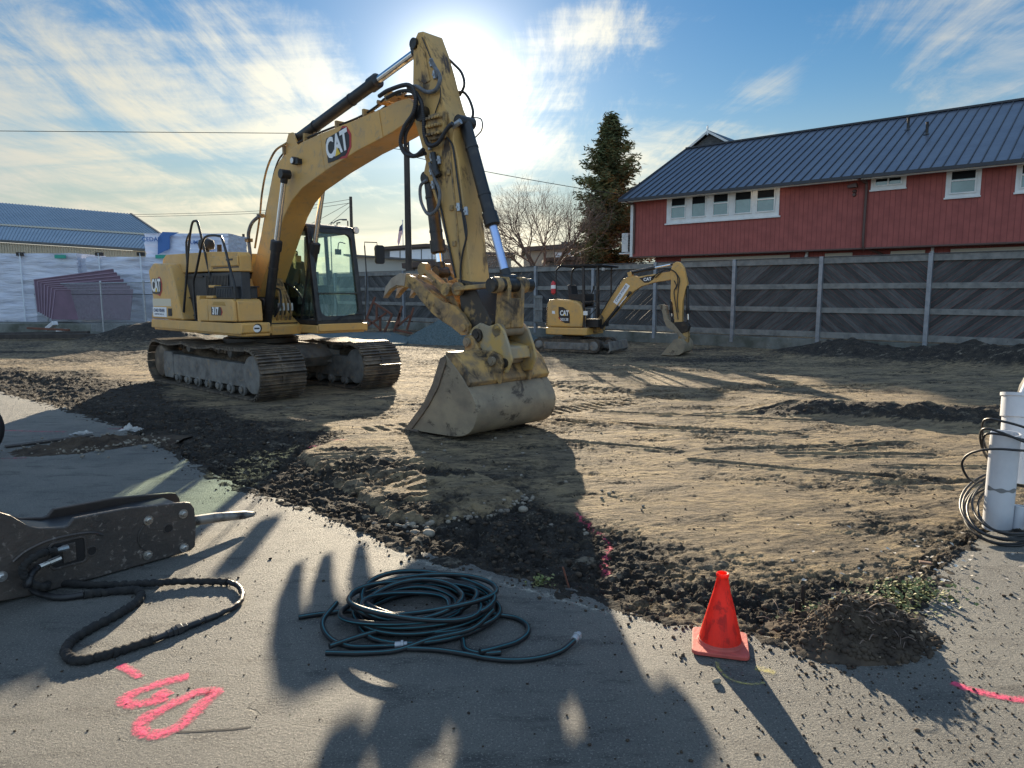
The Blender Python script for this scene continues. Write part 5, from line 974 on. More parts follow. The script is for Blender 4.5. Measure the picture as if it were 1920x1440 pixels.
cw_ = MB(); CWP = [(x, .05+.02*math.sin(x*1.3)) for x in np.arange(-32, 12.1, .4)]
cw_.prism([(-32, -.3), (12, -.3), (12, .30), (-32, .30)], -.02, .30); cwo = cw_.build('retaining_wall', 'concrete', None, bevel=.01); cwo.location = FN.location; cwo.rotation_euler = FN.rotation_euler
tag(cwo, 'low stained concrete wall under the wooden fence', 'wall')
# little slatted gate leaning on the fence
gt = empty('slatted_gate', (1.05, 28.75, 0), math.atan2(-.669, .743)); tag(gt, 'small grey slatted wooden gate leaning against the fence left of the compact excavator', 'gate')
for i in range(4): MB().box(-.2+i*.105, -.11+i*.105, 0, .02, .5, 1.62).build('slat', 'rail', gt)
for z in (.55, 1.02, 1.5): MB().box(-.22, .24, -.03, -.002, z, z+.09).build('crossbar', 'rail', gt)
# ---------------------------------------------------------------- left side: chain-link, lumber, panels, warehouse
CL = empty('chain_link_fence', (-17.03, 29.65, 0), math.atan2(-5.51, 8.18)); tag(CL, 'galvanised chain-link fence in front of white wrapped lumber', 'fence')
for x in (-13.2, -9.86, -4.9, 0, 3.3, 6.6): MB().lathe([(.032, -.1), (.032, 2.14), (.045, 2.15), (.04, 2.2), (.0, 2.22)], (x, 0, 0), 12).build('fence_post', 'rustsilver', CL)
MB().tube([(-13.3, 0, 2.12), (6.7, 0, 2.12)], .022, 8).build('top_rail', 'rustsilver', CL); MB().tube([(-13.3, 0, 1.66), (6.7, 0, 1.66)], .012, 6).build('tension_wire', 'wire', CL)
Vn = []; Fn = []; n = 0
def thin(a, b, r):
    global n
    a, b = np.array(a), np.array(b); d = b-a; d = d/np.linalg.norm(d); s = np.cross(d, [0, 1, 0]); s /= np.linalg.norm(s); q = np.array([0, 1, 0])
    for p in (a, b): Vn.extend([p+s*r, p+q*r, p-s*r, p-q*r])
    for k in range(4): Fn.append([n+k, n+(k+1) % 4, n+4+(k+1) % 4, n+4+k])
    n += 8
for s in np.arange(-15.2, 6.6, .075):
    for sg in (1, -1):
        x0, x1 = (s, s+2.0) if sg > 0 else (s+2.0, s); z0, z1 = .1, 2.1
        for _ in (0,):
            ta = 0.; tb = 1.
            lo, hi = -13.2, 6.6
            if x1 != x0:
                t0, t1 = (lo-x0)/(x1-x0), (hi-x0)/(x1-x0); ta, tb = max(ta, min(t0, t1)), min(tb, max(t0, t1))
            if tb > ta: thin((x0+(x1-x0)*ta, sg*.004, z0+(z1-z0)*ta), (x0+(x1-x0)*tb, sg*.004, z0+(z1-z0)*tb), .0038)
npmesh('mesh', Vn, Fn, 'rustsilver', CL)
def bundle(x0, x1, y0, y1, z0, z1, label, seed, m='wrap'):
    V = []; F = []; bm = bmesh.new(); bmesh.ops.create_cube(bm, size=1); bmesh.ops.subdivide_edges(bm, edges=bm.edges[:], cuts=34, use_grid_fill=True)
    for v in bm.verts:
        p = Vector((x0+(v.co.x+.5)*(x1-x0), y0+(v.co.y+.5)*(y1-y0), z0+(v.co.z+.5)*(z1-z0)))
        q = mnoise.noise(Vector((p.x*.9+seed, p.y, p.z*4.5))); q2 = mnoise.noise(Vector((p.x*2.6+seed, p.y, p.z*9+p.x*1.5)))
        sag_ = .05*math.sin((p.x-x0)/(x1-x0)*math.pi*4+p.z*3)
        p.y += (.10*q+.05*q2)+sag_*.6; p.z += .03*q*(v.co.z > .4); v.co = p
    me = bpy.data.meshes.new('lumber_bundle'); bm.to_mesh(me); bm.free(); o = link('lumber_bundle', me, m, None, 0, 60)
    tag(o, label, 'lumber bundle', 'white wrapped lumber bundles behind the chain-link fence'); return o
b1o = bundle(-30, -19.95, 33, 35.4, .35, 3.52, 'left white wrapped lumber bundle, topped by two dark straps behind the chain-link', 1)
b2o = bundle(-19.55, -14.3, 33, 39.5, .35, 3.36, 'right white wrapped lumber bundle, partly hidden behind the large excavator', 7)
for par, xs in ((b1o, (-26.9, -22.5)), (b2o, (-18.9, -17.0))):
    for x in xs: MB().box(x, x+.05, 32.88, 32.9, .4, 3.52).build('strap', 'bgpanel', par); MB().box(x-.12, x-.02, 32.86, 33.1, 3.40, 3.56).build('corner_guard', 'pole', par); MB().box(x+.04, x+.14, 32.86, 33.1, 3.40, 3.56).build('corner_guard', 'pole', par)
for par, x in ((b1o, -20.5), (b2o, -15.9)): MB().box(x-.35, x+.15, 32.82, 32.87, 3.28, 3.44).build('corner_tag', 'green', par)
wr = MB(); wr.prism([(-19.95, .4), (-19.55, .4), (-19.5, 2.2), (-19.45, 3.3), (-19.98, 3.3), (-20.0, 2.2)], 33.3, 33.35); wr.build('loose_wrap', 'wrap', b2o)
tb = bundle(-18.3, -14.15, 36, 38.5, 3.50, 4.66, 'blue and white printed lumber bundle stacked on top', 3); tb['label'] = 'blue and white printed lumber bundle lying on top of the stacks by the warehouse'
q = MB(); q.prism([(-17.6, 3.62), (-17.0, 3.9), (-16.95, 4.5), (-16.5, 4.69), (-17.3, 4.72), (-17.55, 4.4)], 35.80, 35.84); q.build('blue_wrap_print', 'wrapblue', tb)
for s, x, z, sz in (('CEDAR', -17.85, 4.35, .30), ('LUMBER', -15.6, 4.2, .26), ('DRY', -15.0, 3.85, .25)):
    text_mb(s, sz, (x, 35.78, z), (1, 0, 0), (0, 0, 1), .01, .004).build('wrap_print', 'wrapblue', tb, smooth=0)
for i in range(7):
    t = i/6; Y = 31.0+.16*i; lp_ = lambda a, b: (a[0]+(b[0]-a[0])*t, a[1]+(b[1]-a[1])*t)
    C = [px(*lp_((104, 543), (64, 525)), Y=Y+.1), px(*lp_((249, 543), (212, 505)), Y=Y+.1), px(*lp_((243, 600), (222, 585)), Y=Y-.2), px(*lp_((97, 599), (71, 585)), Y=Y-.2)]
    m_ = MB(); m_.add([tuple(c) for c in C]+[(c.x, c.y+.05, c.z) for c in C], [(0, 1, 2, 3), (7, 6, 5, 4), (0, 4, 5, 1), (1, 5, 6, 2), (2, 6, 7, 3), (3, 7, 4, 0)]); po = m_.build('leaning_panel', 'purple')
    tag(po, ('plum coloured panel at the very front of the leaning stack' if i == 0 else 'plum coloured panel at the back of the leaning stack, highest at the left' if i == 6 else 'plum panel number %s from the front of the leaning stack' % ['two', 'three', 'four', 'five', 'six'][i-1]), 'panel', 'plum panels leaning by the white lumber')
    e_ = MB(); e_.bar(C[0]+Vector((0, -.01, .01)), C[1]+Vector((0, -.01, .01)), .05, .035); e_.bar(C[0]+Vector((0, -.01, 0)), C[3]+Vector((0, -.01, 0)), .03, .035); e_.build('panel_edge', 'purpleedge', po)
kw = MB(); kw.prism([(-32, 32.6), (-13, 32.4), (-13, 30.3), (-18.5, 30.2), (-32, 31.5)], -.3, .42, 'z'); tag(kw.build('concrete_ledge', 'concrete', None, bevel=.02), 'low concrete ledge carrying the white lumber bundles', 'ledge')
WH = empty('warehouse', (-32, 56, 0)); tag(WH, 'beige warehouse with two-tier blue-grey metal roof at the far left', 'building')
def slope(a, b, c, d, nr_, name):
    o = WH.location; m_ = MB(); P4 = [Vector(v)-o for v in (a, b, c, d)]; m_.add([tuple(v) for v in P4]+[(v.x, v.y+.1, v.z-.12) for v in P4], [(0, 1, 2, 3), (7, 6, 5, 4), (0, 4, 5, 1), (1, 5, 6, 2), (2, 6, 7, 3), (3, 7, 4, 0)]); ro = m_.build(name, 'whroof', WH, smooth=0); rb_ = MB()
    for i in range(nr_+1): t = i/nr_; rb_.bar(P4[0].lerp(P4[1], t)+Vector((0, -.02, .02)), P4[3].lerp(P4[2], t)+Vector((0, -.02, .02)), .045, .05)
    rb_.build('roof_ribs', mat('rib_metal', (.20, .25, .31), .4, .2), ro, smooth=0)
rA, rB = px(-330, 352, Y=64), px(245, 401, Y=62); rC, rD = px(301, 439, Y=57), px(-330, 398, Y=57)
slope(rA, rB, rC, rD, 95, 'roof'); sA, sB = px(-330, 402, Y=56.6), px(298, 443, Y=56.6); sC, sD = px(275, 468, Y=52.5), px(-330, 430, Y=52.5); slope(sA, sB, sC, sD, 95, 'lower_roof')
o = WH.location; m_ = MB()
def wq(a, b, z=None): return Vector((a.x, a.y, b))-o
for A1, B1, top, bot in ((rD, rC, 0, None), ): m_.add([tuple(A1-o), tuple(B1-o), tuple(Vector((sB.x, sB.y, sB.z))-o), tuple(sA-o)], [(0, 1, 2, 3)])
dy = Vector((0, .25, -.15)); m_.add([tuple(sD-o+dy), tuple(sC-o+dy), (sC.x-o.x, sC.y-o.y+.25, -.3), (sD.x-o.x, sD.y-o.y+.25, -.3)], [(0, 1, 2, 3)]); m_.add([tuple(sC-o+dy), tuple(rB-o), (rB.x-o.x, rB.y-o.y, -.3), (sC.x-o.x, sC.y-o.y+.25, -.3)], [(0, 1, 2, 3)]); m_.build('wall', 'warehouse', WH, smooth=0)
m_ = MB()
for i in range(120): t = i/119; p = (sD-o).lerp(sC-o, t); m_.box(p.x, p.x+.05, p.y+.20, p.y+.26, -.3, p.z-.15)
m_.build('wall_ribs', 'warehouse', WH, smooth=0); m_ = MB(); m_.bar(sD-o, sC-o, .12, .12); m_.bar(sA-o, sB-o, .1, .1); m_.bar(rB-o, rC-o, .15, .15); m_.build('eave_trim', 'bgdark', WH)
# black pickup roof seen over the bundles
# ---------------------------------------------------------------- low buildings beyond the fence
def slab_building(name, pts2, Y, depth, z0, m, label, roofm=None, rt=.25):
    P = [px(x, y, Y=Y) for x, y in pts2]; root = empty(name, (P[0].x, Y, 0)); tag(root, label, 'building')
    poly = [(P[0].x-root.location.x, z0)]+[(p.x-root.location.x, p.z) for p in P]+[(P[-1].x-root.location.x, z0)]; MB().prism(poly, 0, depth).build('wall', m, root, smooth=0)
    if roofm:
        r = MB(); top = poly[1:-1]
        for a, b in zip(top, top[1:]): r.prism([(a[0]-.3 if a == top[0] else a[0], a[1]+.003), (b[0]+.3 if b == top[-1] else b[0], b[1]+.003), (b[0]+.3 if b == top[-1] else b[0], b[1]+rt), (a[0]-.3 if a == top[0] else a[0], a[1]+rt)], -.5, depth+.3)
        r.build('roof', roofm, root, smooth=0)
    return root
slab_building('low_building', [(655, 480), (712, 484), (835, 494)], 50, 12, 0, 'bgwall', 'long low pale grey building behind the fence, right of the big cab', 'bgdark', .12)
gb = slab_building('glazed_building', [(709, 470), (800, 463), (832, 465)], 72, 14, 0, 'bgdark', 'flat-roofed building with white glazed panels beyond the low grey building', 'bgbrown', .3)
for i in range(5):
    a, b, c, d = px(731+i*20, 471-i*1.2, Y=71.9), px(749+i*20, 470-i*1.2, Y=71.9), px(749+i*20, 486, Y=71.9), px(731+i*20, 486, Y=71.9); o = gb.location; m_ = MB(); m_.add([tuple(v-o) for v in (a, b, c, d)]+[tuple(v-o+Vector((0, .1, 0))) for v in (a, b, c, d)], [(0, 1, 2, 3), (7, 6, 5, 4), (0, 4, 5, 1), (1, 5, 6, 2), (2, 6, 7, 3), (3, 7, 4, 0)]); m_.build('window', 'bgpanel', gb, smooth=0)
cpt = empty('carport', (-6.5, 44, 0)); tag(cpt, 'dark flat carport roof just above the fence beside the utility pole', 'carport'); a, b = px(757, 499, Y=44), px(900, 487, Y=44); o = cpt.location
m_ = MB(); m_.bar(a-o+Vector((0, 1, 0)), b-o+Vector((0, 1, 0)), 3.5, .3); m_.build('roof', 'bgbrown', cpt)
for t in (.1, .9): p = a.lerp(b, t)-o; MB().box(p.x-.08, p.x+.08, 1, 1.16, 0, p.z-.1).build('post', 'bgdark', cpt)
slab_building('grey_shed', [(880, 478), (958, 478)], 46, 8, 0, 'bgwall', 'grey shed glimpsed between the boom and the bare tree', 'bgdark', .15)
hb_ = slab_building('flat_roofed_house', [(985, 472), (1060, 466), (1110, 462)], 60, 10, 0, mat('tan_render', (.30, .27, .22), .8), 'flat-roofed house with a chimney behind the bare tree', 'bgbrown', .35)
o = hb_.location; m_ = MB(); a = px(1056, 450, Y=60); m_.box(a.x-o.x, a.x-o.x+.9, 2, 3, 4, a.z); m_.build('chimney', 'bgdark', hb_); 
for x in (1040, 1062, 1084): a = px(x, 471, Y=59.9); m_ = MB(); m_.box(a.x-o.x, a.x-o.x+.6, -.05, -.001, a.z-.7, a.z-.1); m_.build('window', 'bgpanel', hb_)
slab_building('dark_shed', [(1030, 490), (1175, 484)], 44.5, 4, 0, 'bgdark', 'dark shed roofline under the cedar, left of the red building', 'bgbrown', .2)
# ---------------------------------------------------------------- poles, wires, flag
def upole(x, y, z, r, label, gp='utility poles'):
    P = empty('utility_pole', (x, y, 0)); tag(P, label, 'pole', gp); MB().tube([(0, 0, -.2), (.0, 0, z/2), (0, 0, z)], [r, r*.93, r*.82], 14).build('shaft', 'pole', P); return P
p1 = upole(-5.37, 37.4, 9.6, .18, 'thick wooden utility pole framed between boom and stick'); p2 = upole(-13.3, 60, 9.6, .15, 'thin utility pole rising behind the big cab roof'); p3 = upole(-26, 70, 7.4, .15, 'short distant utility pole left of the boom foot')
def wire(P, sag, label):
    Q = [Vector(p) for p in P]; out = []
    for a, b in zip(Q, Q[1:]):
        for i in range(16): t = i/16; v = a.lerp(b, t); v.z -= sag*4*t*(1-t); out.append(v)
    out.append(Q[-1]); tag(MB().tube(out, .018, 5).build('overhead_wire', 'wire'), label, 'wire', 'overhead wires')
wire([px(-200, 244, Y=40), px(560, 250, Y=38.5), px(760, 282, Y=37.4)], .0, 'thick black wire crossing the left sky toward the boom')
wire([px(764, 292, Y=37.4), px(1400, 395, Y=44)], .25, 'thin wire sloping down from the pole to the cedar')
wire([px(-100, 404, Y=70), px(458, 397, Y=70), px(660, 373, Y=60)], .15, 'upper of the two low wires over the warehouse'); wire([px(-100, 408, Y=70), px(458, 401, Y=70), px(660, 380, Y=60)], .15, 'lower of the two low wires over the warehouse')
wire([px(659, 378, Y=60), px(540, 440, Y=68)], .1, 'left wire fanning down from the thin pole'); wire([px(659, 384, Y=60), px(590, 440, Y=66)], .1, 'right wire fanning down from the thin pole')
sl = empty('street_lamp', (-15.1, 60, 0)); tag(sl, 'curved street lamp just above the big cab roof', 'street lamp'); a = px(620, 424, Y=60)-sl.location; b = px(643, 412, Y=60)-sl.location
MB().tube(catmull([(a.x, 0, 0), (a.x, 0, a.z-.4), (a.x+.25, 0, a.z+.25), (b.x-.3, 0, b.z), (b.x, 0, b.z)], 5), .045, 8).build('arm', 'bgdark', sl); MB().box(b.x-.1, b.x+.35, -.12, .12, b.z-.06, b.z+.06).build('lamp_head', 'bgdark', sl, bevel=.03)
fp = empty('flagpole', (-12.07, 80, 0)); tag(fp, 'white flagpole with a hanging striped flag', 'flagpole'); MB().lathe([(.06, 0), (.05, 9.6), (.09, 9.65), (.0, 9.8)], (0, 0, 0), 10).build('shaft', 'trim', fp)
fm = bpy.data.materials.new('striped_flag'); fm.use_nodes = True; N = fm.node_tree.nodes; L = fm.node_tree.links; c = N.new('ShaderNodeTexCoord'); wv_ = N.new('ShaderNodeTexWave'); wv_.bands_direction = 'X'; wv_.inputs['Scale'].default_value = 3.2; L.new(c.outputs['Object'], wv_.inputs['Vector'])
rp = N.new('ShaderNodeMix'); rp.data_type = 'RGBA'; rp.inputs[6].default_value = (.45, .03, .05, 1); rp.inputs[7].default_value = (.8, .8, .8, 1); mm = N.new('ShaderNodeMath'); mm.operation = 'GREATER_THAN'; mm.inputs[1].default_value = .5; L.new(wv_.outputs['Fac'], mm.inputs[0]); L.new(mm.outputs[0], rp.inputs[0]); L.new(rp.outputs[2], N['Principled BSDF'].inputs['Base Color'])
m_ = MB(); PF = [(-.05, 9.3), (-.35, 9.0), (-.5, 8.2), (-.62, 7.4), (-.55, 6.9), (-.38, 7.2), (-.2, 7.9), (-.05, 8.3)]; m_.prism(PF, -.03, .03); m_.build('flag', fm, fp); MB().prism([(-.05, 9.3), (-.35, 9.0), (-.42, 8.5), (-.05, 8.6)], -.04, -.031).build('flag_canton', 'navy', fp)
# ---------------------------------------------------------------- timber frames, gravel heap
def frame(bars, Y, label):
    P = [px(640+x/6, 420+y/6, Y=Y) for b in bars for x, y in b]; o = Vector((sum(p.x for p in P)/len(P), Y, 0)); r = empty('timber_trestle', o); tag(r, label, 'frame', 'red-brown timber frames')
    for i, b in enumerate(bars):
        a, c = P[2*i]-o, P[2*i+1]-o; a.y += .06*(i % 2); c.y += .06*(i % 2); MB().bar(a, c, .09, .12, (0, 1, 0)).build('timber', 'rustwood', r, bevel=.006)
frame([((355, 880), (575, 1020)), ((378, 820), (270, 1090)), ((572, 1020), (482, 1222)), ((268, 1165), (505, 1000)), ((398, 920), (398, 1085)), ((435, 1045), (435, 1205)), ((355, 1105), (440, 1190)), ((290, 1070), (350, 1120))], 31.5, 'red-brown timber frame leaning just right of the big cab')
frame([((685, 920), (590, 1212)), ((812, 940), (735, 1195)), ((620, 1165), (775, 1028)), ((600, 1190), (795, 1232)), ((660, 1000), (640, 1150))], 31, 'red-brown timber frame leaning at the foot of the gravel heap')
X_, Y_ = np.meshgrid(np.linspace(-3.4, 3.4, 220), np.linspace(-3.0, 3.0, 200)); rr_ = np.hypot(X_/2.55, Y_/2.3); ang = np.arctan2(Y_, X_)
hh = 1.50*np.clip(1-rr_*(1+.06*np.sin(ang*3+1)), -.1, 1)-.12*np.exp(-(rr_/.16)**2)+.05*(fbm(X_*2+50, Y_*2, 3)-.5)+.05*(fbm(X_*13+50, Y_*13, 3)-.5)+.035*(rng.random(X_.shape)-.5)-.03
id_ = np.arange(hh.size).reshape(hh.shape); Fh = np.stack([id_[:-1, :-1], id_[:-1, 1:], id_[1:, 1:], id_[1:, :-1]], -1).reshape(-1, 4)
gh_ = npmesh('gravel_heap', np.stack([X_, Y_, hh], -1).reshape(-1, 3), Fh, 'gravel', smooth=0); gh_.location = (-1.35, 26.3, 0); tag(gh_, 'blue-grey gravel heap behind the big bucket', 'gravel heap')
gp_ = MB(); gp_.prism([(-9.5, 22.8), (-5.2, 23.4), (-3.6, 24.2), (-4.0, 27.5), (-5.2, 31.0), (-12, 31), (-12, 25)], -.10, .012, 'z'); tag(gp_.build('gravel_bed', 'gravel', smooth=0), kind='structure')
# ---------------------------------------------------------------- trees
def cedar(name, loc, H, Rad, z0, label, nb=420, seed=3):
    g = np.random.default_rng(seed); root = empty(name, loc); tag(root, label, 'tree'); MB().tube([(0, 0, -.2), (.05, 0, H*.5), (0, 0, H*.99)], [.24, .13, .015], 12).build('trunk', 'bark', root)
    V = []; F = []; S = []; n = 0; lm = MB()
    for i in range(nb):
        t = g.random()**.85; h = z0+(H-z0)*t; az = g.random()*6.283
        prof = (1-t)**.72*(1.0 if t > .12 else .72+t*2.3); L = Rad*prof*(.45+.75*g.random())*(1+.25*math.sin(az*2+h*.9))+.08
        d = np.array([math.cos(az), math.sin(az), -.08+.35*t]); sh = .55+.75*g.random(); tip = d*L
        if i % 5 == 0: lm.tube([(0, 0, h), tuple(np.array([0, 0, h])+d*L*.55), tuple(np.array([0, 0, h])+d*L*.95)], [.03, .02, .006], 4)
        ns = int(4+L*9)
        for k in range(ns):
            s = (k+.5+g.random()*.4)/ns; s = .18+.82*s; c = np.array([0, 0, h])+d*L*s; c[2] += .22*L*s*s*(1 if t > .5 else .6)-.05; w = (.10+.20*(1-s*.5))*(.6+.4*prof)
            for q in range(8):
                o = g.normal(0, 1, 3)*np.array([w, w, w*.75]); p = c+o; a = g.random()*6.283; u_ = np.array([math.cos(a)*.7+d[0]*.5, math.sin(a)*.7+d[1]*.5, -.75*g.random()+.25]); u_ /= np.linalg.norm(u_)
                v_ = np.cross(u_, g.normal(0, 1, 3)); v_ /= np.linalg.norm(v_); ln = .09+.14*g.random(); wd = .024+.03*g.random()
                V += [p-u_*ln, p+v_*wd, p+u_*ln*1.2, p-v_*wd]; F.append([n, n+1, n+2, n+3]); n += 4; S.append(sh*(.75+.5*g.random()))
    npmesh('crown', V, F, 'conifer', root, S); lm.build('limb', 'bark', root); return root
cedar('cedar_tree', (6.0, 44.5, 0), 12.3, 3.0, 2.0, 'tall dark green cedar beside the left end of the red building', 300)
def bare(name, loc, H, spread, label, seed, stems, depth=6, z0=.0, r0=.11):
    g = np.random.default_rng(seed); root = empty(name, loc); tag(root, label, 'tree'); V = []; F = []; n = 0; T = MB(); cnt = [0]
    def add(a, b, ra, rb, k):
        nonlocal n
        d = b-a; L_ = np.linalg.norm(d); d = d/L_; s = np.cross(d, [.3, .5, .8]); s /= np.linalg.norm(s); q = np.cross(d, s)
        for p, r in ((a, ra), (b, rb)):
            for i in range(k): an = 6.283*i/k; V.append(p+(s*math.cos(an)+q*math.sin(an))*r)
        for i in range(k): F.append([n+i, n+(i+1) % k, n+k+(i+1) % k, n+k+i])
        n += 2*k
    def grow(p, d, L, r, lev):
        m = 3; q = p
        for i in range(m):
            d = d+g.normal(0, .12, 3)+np.array([0, 0, .05*(lev > 2)]); d /= np.linalg.norm(d); e = q+d*L/m; r2 = r*(.86); add(q, e, r, r2, 6 if lev < 2 else (4 if lev < 4 else 3)); q = e; r = r2
            if lev < depth and i > 0 or (lev < depth-1 and lev > 1):
                a = g.normal(0, 1, 3); a -= d*a.dot(d); a /= np.linalg.norm(a); dd = d*.75+a*(.55+.25*g.random()); dd /= np.linalg.norm(dd); grow(q, dd, L*(.62+.22*g.random()), r*.62, lev+1)
        if lev < depth:
            for s in (1, -1):
                a = g.normal(0, 1, 3); a -= d*a.dot(d); a /= np.linalg.norm(a); dd = d*.85+a*.38; dd /= np.linalg.norm(dd); grow(q, dd, L*(.68+.15*g.random()), r*.8, lev+1)
    for i in range(stems):
        az = 6.283*i/stems+g.random()*.6; tl = spread*(.45+.75*g.random()); grow(np.array([.15*math.cos(az), .15*math.sin(az), z0]), np.array([math.cos(az)*tl, math.sin(az)*tl, 1.0])/math.hypot(tl, 1), H*.36, r0, 1)
    npmesh('branches', V, F, 'twig', root); MB().tube([(0, 0, -.3), (0, 0, z0+.15)], [.2, .17], 10).build('trunk', 'bark', root); return root
bare('bare_tree', (1.5, 40, 0), 5.6, .85, 'leafless spreading tree against the pale sky left of the cedar', 11, 7, 5, 2.2, .09)
bare('bare_shrub', (-1.6, 36.5, 0), 3.4, 1.3, 'tangled leafless shrub behind the fence, right of the stick', 5, 7, 5, 1.1, .05)
bare('bare_shrub', (3.0, 38.5, 0), 2.9, 1.5, 'low leafless brush above the fence between bare tree and cedar', 9, 7, 5, 1.2, .05)
# ---------------------------------------------------------------- hydraulic breaker with its hoses
HB = empty('hydraulic_breaker', (-2.14, 4.5, 0), math.atan2(.768, .64)); tag(HB, 'oily steel hydraulic breaker lying on the asphalt at the left', 'breaker')
NP = [(-1.9, .60), (-1.5, .62), (-1.2, .585), (-1.04, .545), (-.95, .49), (-.87, .41), (-.82, .385), (-.70, .36), (-.675, .365), (-.645, .40), (-.35, .39), (.00, .345), (.04, .335), (.065, .29), (.07, .17), (.055, .03), (.02, .01), (-.55, .006), (-.9, .01), (-1.5, .08), (-1.9, .1)]
h_ = MB(); h_.prism(NP, 0, .035); np_ = h_.build('side_plate', 'hammer', HB, bevel=.006); h_ = MB(); h_.prism([(x+.06 if x > -.6 else x, z*1.0-.012) for x, z in NP], .335, .37); h_.build('side_plate', 'hammerdark', HB, bevel=.006)
h_ = MB(); h_.prism([(-1.85, .12), (-1.85, .5), (-1.1, .46), (-.9, .34), (-.6, .30), (.02, .27), (.04, .05), (-.5, .03), (-1.2, .08)], .04, .33); h_.build('hammer_body', 'hammerdark', HB, bevel=.01)
h_ = MB(); h_.prism([(-1.0, .50), (-.88, .385), (-.72, .335), (.0, .32), (.0, .30), (-.72, .315), (-.9, .365), (-1.03, .48)], .036, .334); h_.build('top_rail_plate', 'black', HB)
h_ = MB(); h_.tube([(.04, .19, .155), (.30, .19, .13), (.52, .19, .095), (.585, .19, .085), (.61, .19, .082)], [.036, .035, .030, .018, .004], 20); h_.build('chisel', mat('scraped_chisel', (.26, .245, .225), .5, .5, (.05, .045, .042), 7, .45, .58), HB)
def bolt2(x, z, par): 
    m_ = MB(); m_.lathe([(.030, 0), (.030, -.006)], (x, 0, z), 20, 'y'); m_.lathe([(.019, -.006), (.019, -.022), (.015, -.024)], (x, 0, z), 6, 'y'); m_.lathe([(.012, -.022), (.011, -.030)], (x, 0, z), 12, 'y'); m_.build('bolt', 'steel', par)
for x, z in ((-.232, .285), (-.012, .272), (-.25, .062), (-.02, .045), (-1.02, .165)): bolt2(x, z, np_)
for x, z, r in ((-.112, .198, .024), (-.565, .178, .022)): m_ = MB(); m_.lathe([(r, -.0025), (r, .002)], (x, 0, z), 20, 'y'); m_.build('hole', 'decalblack', np_); m_ = MB(); MBt = [(x+r*1.25*math.cos(a), -.001, z+r*1.25*math.sin(a)) for a in np.linspace(0, 6.283, 24)[:-1]]; m_.tube(MBt, .004, 6, closed=True); m_.build('hole_rim', 'hammer', np_)
m_ = MB(); m_.tube(catmull([(x, -.002, z) for x, z in ((-.26, .26), (-.29, .22), (-.30, .17), (-.285, .12), (-.255, .09))], 5), .005, 6); m_.build('weld_bead', 'hammer', np_); m_ = MB(); m_.tube(catmull([(x, -.002, z) for x, z in ((-.96, .23), (-.9, .27), (-.8, .30), (-.68, .305), (-.56, .29), (-.5, .26))], 4), .009, 6); m_.build('weld_bead', 'hammer', np_)
m_ = MB(); m_.prism(roundrect(.17, .135, .02), -.003, .0); V = m_.v; m_.v = [(a-.69, b, c+.205) for a, b, c in V]; m_.build('port_recess', 'decalblack', np_)
m_ = MB(); ring(m_, .20, .165, (.013, .013), .03, .02, (-.69, -.004, .205), (1, 0, 0), (0, 0, 1), .012); m_.box(-.72, -.65, -.010, -.003, .15, .26); m_.build('port_frame', 'hammer', np_, bevel=.003)
def sleeve(P, r, name='hose', parent=None, seed=0, k=10, m='sleeve', wr=.16):
    Q = catmull(P, k); Q2 = []; rr = []; g = np.random.default_rng(seed)
    for i, q in enumerate(Q): Q2.append(q+Vector(g.normal(0, .0016, 3))); rr.append(r*(1+wr*math.sin(i*1.7+g.random()*1.5)+wr*.7*(g.random()-.5)))
    return MB().tube(Q2, rr, 12).build(name, m, parent, smooth=70)
W_ = lambda x, y, z: px(x/2.666, 880+y/2.666, z=z)
hz_ = empty('hydraulic_hoses', (-2.0, 3.6, 0)); tag(hz_, 'sleeved black hydraulic hose looping on the asphalt from the breaker', 'hose'); O_ = hz_.location
def rel(P): return [p-O_ for p in P]
def hb(x, z, y=-.05): a = math.atan2(.768, .64); return Vector((-2.14+x*math.cos(a)-y*math.sin(a), 4.5+x*math.sin(a)+y*math.cos(a), z))
sleeve(rel([hb(-.77, .25), hb(-.84, .26, -.07), hb(-.92, .235, -.09), hb(-.945, .19, -.10), hb(-.92, .13, -.11), hb(-.85, .08, -.11), W_(260, 565, .035), W_(440, 576, .024), W_(600, 578, .024), W_(700, 572, .028), W_(800, 566, .035), W_(900, 560, .03), W_(1030, 560, .024), W_(1140, 562, .024)]), .020, parent=hz_, seed=1)
sleeve(rel([hb(-.86, .18), hb(-.90, .165, -.08), hb(-.93, .12, -.12), W_(130, 575, .07), W_(190, 620, .03), W_(300, 640, .02), W_(420, 628, .02)]), .018, parent=hz_, seed=2, m='rubber', wr=.02)
sleeve(rel([W_(420, 628, .02), W_(520, 615, .02), W_(640, 604, .02), W_(695, 612, .02), W_(700, 645, .02), W_(640, 695, .02), W_(560, 740, .02), W_(440, 805, .02), W_(355, 860, .02), W_(330, 910, .02), W_(350, 945, .02), W_(400, 955, .02), W_(500, 935, .02), W_(620, 900, .02), W_(755, 855, .02)]), .0225, parent=hz_, seed=3)
sleeve(rel([W_(1140, 562, .024), W_(1185, 580, .024), W_(1212, 625, .02), W_(1180, 680, .018), W_(1090, 725, .016), W_(1000, 757, .016)]), .0145, parent=hz_, seed=4, m='rubber', wr=.02)
m_ = MB(); A, B = W_(755, 855, .02)-O_, W_(1085, 728, .016)-O_
for t0, t1, r in ((0, .22, .017), (.22, .30, .021), (.30, .36, .026), (.36, .44, .029), (.44, .52, .022), (.52, .72, .018), (.72, .80, .013), (.80, 1.0, .018)): m_.tube([A.lerp(B, t0), A.lerp(B, t1)], r, 12 if r < .02 else 6)
m_.build('hose_coupling', 'black', hz_, bevel=.002)
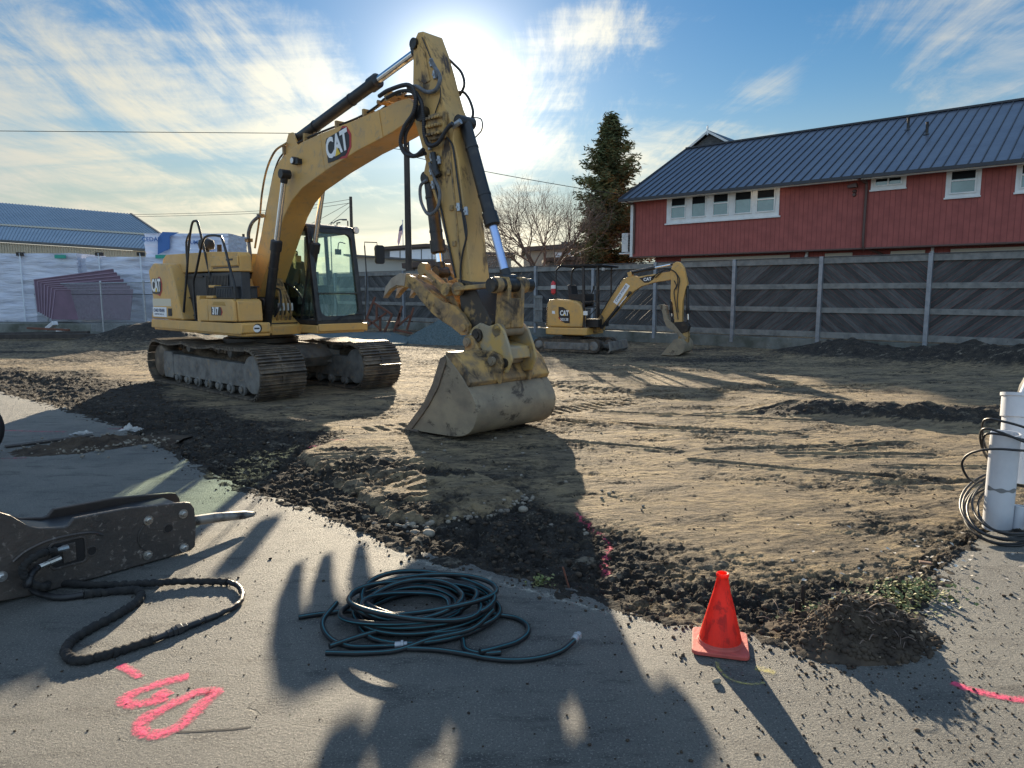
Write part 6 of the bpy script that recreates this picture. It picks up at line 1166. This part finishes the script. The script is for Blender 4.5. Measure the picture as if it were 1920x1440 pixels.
for a, b in ((( -.77, .25), (-.70, .245)), ((-.86, .18), (-.74, .195))): m_ = MB(); A, B = hb(*a)-O_, hb(*b, -.03)-O_; m_.tube([A, A.lerp(B, .5), A.lerp(B, .5), B], [.014, .014, .018, .018], 8); m_.build('hose_fitting', 'steel', hz_)
for p, s in (((1140, 562, .024), 5), ((755, 855, .02), 6)):   # frayed ends of the woven sleeve
    c = W_(*p)-O_; m_ = MB(); g = np.random.default_rng(s)
    for i in range(110): d = Vector(g.normal(0, 1, 3)).normalized(); m_.bar(c+d*.016, c+d*(.024+.012*g.random()), .0012, .0012)
    m_.build('frayed_sleeve', 'sleeve', hz_, smooth=0)
# ---------------------------------------------------------------- coil of hose
GC = empty('hose_coil', (-.52, 3.60, 0)); tag(GC, 'coiled dark garden hose with teal stripe on the asphalt in the centre', 'hose')
def striped(P, r=.0138, parent=GC, st=0.0, name='hose'):
    Q = [Vector(p) for p in P]; MB().tube(Q, r, 12).build(name, 'hosemat', parent, smooth=60); T = []; m = len(Q); N0 = None; S = []
    for i in range(m):
        t = (Q[min(i+1, m-1)]-Q[max(i-1, 0)]).normalized(); a = .9*math.sin(i*.013+st*3); w_ = Vector((.35*math.sin(a), -.75, .55+.4*math.sin(a*1.3))); w_ -= t*w_.dot(t); w_.normalize()
        S.append(Q[i]+w_*(r*.86))
    MB().tube(S, r*.25, 6).build('stripe', 'stripe', parent, smooth=60)
g = np.random.default_rng(21); Nl = 13; P = []
ph = g.random(Nl+2)*6.28; cxs = g.normal(0, .055, Nl+3); cys = g.normal(0, .045, Nl+3); rad = [.37, .33, .39, .27, .35, .22, .40, .31, .19, .34, .38, .25, .35, .40, .40]
for i in range(Nl*40):
    th_ = i/40*2*math.pi; k = i/40; k0 = int(k); f = k-k0; f = f*f*(3-2*f); rd = rad[k0]*(1-f)+rad[k0+1]*f; xc = cxs[k0]*(1-f)+cxs[k0+1]*f; yc = cys[k0]*(1-f)+cys[k0+1]*f
    z = .014+.0075*k+.018*math.sin(th_*1.0+k*1.3)*(k > 1)*.5+.012*(k > 2)*math.sin(th_*2+k0); P.append((xc+rd*math.cos(th_+.3), yc+rd*(.80+.10*math.sin(k*1.9))*math.sin(th_+.3+.25*math.sin(k*2.3)), max(.014, z)))
striped(P, st=2.6)
def S(P, k=8, st=2.6): striped([Vector((x+.52, y-3.6, z)) for x, y, z in [tuple(q) for q in catmull(P, k)]], st=st)
S([(-1.12, 3.54, .014), (-1.0, 3.585, .014), (-.86, 3.60, .02), (-.7, 3.56, .02), (-.6, 3.45, .02)], st=2.4)
S([(-.88, 3.17, .014), (-.72, 3.165, .014), (-.55, 3.19, .015), (-.40, 3.27, .03), (-.2, 3.35, .045), (-.10, 3.5, .07)])
S([(-.92, 3.55, .09), (-.96, 3.42, .05), (-.9, 3.31, .02), (-.78, 3.23, .014), (-.62, 3.23, .014), (-.565, 3.235, .014)], st=2.7)
S([(-.87, 3.20, .03), (-.75, 3.30, .03), (-.62, 3.37, .035), (-.45, 3.42, .04)], st=2.5)
S([(-.14, 3.50, .05), (-.06, 3.55, .02), (.02, 3.53, .014), (.075, 3.45, .014), (.075, 3.36, .014), (0.02, 3.27, .016), (-.08, 3.18, .03), (-.15, 3.13, .04)], st=2.7)
S([(-.50, 3.21, .014), (-.35, 3.195, .014), (-.2, 3.15, .014), (-.12, 3.12, .014), (.0, 3.10, .014), (.12, 3.12, .014), (.23, 3.18, .016), (.30, 3.255, .03)], st=2.5)
S([(-.24, 3.28, .02), (-.22, 3.20, .014), (-.14, 3.15, .02), (-.05, 3.14, .03)])
for c, d in (((-.565, 3.235, .016), (1, .12, .05)), ((.30, 3.255, .032), (.45, .75, .12))):
    d = Vector(d).normalized(); c = Vector(c)-Vector((-.52, 3.6, 0)); m_ = MB(); m_.tube([c, c+d*.03], .018, 14); m_.tube([c+d*.03, c+d*.042], .023, 8); m_.tube([c+d*.042, c+d*.060], .015, 14); m_.build('hose_fitting', 'rustsilver', GC, bevel=.0015)
# ---------------------------------------------------------------- traffic cone
cm = M['cone']; nt = cm.node_tree; tr_ = nt.nodes.new('ShaderNodeBsdfTranslucent'); tr_.inputs[0].default_value = (1.0, .09, .03, 1); mx_ = nt.nodes.new('ShaderNodeMixShader'); mx_.inputs[0].default_value = .42
nt.links.new(nt.nodes['Principled BSDF'].outputs[0], mx_.inputs[1]); nt.links.new(tr_.outputs[0], mx_.inputs[2]); nt.links.new(mx_.outputs[0], nt.nodes['Material Output'].inputs[0])
TC = empty('traffic_cone', (1.01, 3.26, 0), R(-15)); tag(TC, 'scuffed red-orange traffic cone standing on the asphalt', 'traffic cone')
m_ = MB(); ang_ = np.linspace(0, 2*math.pi, 41)[:-1]; prof = [(.103, .026), (.100, .045), (.089, .09), (.064, .19), (.040, .28), (.027, .345), (.027, .352), (.030, .356), (.030, .368), (.027, .372), (.021, .370), (.021, .345), (.035, .28), (.058, .19), (.083, .09), (.094, .045)]
V = [(r*math.cos(a), r*math.sin(a), z) for r, z in prof for a in ang_]; F = [(i*40+k, i*40+(k+1) % 40, (i+1)*40+(k+1) % 40, (i+1)*40+k) for i in range(len(prof)-1) for k in range(40)]; m_.add(V, F); m_.build('cone_body', 'cone', TC, smooth=50)
m_ = MB(); m_.prism(roundrect(.262, .262, .028, 4), .006, .024, 'z'); m_.lathe([(.112, .0235), (.107, .028), (.1035, .034), (.1025, .042)], (0, 0, 0), 36)
for sx in (-1, 1):
    for sy in (-1, 1): m_.box(sx*.10-.015, sx*.10+.015, sy*.10-.015, sy*.10+.015, 0, .0065)
m_.build('cone_base', 'conebase', TC, bevel=.003)
# ---------------------------------------------------------------- stub pipes, peg, soil heap
for (x, y, r, h, lab) in ((1.51, 3.57, .017, .095, 'short thick black pipe stub left of the root heap'), (1.555, 3.62, .011, .155, 'taller thin black stub behind the thick one by the root heap')):
    o = empty('pipe_stub', (x, y, 0)); tag(o, lab, 'pipe', 'black pipe stubs by the heap'); m_ = MB(); m_.lathe([(r, -.1), (r, h), (r*.8, h), (r*.8, h-.04), (0, h-.04)], (0, 0, 0), 16); m_.build('tube', 'black_plastic', o)
pg = MB().tube([(.345, 3.96, -.05), (.295, 3.95, .125)], .006, 6).build('marker_peg', 'rustwood'); tag(pg, 'thin wooden peg with pink lower end at the soil edge', 'peg'); MB().tube([(.343, 3.96, -.04), (.32, 3.955, .045)], .0072, 6).build('painted_end', 'pink', pg)
u__, v__ = np.meshgrid(np.linspace(-.62, .62, 210), np.linspace(-.5, .55, 180)); A0 = (1.73, 3.38)
rr_ = np.hypot((u__*.92+v__*.38)/.32, (v__*.92-u__*.38)/.22)*(1+.35*(fbm(u__*4+9, v__*4, 4)-.5)); hh = .20*np.exp(-rr_**2*1.5)*(1+1.3*(fbm(u__*9+5, v__*9, 5, .65)-.5))+.018*(fbm(u__*40, v__*40, 3)-.5)*np.exp(-rr_**2*.6)-.012-.12*np.clip(rr_-1.2, 0, 1.5)
id_ = np.arange(hh.size).reshape(hh.shape); Fh = np.stack([id_[:-1, :-1], id_[:-1, 1:], id_[1:, 1:], id_[1:, :-1]], -1).reshape(-1, 4); hp = npmesh('soil_heap', np.stack([u__, v__, hh], -1).reshape(-1, 3), Fh, 'clod', smooth=0); hp.location = (A0[0], A0[1], 0)
tag(hp, 'dark heap of soil, roots and dead leaves right of the traffic cone', 'soil heap')
g = np.random.default_rng(8); pts_ = []
for i in range(1300):
    a = g.random()*6.28; q = g.random()**.6*.37; x, y = q*math.cos(a)*1.05, q*math.sin(a)*.8; j = int((x+.62)/1.24*209), int((y+.5)/1.05*179); z = max(hh[min(179, j[1]), min(209, j[0])], -.0); pts_.append((x, y, z+.002, .004+.021*g.random()**2.0))
rk = rocks('heap_clods', pts_, 'clod', .5, True); rk.parent = hp; rk['kind'] = 'stuff'; rk['label'] = 'crumbly clods covering the heap'
def leaves(name, n, cx, cy, sx, sy, zf, m, parent, sz, seed, up=.5):
    g = np.random.default_rng(seed); V = []; F = []; k = 0
    for i in range(n):
        x, y = g.normal(cx, sx), g.normal(cy, sy); z = zf(x, y)+.004+.03*g.random()**2*up; a = g.random()*6.283; e = (g.random()-.3)*1.2*up; L = sz*(.6+.9*g.random()); W = L*.42
        u1 = np.array([math.cos(a)*math.cos(e), math.sin(a)*math.cos(e), math.sin(e)]); s = np.array([-math.sin(a), math.cos(a), .3*(g.random()-.5)]); nn = np.cross(u1, s); p = np.array([x, y, z])
        V += [p, p+u1*L*.5+s*W+nn*W*.3, p+u1*L, p+u1*L*.5-s*W+nn*W*.3, p+u1*L*.5-nn*.1*W]; F += [[k, k+1, k+4], [k+1, k+2, k+4], [k+2, k+3, k+4], [k+3, k, k+4]]; k += 5
    return npmesh(name, V, F, m, parent)
zf = lambda x, y: float(hh[min(179, max(0, int((y+.5)/1.05*179))), min(209, max(0, int((x+.62)/1.24*209)))])
o = leaves('dead_leaves', 260, .0, .05, .19, .15, zf, 'deadleaf', hp, .024, 4, 1.3); o['kind'] = 'stuff'; o = leaves('green_leaves', 60, -.12, .16, .10, .06, zf, 'weed', hp, .022, 5, 1.6); o['kind'] = 'stuff'
m_ = MB(); g = np.random.default_rng(31)
for i in range(60):
    x, y = g.normal(0, .2), g.normal(0, .15); z = zf(x, y)+.004; a = g.random()*6.28; L = .03+.12*g.random(); b = Vector((math.cos(a), math.sin(a), .5*(g.random()-.35))); p = Vector((x, y, z)); m_.tube(catmull([p, p+b*L*.5+Vector((0, 0, .012)), p+b*L+Vector((0, 0, -.006))], 3), .0012+.0016*g.random(), 4)
o = m_.build('roots', 'twig', hp); o['kind'] = 'stuff'
zg = lambda x, y: max(gz(x, y), 0.0)
for (cx_, cy_, sx, sy, n_, lab) in ((2.28, 3.86, .12, .09, 420, 'yellow-green weeds at the pavement corner behind the root heap'), (.17, 3.99, .035, .02, 60, 'small tuft of green weed at the pavement edge above the hose coil'), (2.02, 3.66, .12, .07, 200, 'low green weeds growing behind the root heap')):
    o = leaves('weeds', n_, cx_, cy_, sx, sy, zg, 'weed', None, .022, int(cx_*100), 1.3); tag(o, lab, 'weeds', kind='stuff')
cs = leaves('small_debris', 90, 2.75, 4.25, .5, .35, zg, 'debris', None, .030, 77, .8); tag(cs, 'pale paper and plaster scraps by the right pavement edge', 'debris', kind='stuff')
br_ = MB(); br_.box(-.035, .035, -.018, .018, 0, .014); bo_ = br_.build('brick_fragment', mat('brick_clay', (.20, .11, .075), .9, 0, (.13, .08, .06), 9, bump=.4), bevel=.004); bo_.location = (2.62, 4.32, .0); bo_.rotation_euler = (0, .05, -.3); tag(bo_, 'flat brown brick fragment lying at the right pavement edge', 'brick')
# ---------------------------------------------------------------- pipes and cable at the right edge
def pipe(P0, P1, r, label, name='conduit_pipe', collar=False, thick=.008):
    P0, P1 = Vector(P0), Vector(P1); o = empty(name, P0); tag(o, label, 'pipe', 'pale plastic pipes at the right edge'); d = P1-P0; L = d.length; m_ = MB(); m_.lathe([(r, 0), (r, L), (r-thick, L), (r-thick, L*.75), (0, L*.75)], (0, 0, 0), 32)
    if collar: m_.lathe([(r, L-.19), (r+.012, L-.185), (r+.012, L-.03), (r+.022, L-.025), (r+.022, L), (r-.002, L)], (0, 0, 0), 32)
    q = m_.build('tube', 'pvc', o, smooth=40); q.rotation_mode = 'QUATERNION'; q.rotation_quaternion = d.to_track_quat('Z', 'Y'); return q, L
q, L = pipe(px(1869, 990, Y=5.05), px(1886, 812, Y=5.0), .093, 'shorter pale conduit pipe, standing in front at the right edge')
m_ = MB(); 
V = [(.0945*math.cos(a), .0945*math.sin(a), L*.44+w_*(.012+.006*math.sin(a*7))) for a in np.linspace(-2.6, -.2, 30) for w_ in (-1, 1)]; F = [(2*i, 2*i+1, 2*i+3, 2*i+2) for i in range(29)]; m_.add(V, F); m_.build('cement_smear', 'pvcmark', q)
q2, L2 = pipe(px(1908, 905, Y=5.35), px(1921, 738, Y=5.45), .135, 'thicker pale conduit pipe with a collar leaning behind the shorter one', collar=True)
for x, y_, Y, r, h in ((1906, 1000, 5.0, .038, .17), (1926, 1000, 5.02, .045, .18)): b = px(x, y_, Y=Y); b.z = -.05; pipe(b, b+Vector((.01, 0, h+.05)), r, 'small pale pipe stub, %s of the pair at the foot of the conduits' % ('left' if x < 1910 else 'right'), 'pipe_stub')
bx = empty('cable_cover', px(1920, 735, Y=5.5)); tag(bx, 'dark plate with a white rim sticking out of the collared pipe', 'cover'); MB().prism([(-.04, -.05), (-.02, .05), (.05, .19), (.12, .19), (.12, -.05)], 0, .03).build('plate', 'black_plastic', bx); MB().bar((-.045, -.01, -.05), (.045, -.01, .20), .02, .02).build('rim', 'pvc', bx)
CB = empty('cable_coil', (3.8, 5.1, 0)); tag(CB, 'loosely coiled black cable around the pale pipes', 'cable'); O2 = CB.location
def cab(P, r=.0085): MB().tube(catmull([px(x, y, Y=Y)-O2 for x, y, Y in P], 7), r, 8).build('cable', 'rubber', CB, smooth=60)
cab([(1990, 835, 5.2), (1930, 805, 4.85), (1880, 790, 4.82), (1850, 786, 4.9), (1842, 800, 5.0), (1847, 835, 5.1), (1862, 860, 5.2)]); cab([(1990, 850, 5.2), (1930, 832, 4.8), (1880, 812, 4.82), (1846, 804, 4.9), (1838, 820, 5.0), (1845, 848, 5.1), (1856, 858, 5.2)])
cab([(1990, 850, 5.1), (1920, 845, 4.78), (1860, 842, 4.8), (1820, 850, 4.9), (1804, 868, 4.95), (1812, 892, 5.0), (1828, 905, 5.1)]); cab([(1990, 822, 5.2), (1930, 826, 4.9), (1880, 815, 4.9), (1848, 815, 4.95), (1843, 840, 5.05), (1853, 862, 5.15)])
for i, (dx, dy_, s) in enumerate(((0, 0, 1), (5, 4, .96), (9, -5, .90), (3, 10, 1.02), (-2, -4, 1.03), (14, 2, .84), (-5, 14, .9))):
    P = [px(1895+dx+90*s*math.cos(a), 950+dy_+62*s*math.sin(a), Y=5.0-.42*math.sin(a)*.9)-O2 for a in np.linspace(0, 2*math.pi, 25)[:-1]]
    for p in P: p.z = max(p.z, -.02)
    MB().tube(catmull(P, 4, True), .0085, 8, closed=True).build('cable', 'rubber', CB, smooth=60)
# ---------------------------------------------------------------- paint marks, crack, dust
def stroke(P, w, name, m, label, z=.0025, group=None):
    Q = catmull([Vector((a, b, 0)) for a, b in P], 6); V = []; F = []; EE = []
    for i, q in enumerate(Q):
        t = (Q[min(i+1, len(Q)-1)]-Q[max(i-1, 0)]).normalized(); s = Vector((-t.y, t.x, 0)); ww = w*(1+.25*mnoise.noise(q*14))*(.55 if i in (0, len(Q)-1) else 1); E_ = 0
        for k in range(5): p = q+s*ww*1.7*(k/4-.5); V.append((p.x, p.y, z if isinstance(z, float) else z(p.x, p.y))); EE.append((0, .75, 1, .75, 0)[k]*(0 if i in (0, len(Q)-1) else 1))
    for i in range(len(Q)-1):
        for k in range(4): F.append((i*5+k, i*5+k+1, (i+1)*5+k+1, (i+1)*5+k))
    o = MB().add(V, F).build(name, m, smooth=0); ea = o.data.attributes.new('edge', 'FLOAT', 'POINT'); ea.data.foreach_set('value', EE); tag(o, label, 'paint mark', group); return o
GPM = 'pink spray paint marks on the ground'
stroke([(-1.81, 3.08), (-1.77, 3.055), (-1.73, 3.03), (-1.645, 2.965)], .050, 'paint_mark', 'pink', 'short slanting pink paint dash, topmost mark below the black hose loop', group=GPM)
stroke([(-1.435, 2.985), (-1.50, 2.955), (-1.57, 2.90), (-1.625, 2.84), (-1.625, 2.79), (-1.57, 2.765), (-1.50, 2.79), (-1.46, 2.825)], .070, 'paint_mark', 'pink', 'pink painted S-like squiggle between the dash and the oval', group=GPM)
stroke([(-1.53, 2.86), (-1.49, 2.84), (-1.455, 2.82)], .07, 'paint_mark', 'pink', 'tiny pink smudge inside the squiggle, left of the oval', .003, group=GPM)
stroke([(-1.29, 2.865), (-1.35, 2.85), (-1.42, 2.76), (-1.475, 2.66), (-1.455, 2.585), (-1.38, 2.56), (-1.315, 2.61), (-1.30, 2.70), (-1.285, 2.79), (-1.275, 2.855), (-1.31, 2.87)], .068, 'paint_mark', 'pink', 'large pink painted oval, lowest mark at the left', .0035, group=GPM)
stroke([(1.93, 2.94), (1.97, 2.885), (2.04, 2.84), (2.13, 2.80), (2.3, 2.78)], .055, 'paint_mark', 'pink', 'curved pink paint stroke at the right edge of the picture', group=GPM)
stroke([(-7.0, 8.85), (-6.45, 8.75), (-5.9, 8.66), (-5.45, 8.63)], .09, 'paint_mark', 'pinkthin', 'faint pink paint line on shaded asphalt near the rubble patch', group=GPM)
stroke([(-5.55, 7.22), (-5.31, 7.2), (-5.0, 7.24)], .06, 'paint_mark', 'pinkthin', 'faint short pink paint line at the far left border', group=GPM)
stroke([(-5.15, 8.82), (-4.9, 8.85), (-4.7, 8.9)], .06, 'paint_mark', 'pinkthin', 'bright pink dab beside the plastic scrap at the rubble patch', group=GPM)
zt = lambda x, y: gz(x, y)+.007
stroke([(.50, 5.58), (.55, 5.30), (.64, 5.0), (.68, 4.75), (.60, 4.45), (.60, 4.2)], .075, 'paint_mark', 'pinkthin', 'patchy magenta paint line running over the dark soil', zt, group=GPM)
stroke([(-2.4, 7.95), (-2.1, 8.1), (-1.9, 8.15)], .08, 'paint_mark', 'pinkthin', 'faint reddish paint at the far end of the sand slab', zt, group=GPM)
stroke([(.95, 3.12), (.945, 3.02), (.975, 2.945), (1.05, 2.915), (1.12, 2.93)], .022, 'paint_mark', 'yellowpaint', 'thin yellow paint curve in the cone shadow', .0045); stroke([(1.10, 3.05), (1.15, 3.03), (1.19, 3.0)], .06, 'paint_mark', 'yellowpaint', 'pale yellow paint blotch right of the cone shadow', .0045)
stroke([(-1.5, 5.15), (-1.0, 4.70), (-.55, 4.33), (0, 3.97), (.4, 3.70), (.80, 3.42)], .13, 'lime_dust', 'limedust', 'pale dusty line along the broken pavement edge', .002)['category'] = 'dust'
stroke([(-1.31, 2.575), (-1.22, 2.582), (-1.16, 2.59), (-1.10, 2.596), (-1.03, 2.61)], .007, 'crack', 'crack', 'short dark crack right of the pink oval', .0012)['category'] = 'crack'
# ---------------------------------------------------------------- rubble patch on the asphalt at the left
bd = MB().bar((-5.62, 7.72, .012), (-5.0, 8.32, .022), .10, .02).build('plank', 'pole', None, bevel=.003); tag(bd, 'dark flat plank lying beside the rubble patch', 'plank')
u__, v__ = np.meshgrid(np.linspace(-.75, .85, 170), np.linspace(-.7, .7, 150)); rr_ = np.hypot((u__*.8+v__*.6)/.75, (v__*.8-u__*.6)/.38)*(1+.4*(fbm(u__*4+9, v__*4+30, 4)-.5)); hh2 = .10*np.exp(-rr_**2*1.6)*(1+1.6*(fbm(u__*8+5, v__*8, 5, .65)-.5))-.014-.05*np.clip(rr_-1.2, 0, 1)
id_ = np.arange(hh2.size).reshape(hh2.shape); Fh = np.stack([id_[:-1, :-1], id_[:-1, 1:], id_[1:, 1:], id_[1:, :-1]], -1).reshape(-1, 4); rb = npmesh('rubble_patch', np.stack([u__, v__, hh2], -1).reshape(-1, 3), Fh, 'clod'); rb.location = (-4.75, 7.85, 0); tag(rb, 'low patch of grey rubble and soil on the shaded asphalt at the left', 'rubble')
g = np.random.default_rng(12); o = rocks('rubble_stones', [(g.normal(.05, .33), g.normal(.05, .25), .025, .006+.022*g.random()**3) for i in range(420)], 'stone', .5, True); o.parent = rb; o['kind'] = 'stuff'
for i, (x, y, s, lab) in enumerate(((-5.15, 8.35, .08, 'crumpled translucent plastic bag behind the plank'), (-4.55, 8.35, .10, 'crumpled grey plastic sheet on top of the rubble patch'))):
    gg = np.linspace(-1, 1, 26); U1, U2 = np.meshgrid(gg, gg); K = fbm(U1*2.2+30+i*9, U2*2.2+9, 4, .6); V = np.stack([U1*s*1.2*(.7+.6*K), U2*s*(.6+.6*K), s*1.9*np.abs(K-.42)*np.clip(1.2-np.hypot(U1, U2), 0, 1)+s*.25*fbm(U1*7, U2*7, 2)], -1).reshape(-1, 3); ii = np.arange(676).reshape(26, 26); FF = np.stack([ii[:-1, :-1], ii[:-1, 1:], ii[1:, 1:], ii[1:, :-1]], -1).reshape(-1, 4); o = npmesh('plastic_bag', V, FF, mat('dirty_plastic%d' % i, (.42, .41, .39), .35, 0, (.2, .2, .19), 8)); o.location = (x, y, .03 if i == 0 else .07); tag(o, lab, 'plastic bag')
# ---------------------------------------------------------------- odds and ends along the chain-link
g = np.random.default_rng(44)
for i, (a, b, r, m, lab) in enumerate((((-19.9, 27.6, .12), (-16.2, 27.2, .20), .09, 'pole', 'dark timber lying in front of the chain-link, nearest the fence post'), ((-19.5, 26.6, .10), (-15.6, 26.9, .10), .11, 'pole', 'dark timber beam in front, lowest of the pile by the chain-link'),
                                 ((-19.0, 27.9, .35), (-17.0, 27.3, .30), .05, 'rustwood', 'thin pale board lying across the timber pile'), ((-18.4, 28.2, .3), (-17.9, 27.9, .55), .10, 'pvc', 'white pipe end poking up from the timber pile'), ((-17.6, 27.5, .28), (-17.2, 27.4, .30), .06, 'trim', 'short white offcut on the timber pile'))):
    tag(MB().bar(a, b, r*2, r*1.6).build('timber' if m in ('pole', 'rustwood') else 'offcut', m, None, bevel=.01), lab, 'timber' if m in ('pole', 'rustwood') else 'offcut')
# worn-out wheel whose rim just enters the picture at the far left
wl = empty('wheel', (-5.555, 7.1, .33), R(20)); tag(wl, 'dark wheel whose rim just enters at the far left border', 'wheel'); m_ = MB(); m_.tube([(.25*math.cos(a), 0, .25*math.sin(a)) for a in np.linspace(0, 6.283, 41)[:-1]], .085, 14, closed=True); m_.build('tyre', 'rubber', wl, smooth=60); MB().lathe([(.18, -.05), (.18, .05), (.05, .02)], (0, 0, 0), 24, 'y').build('rim', 'rustsilver', wl)
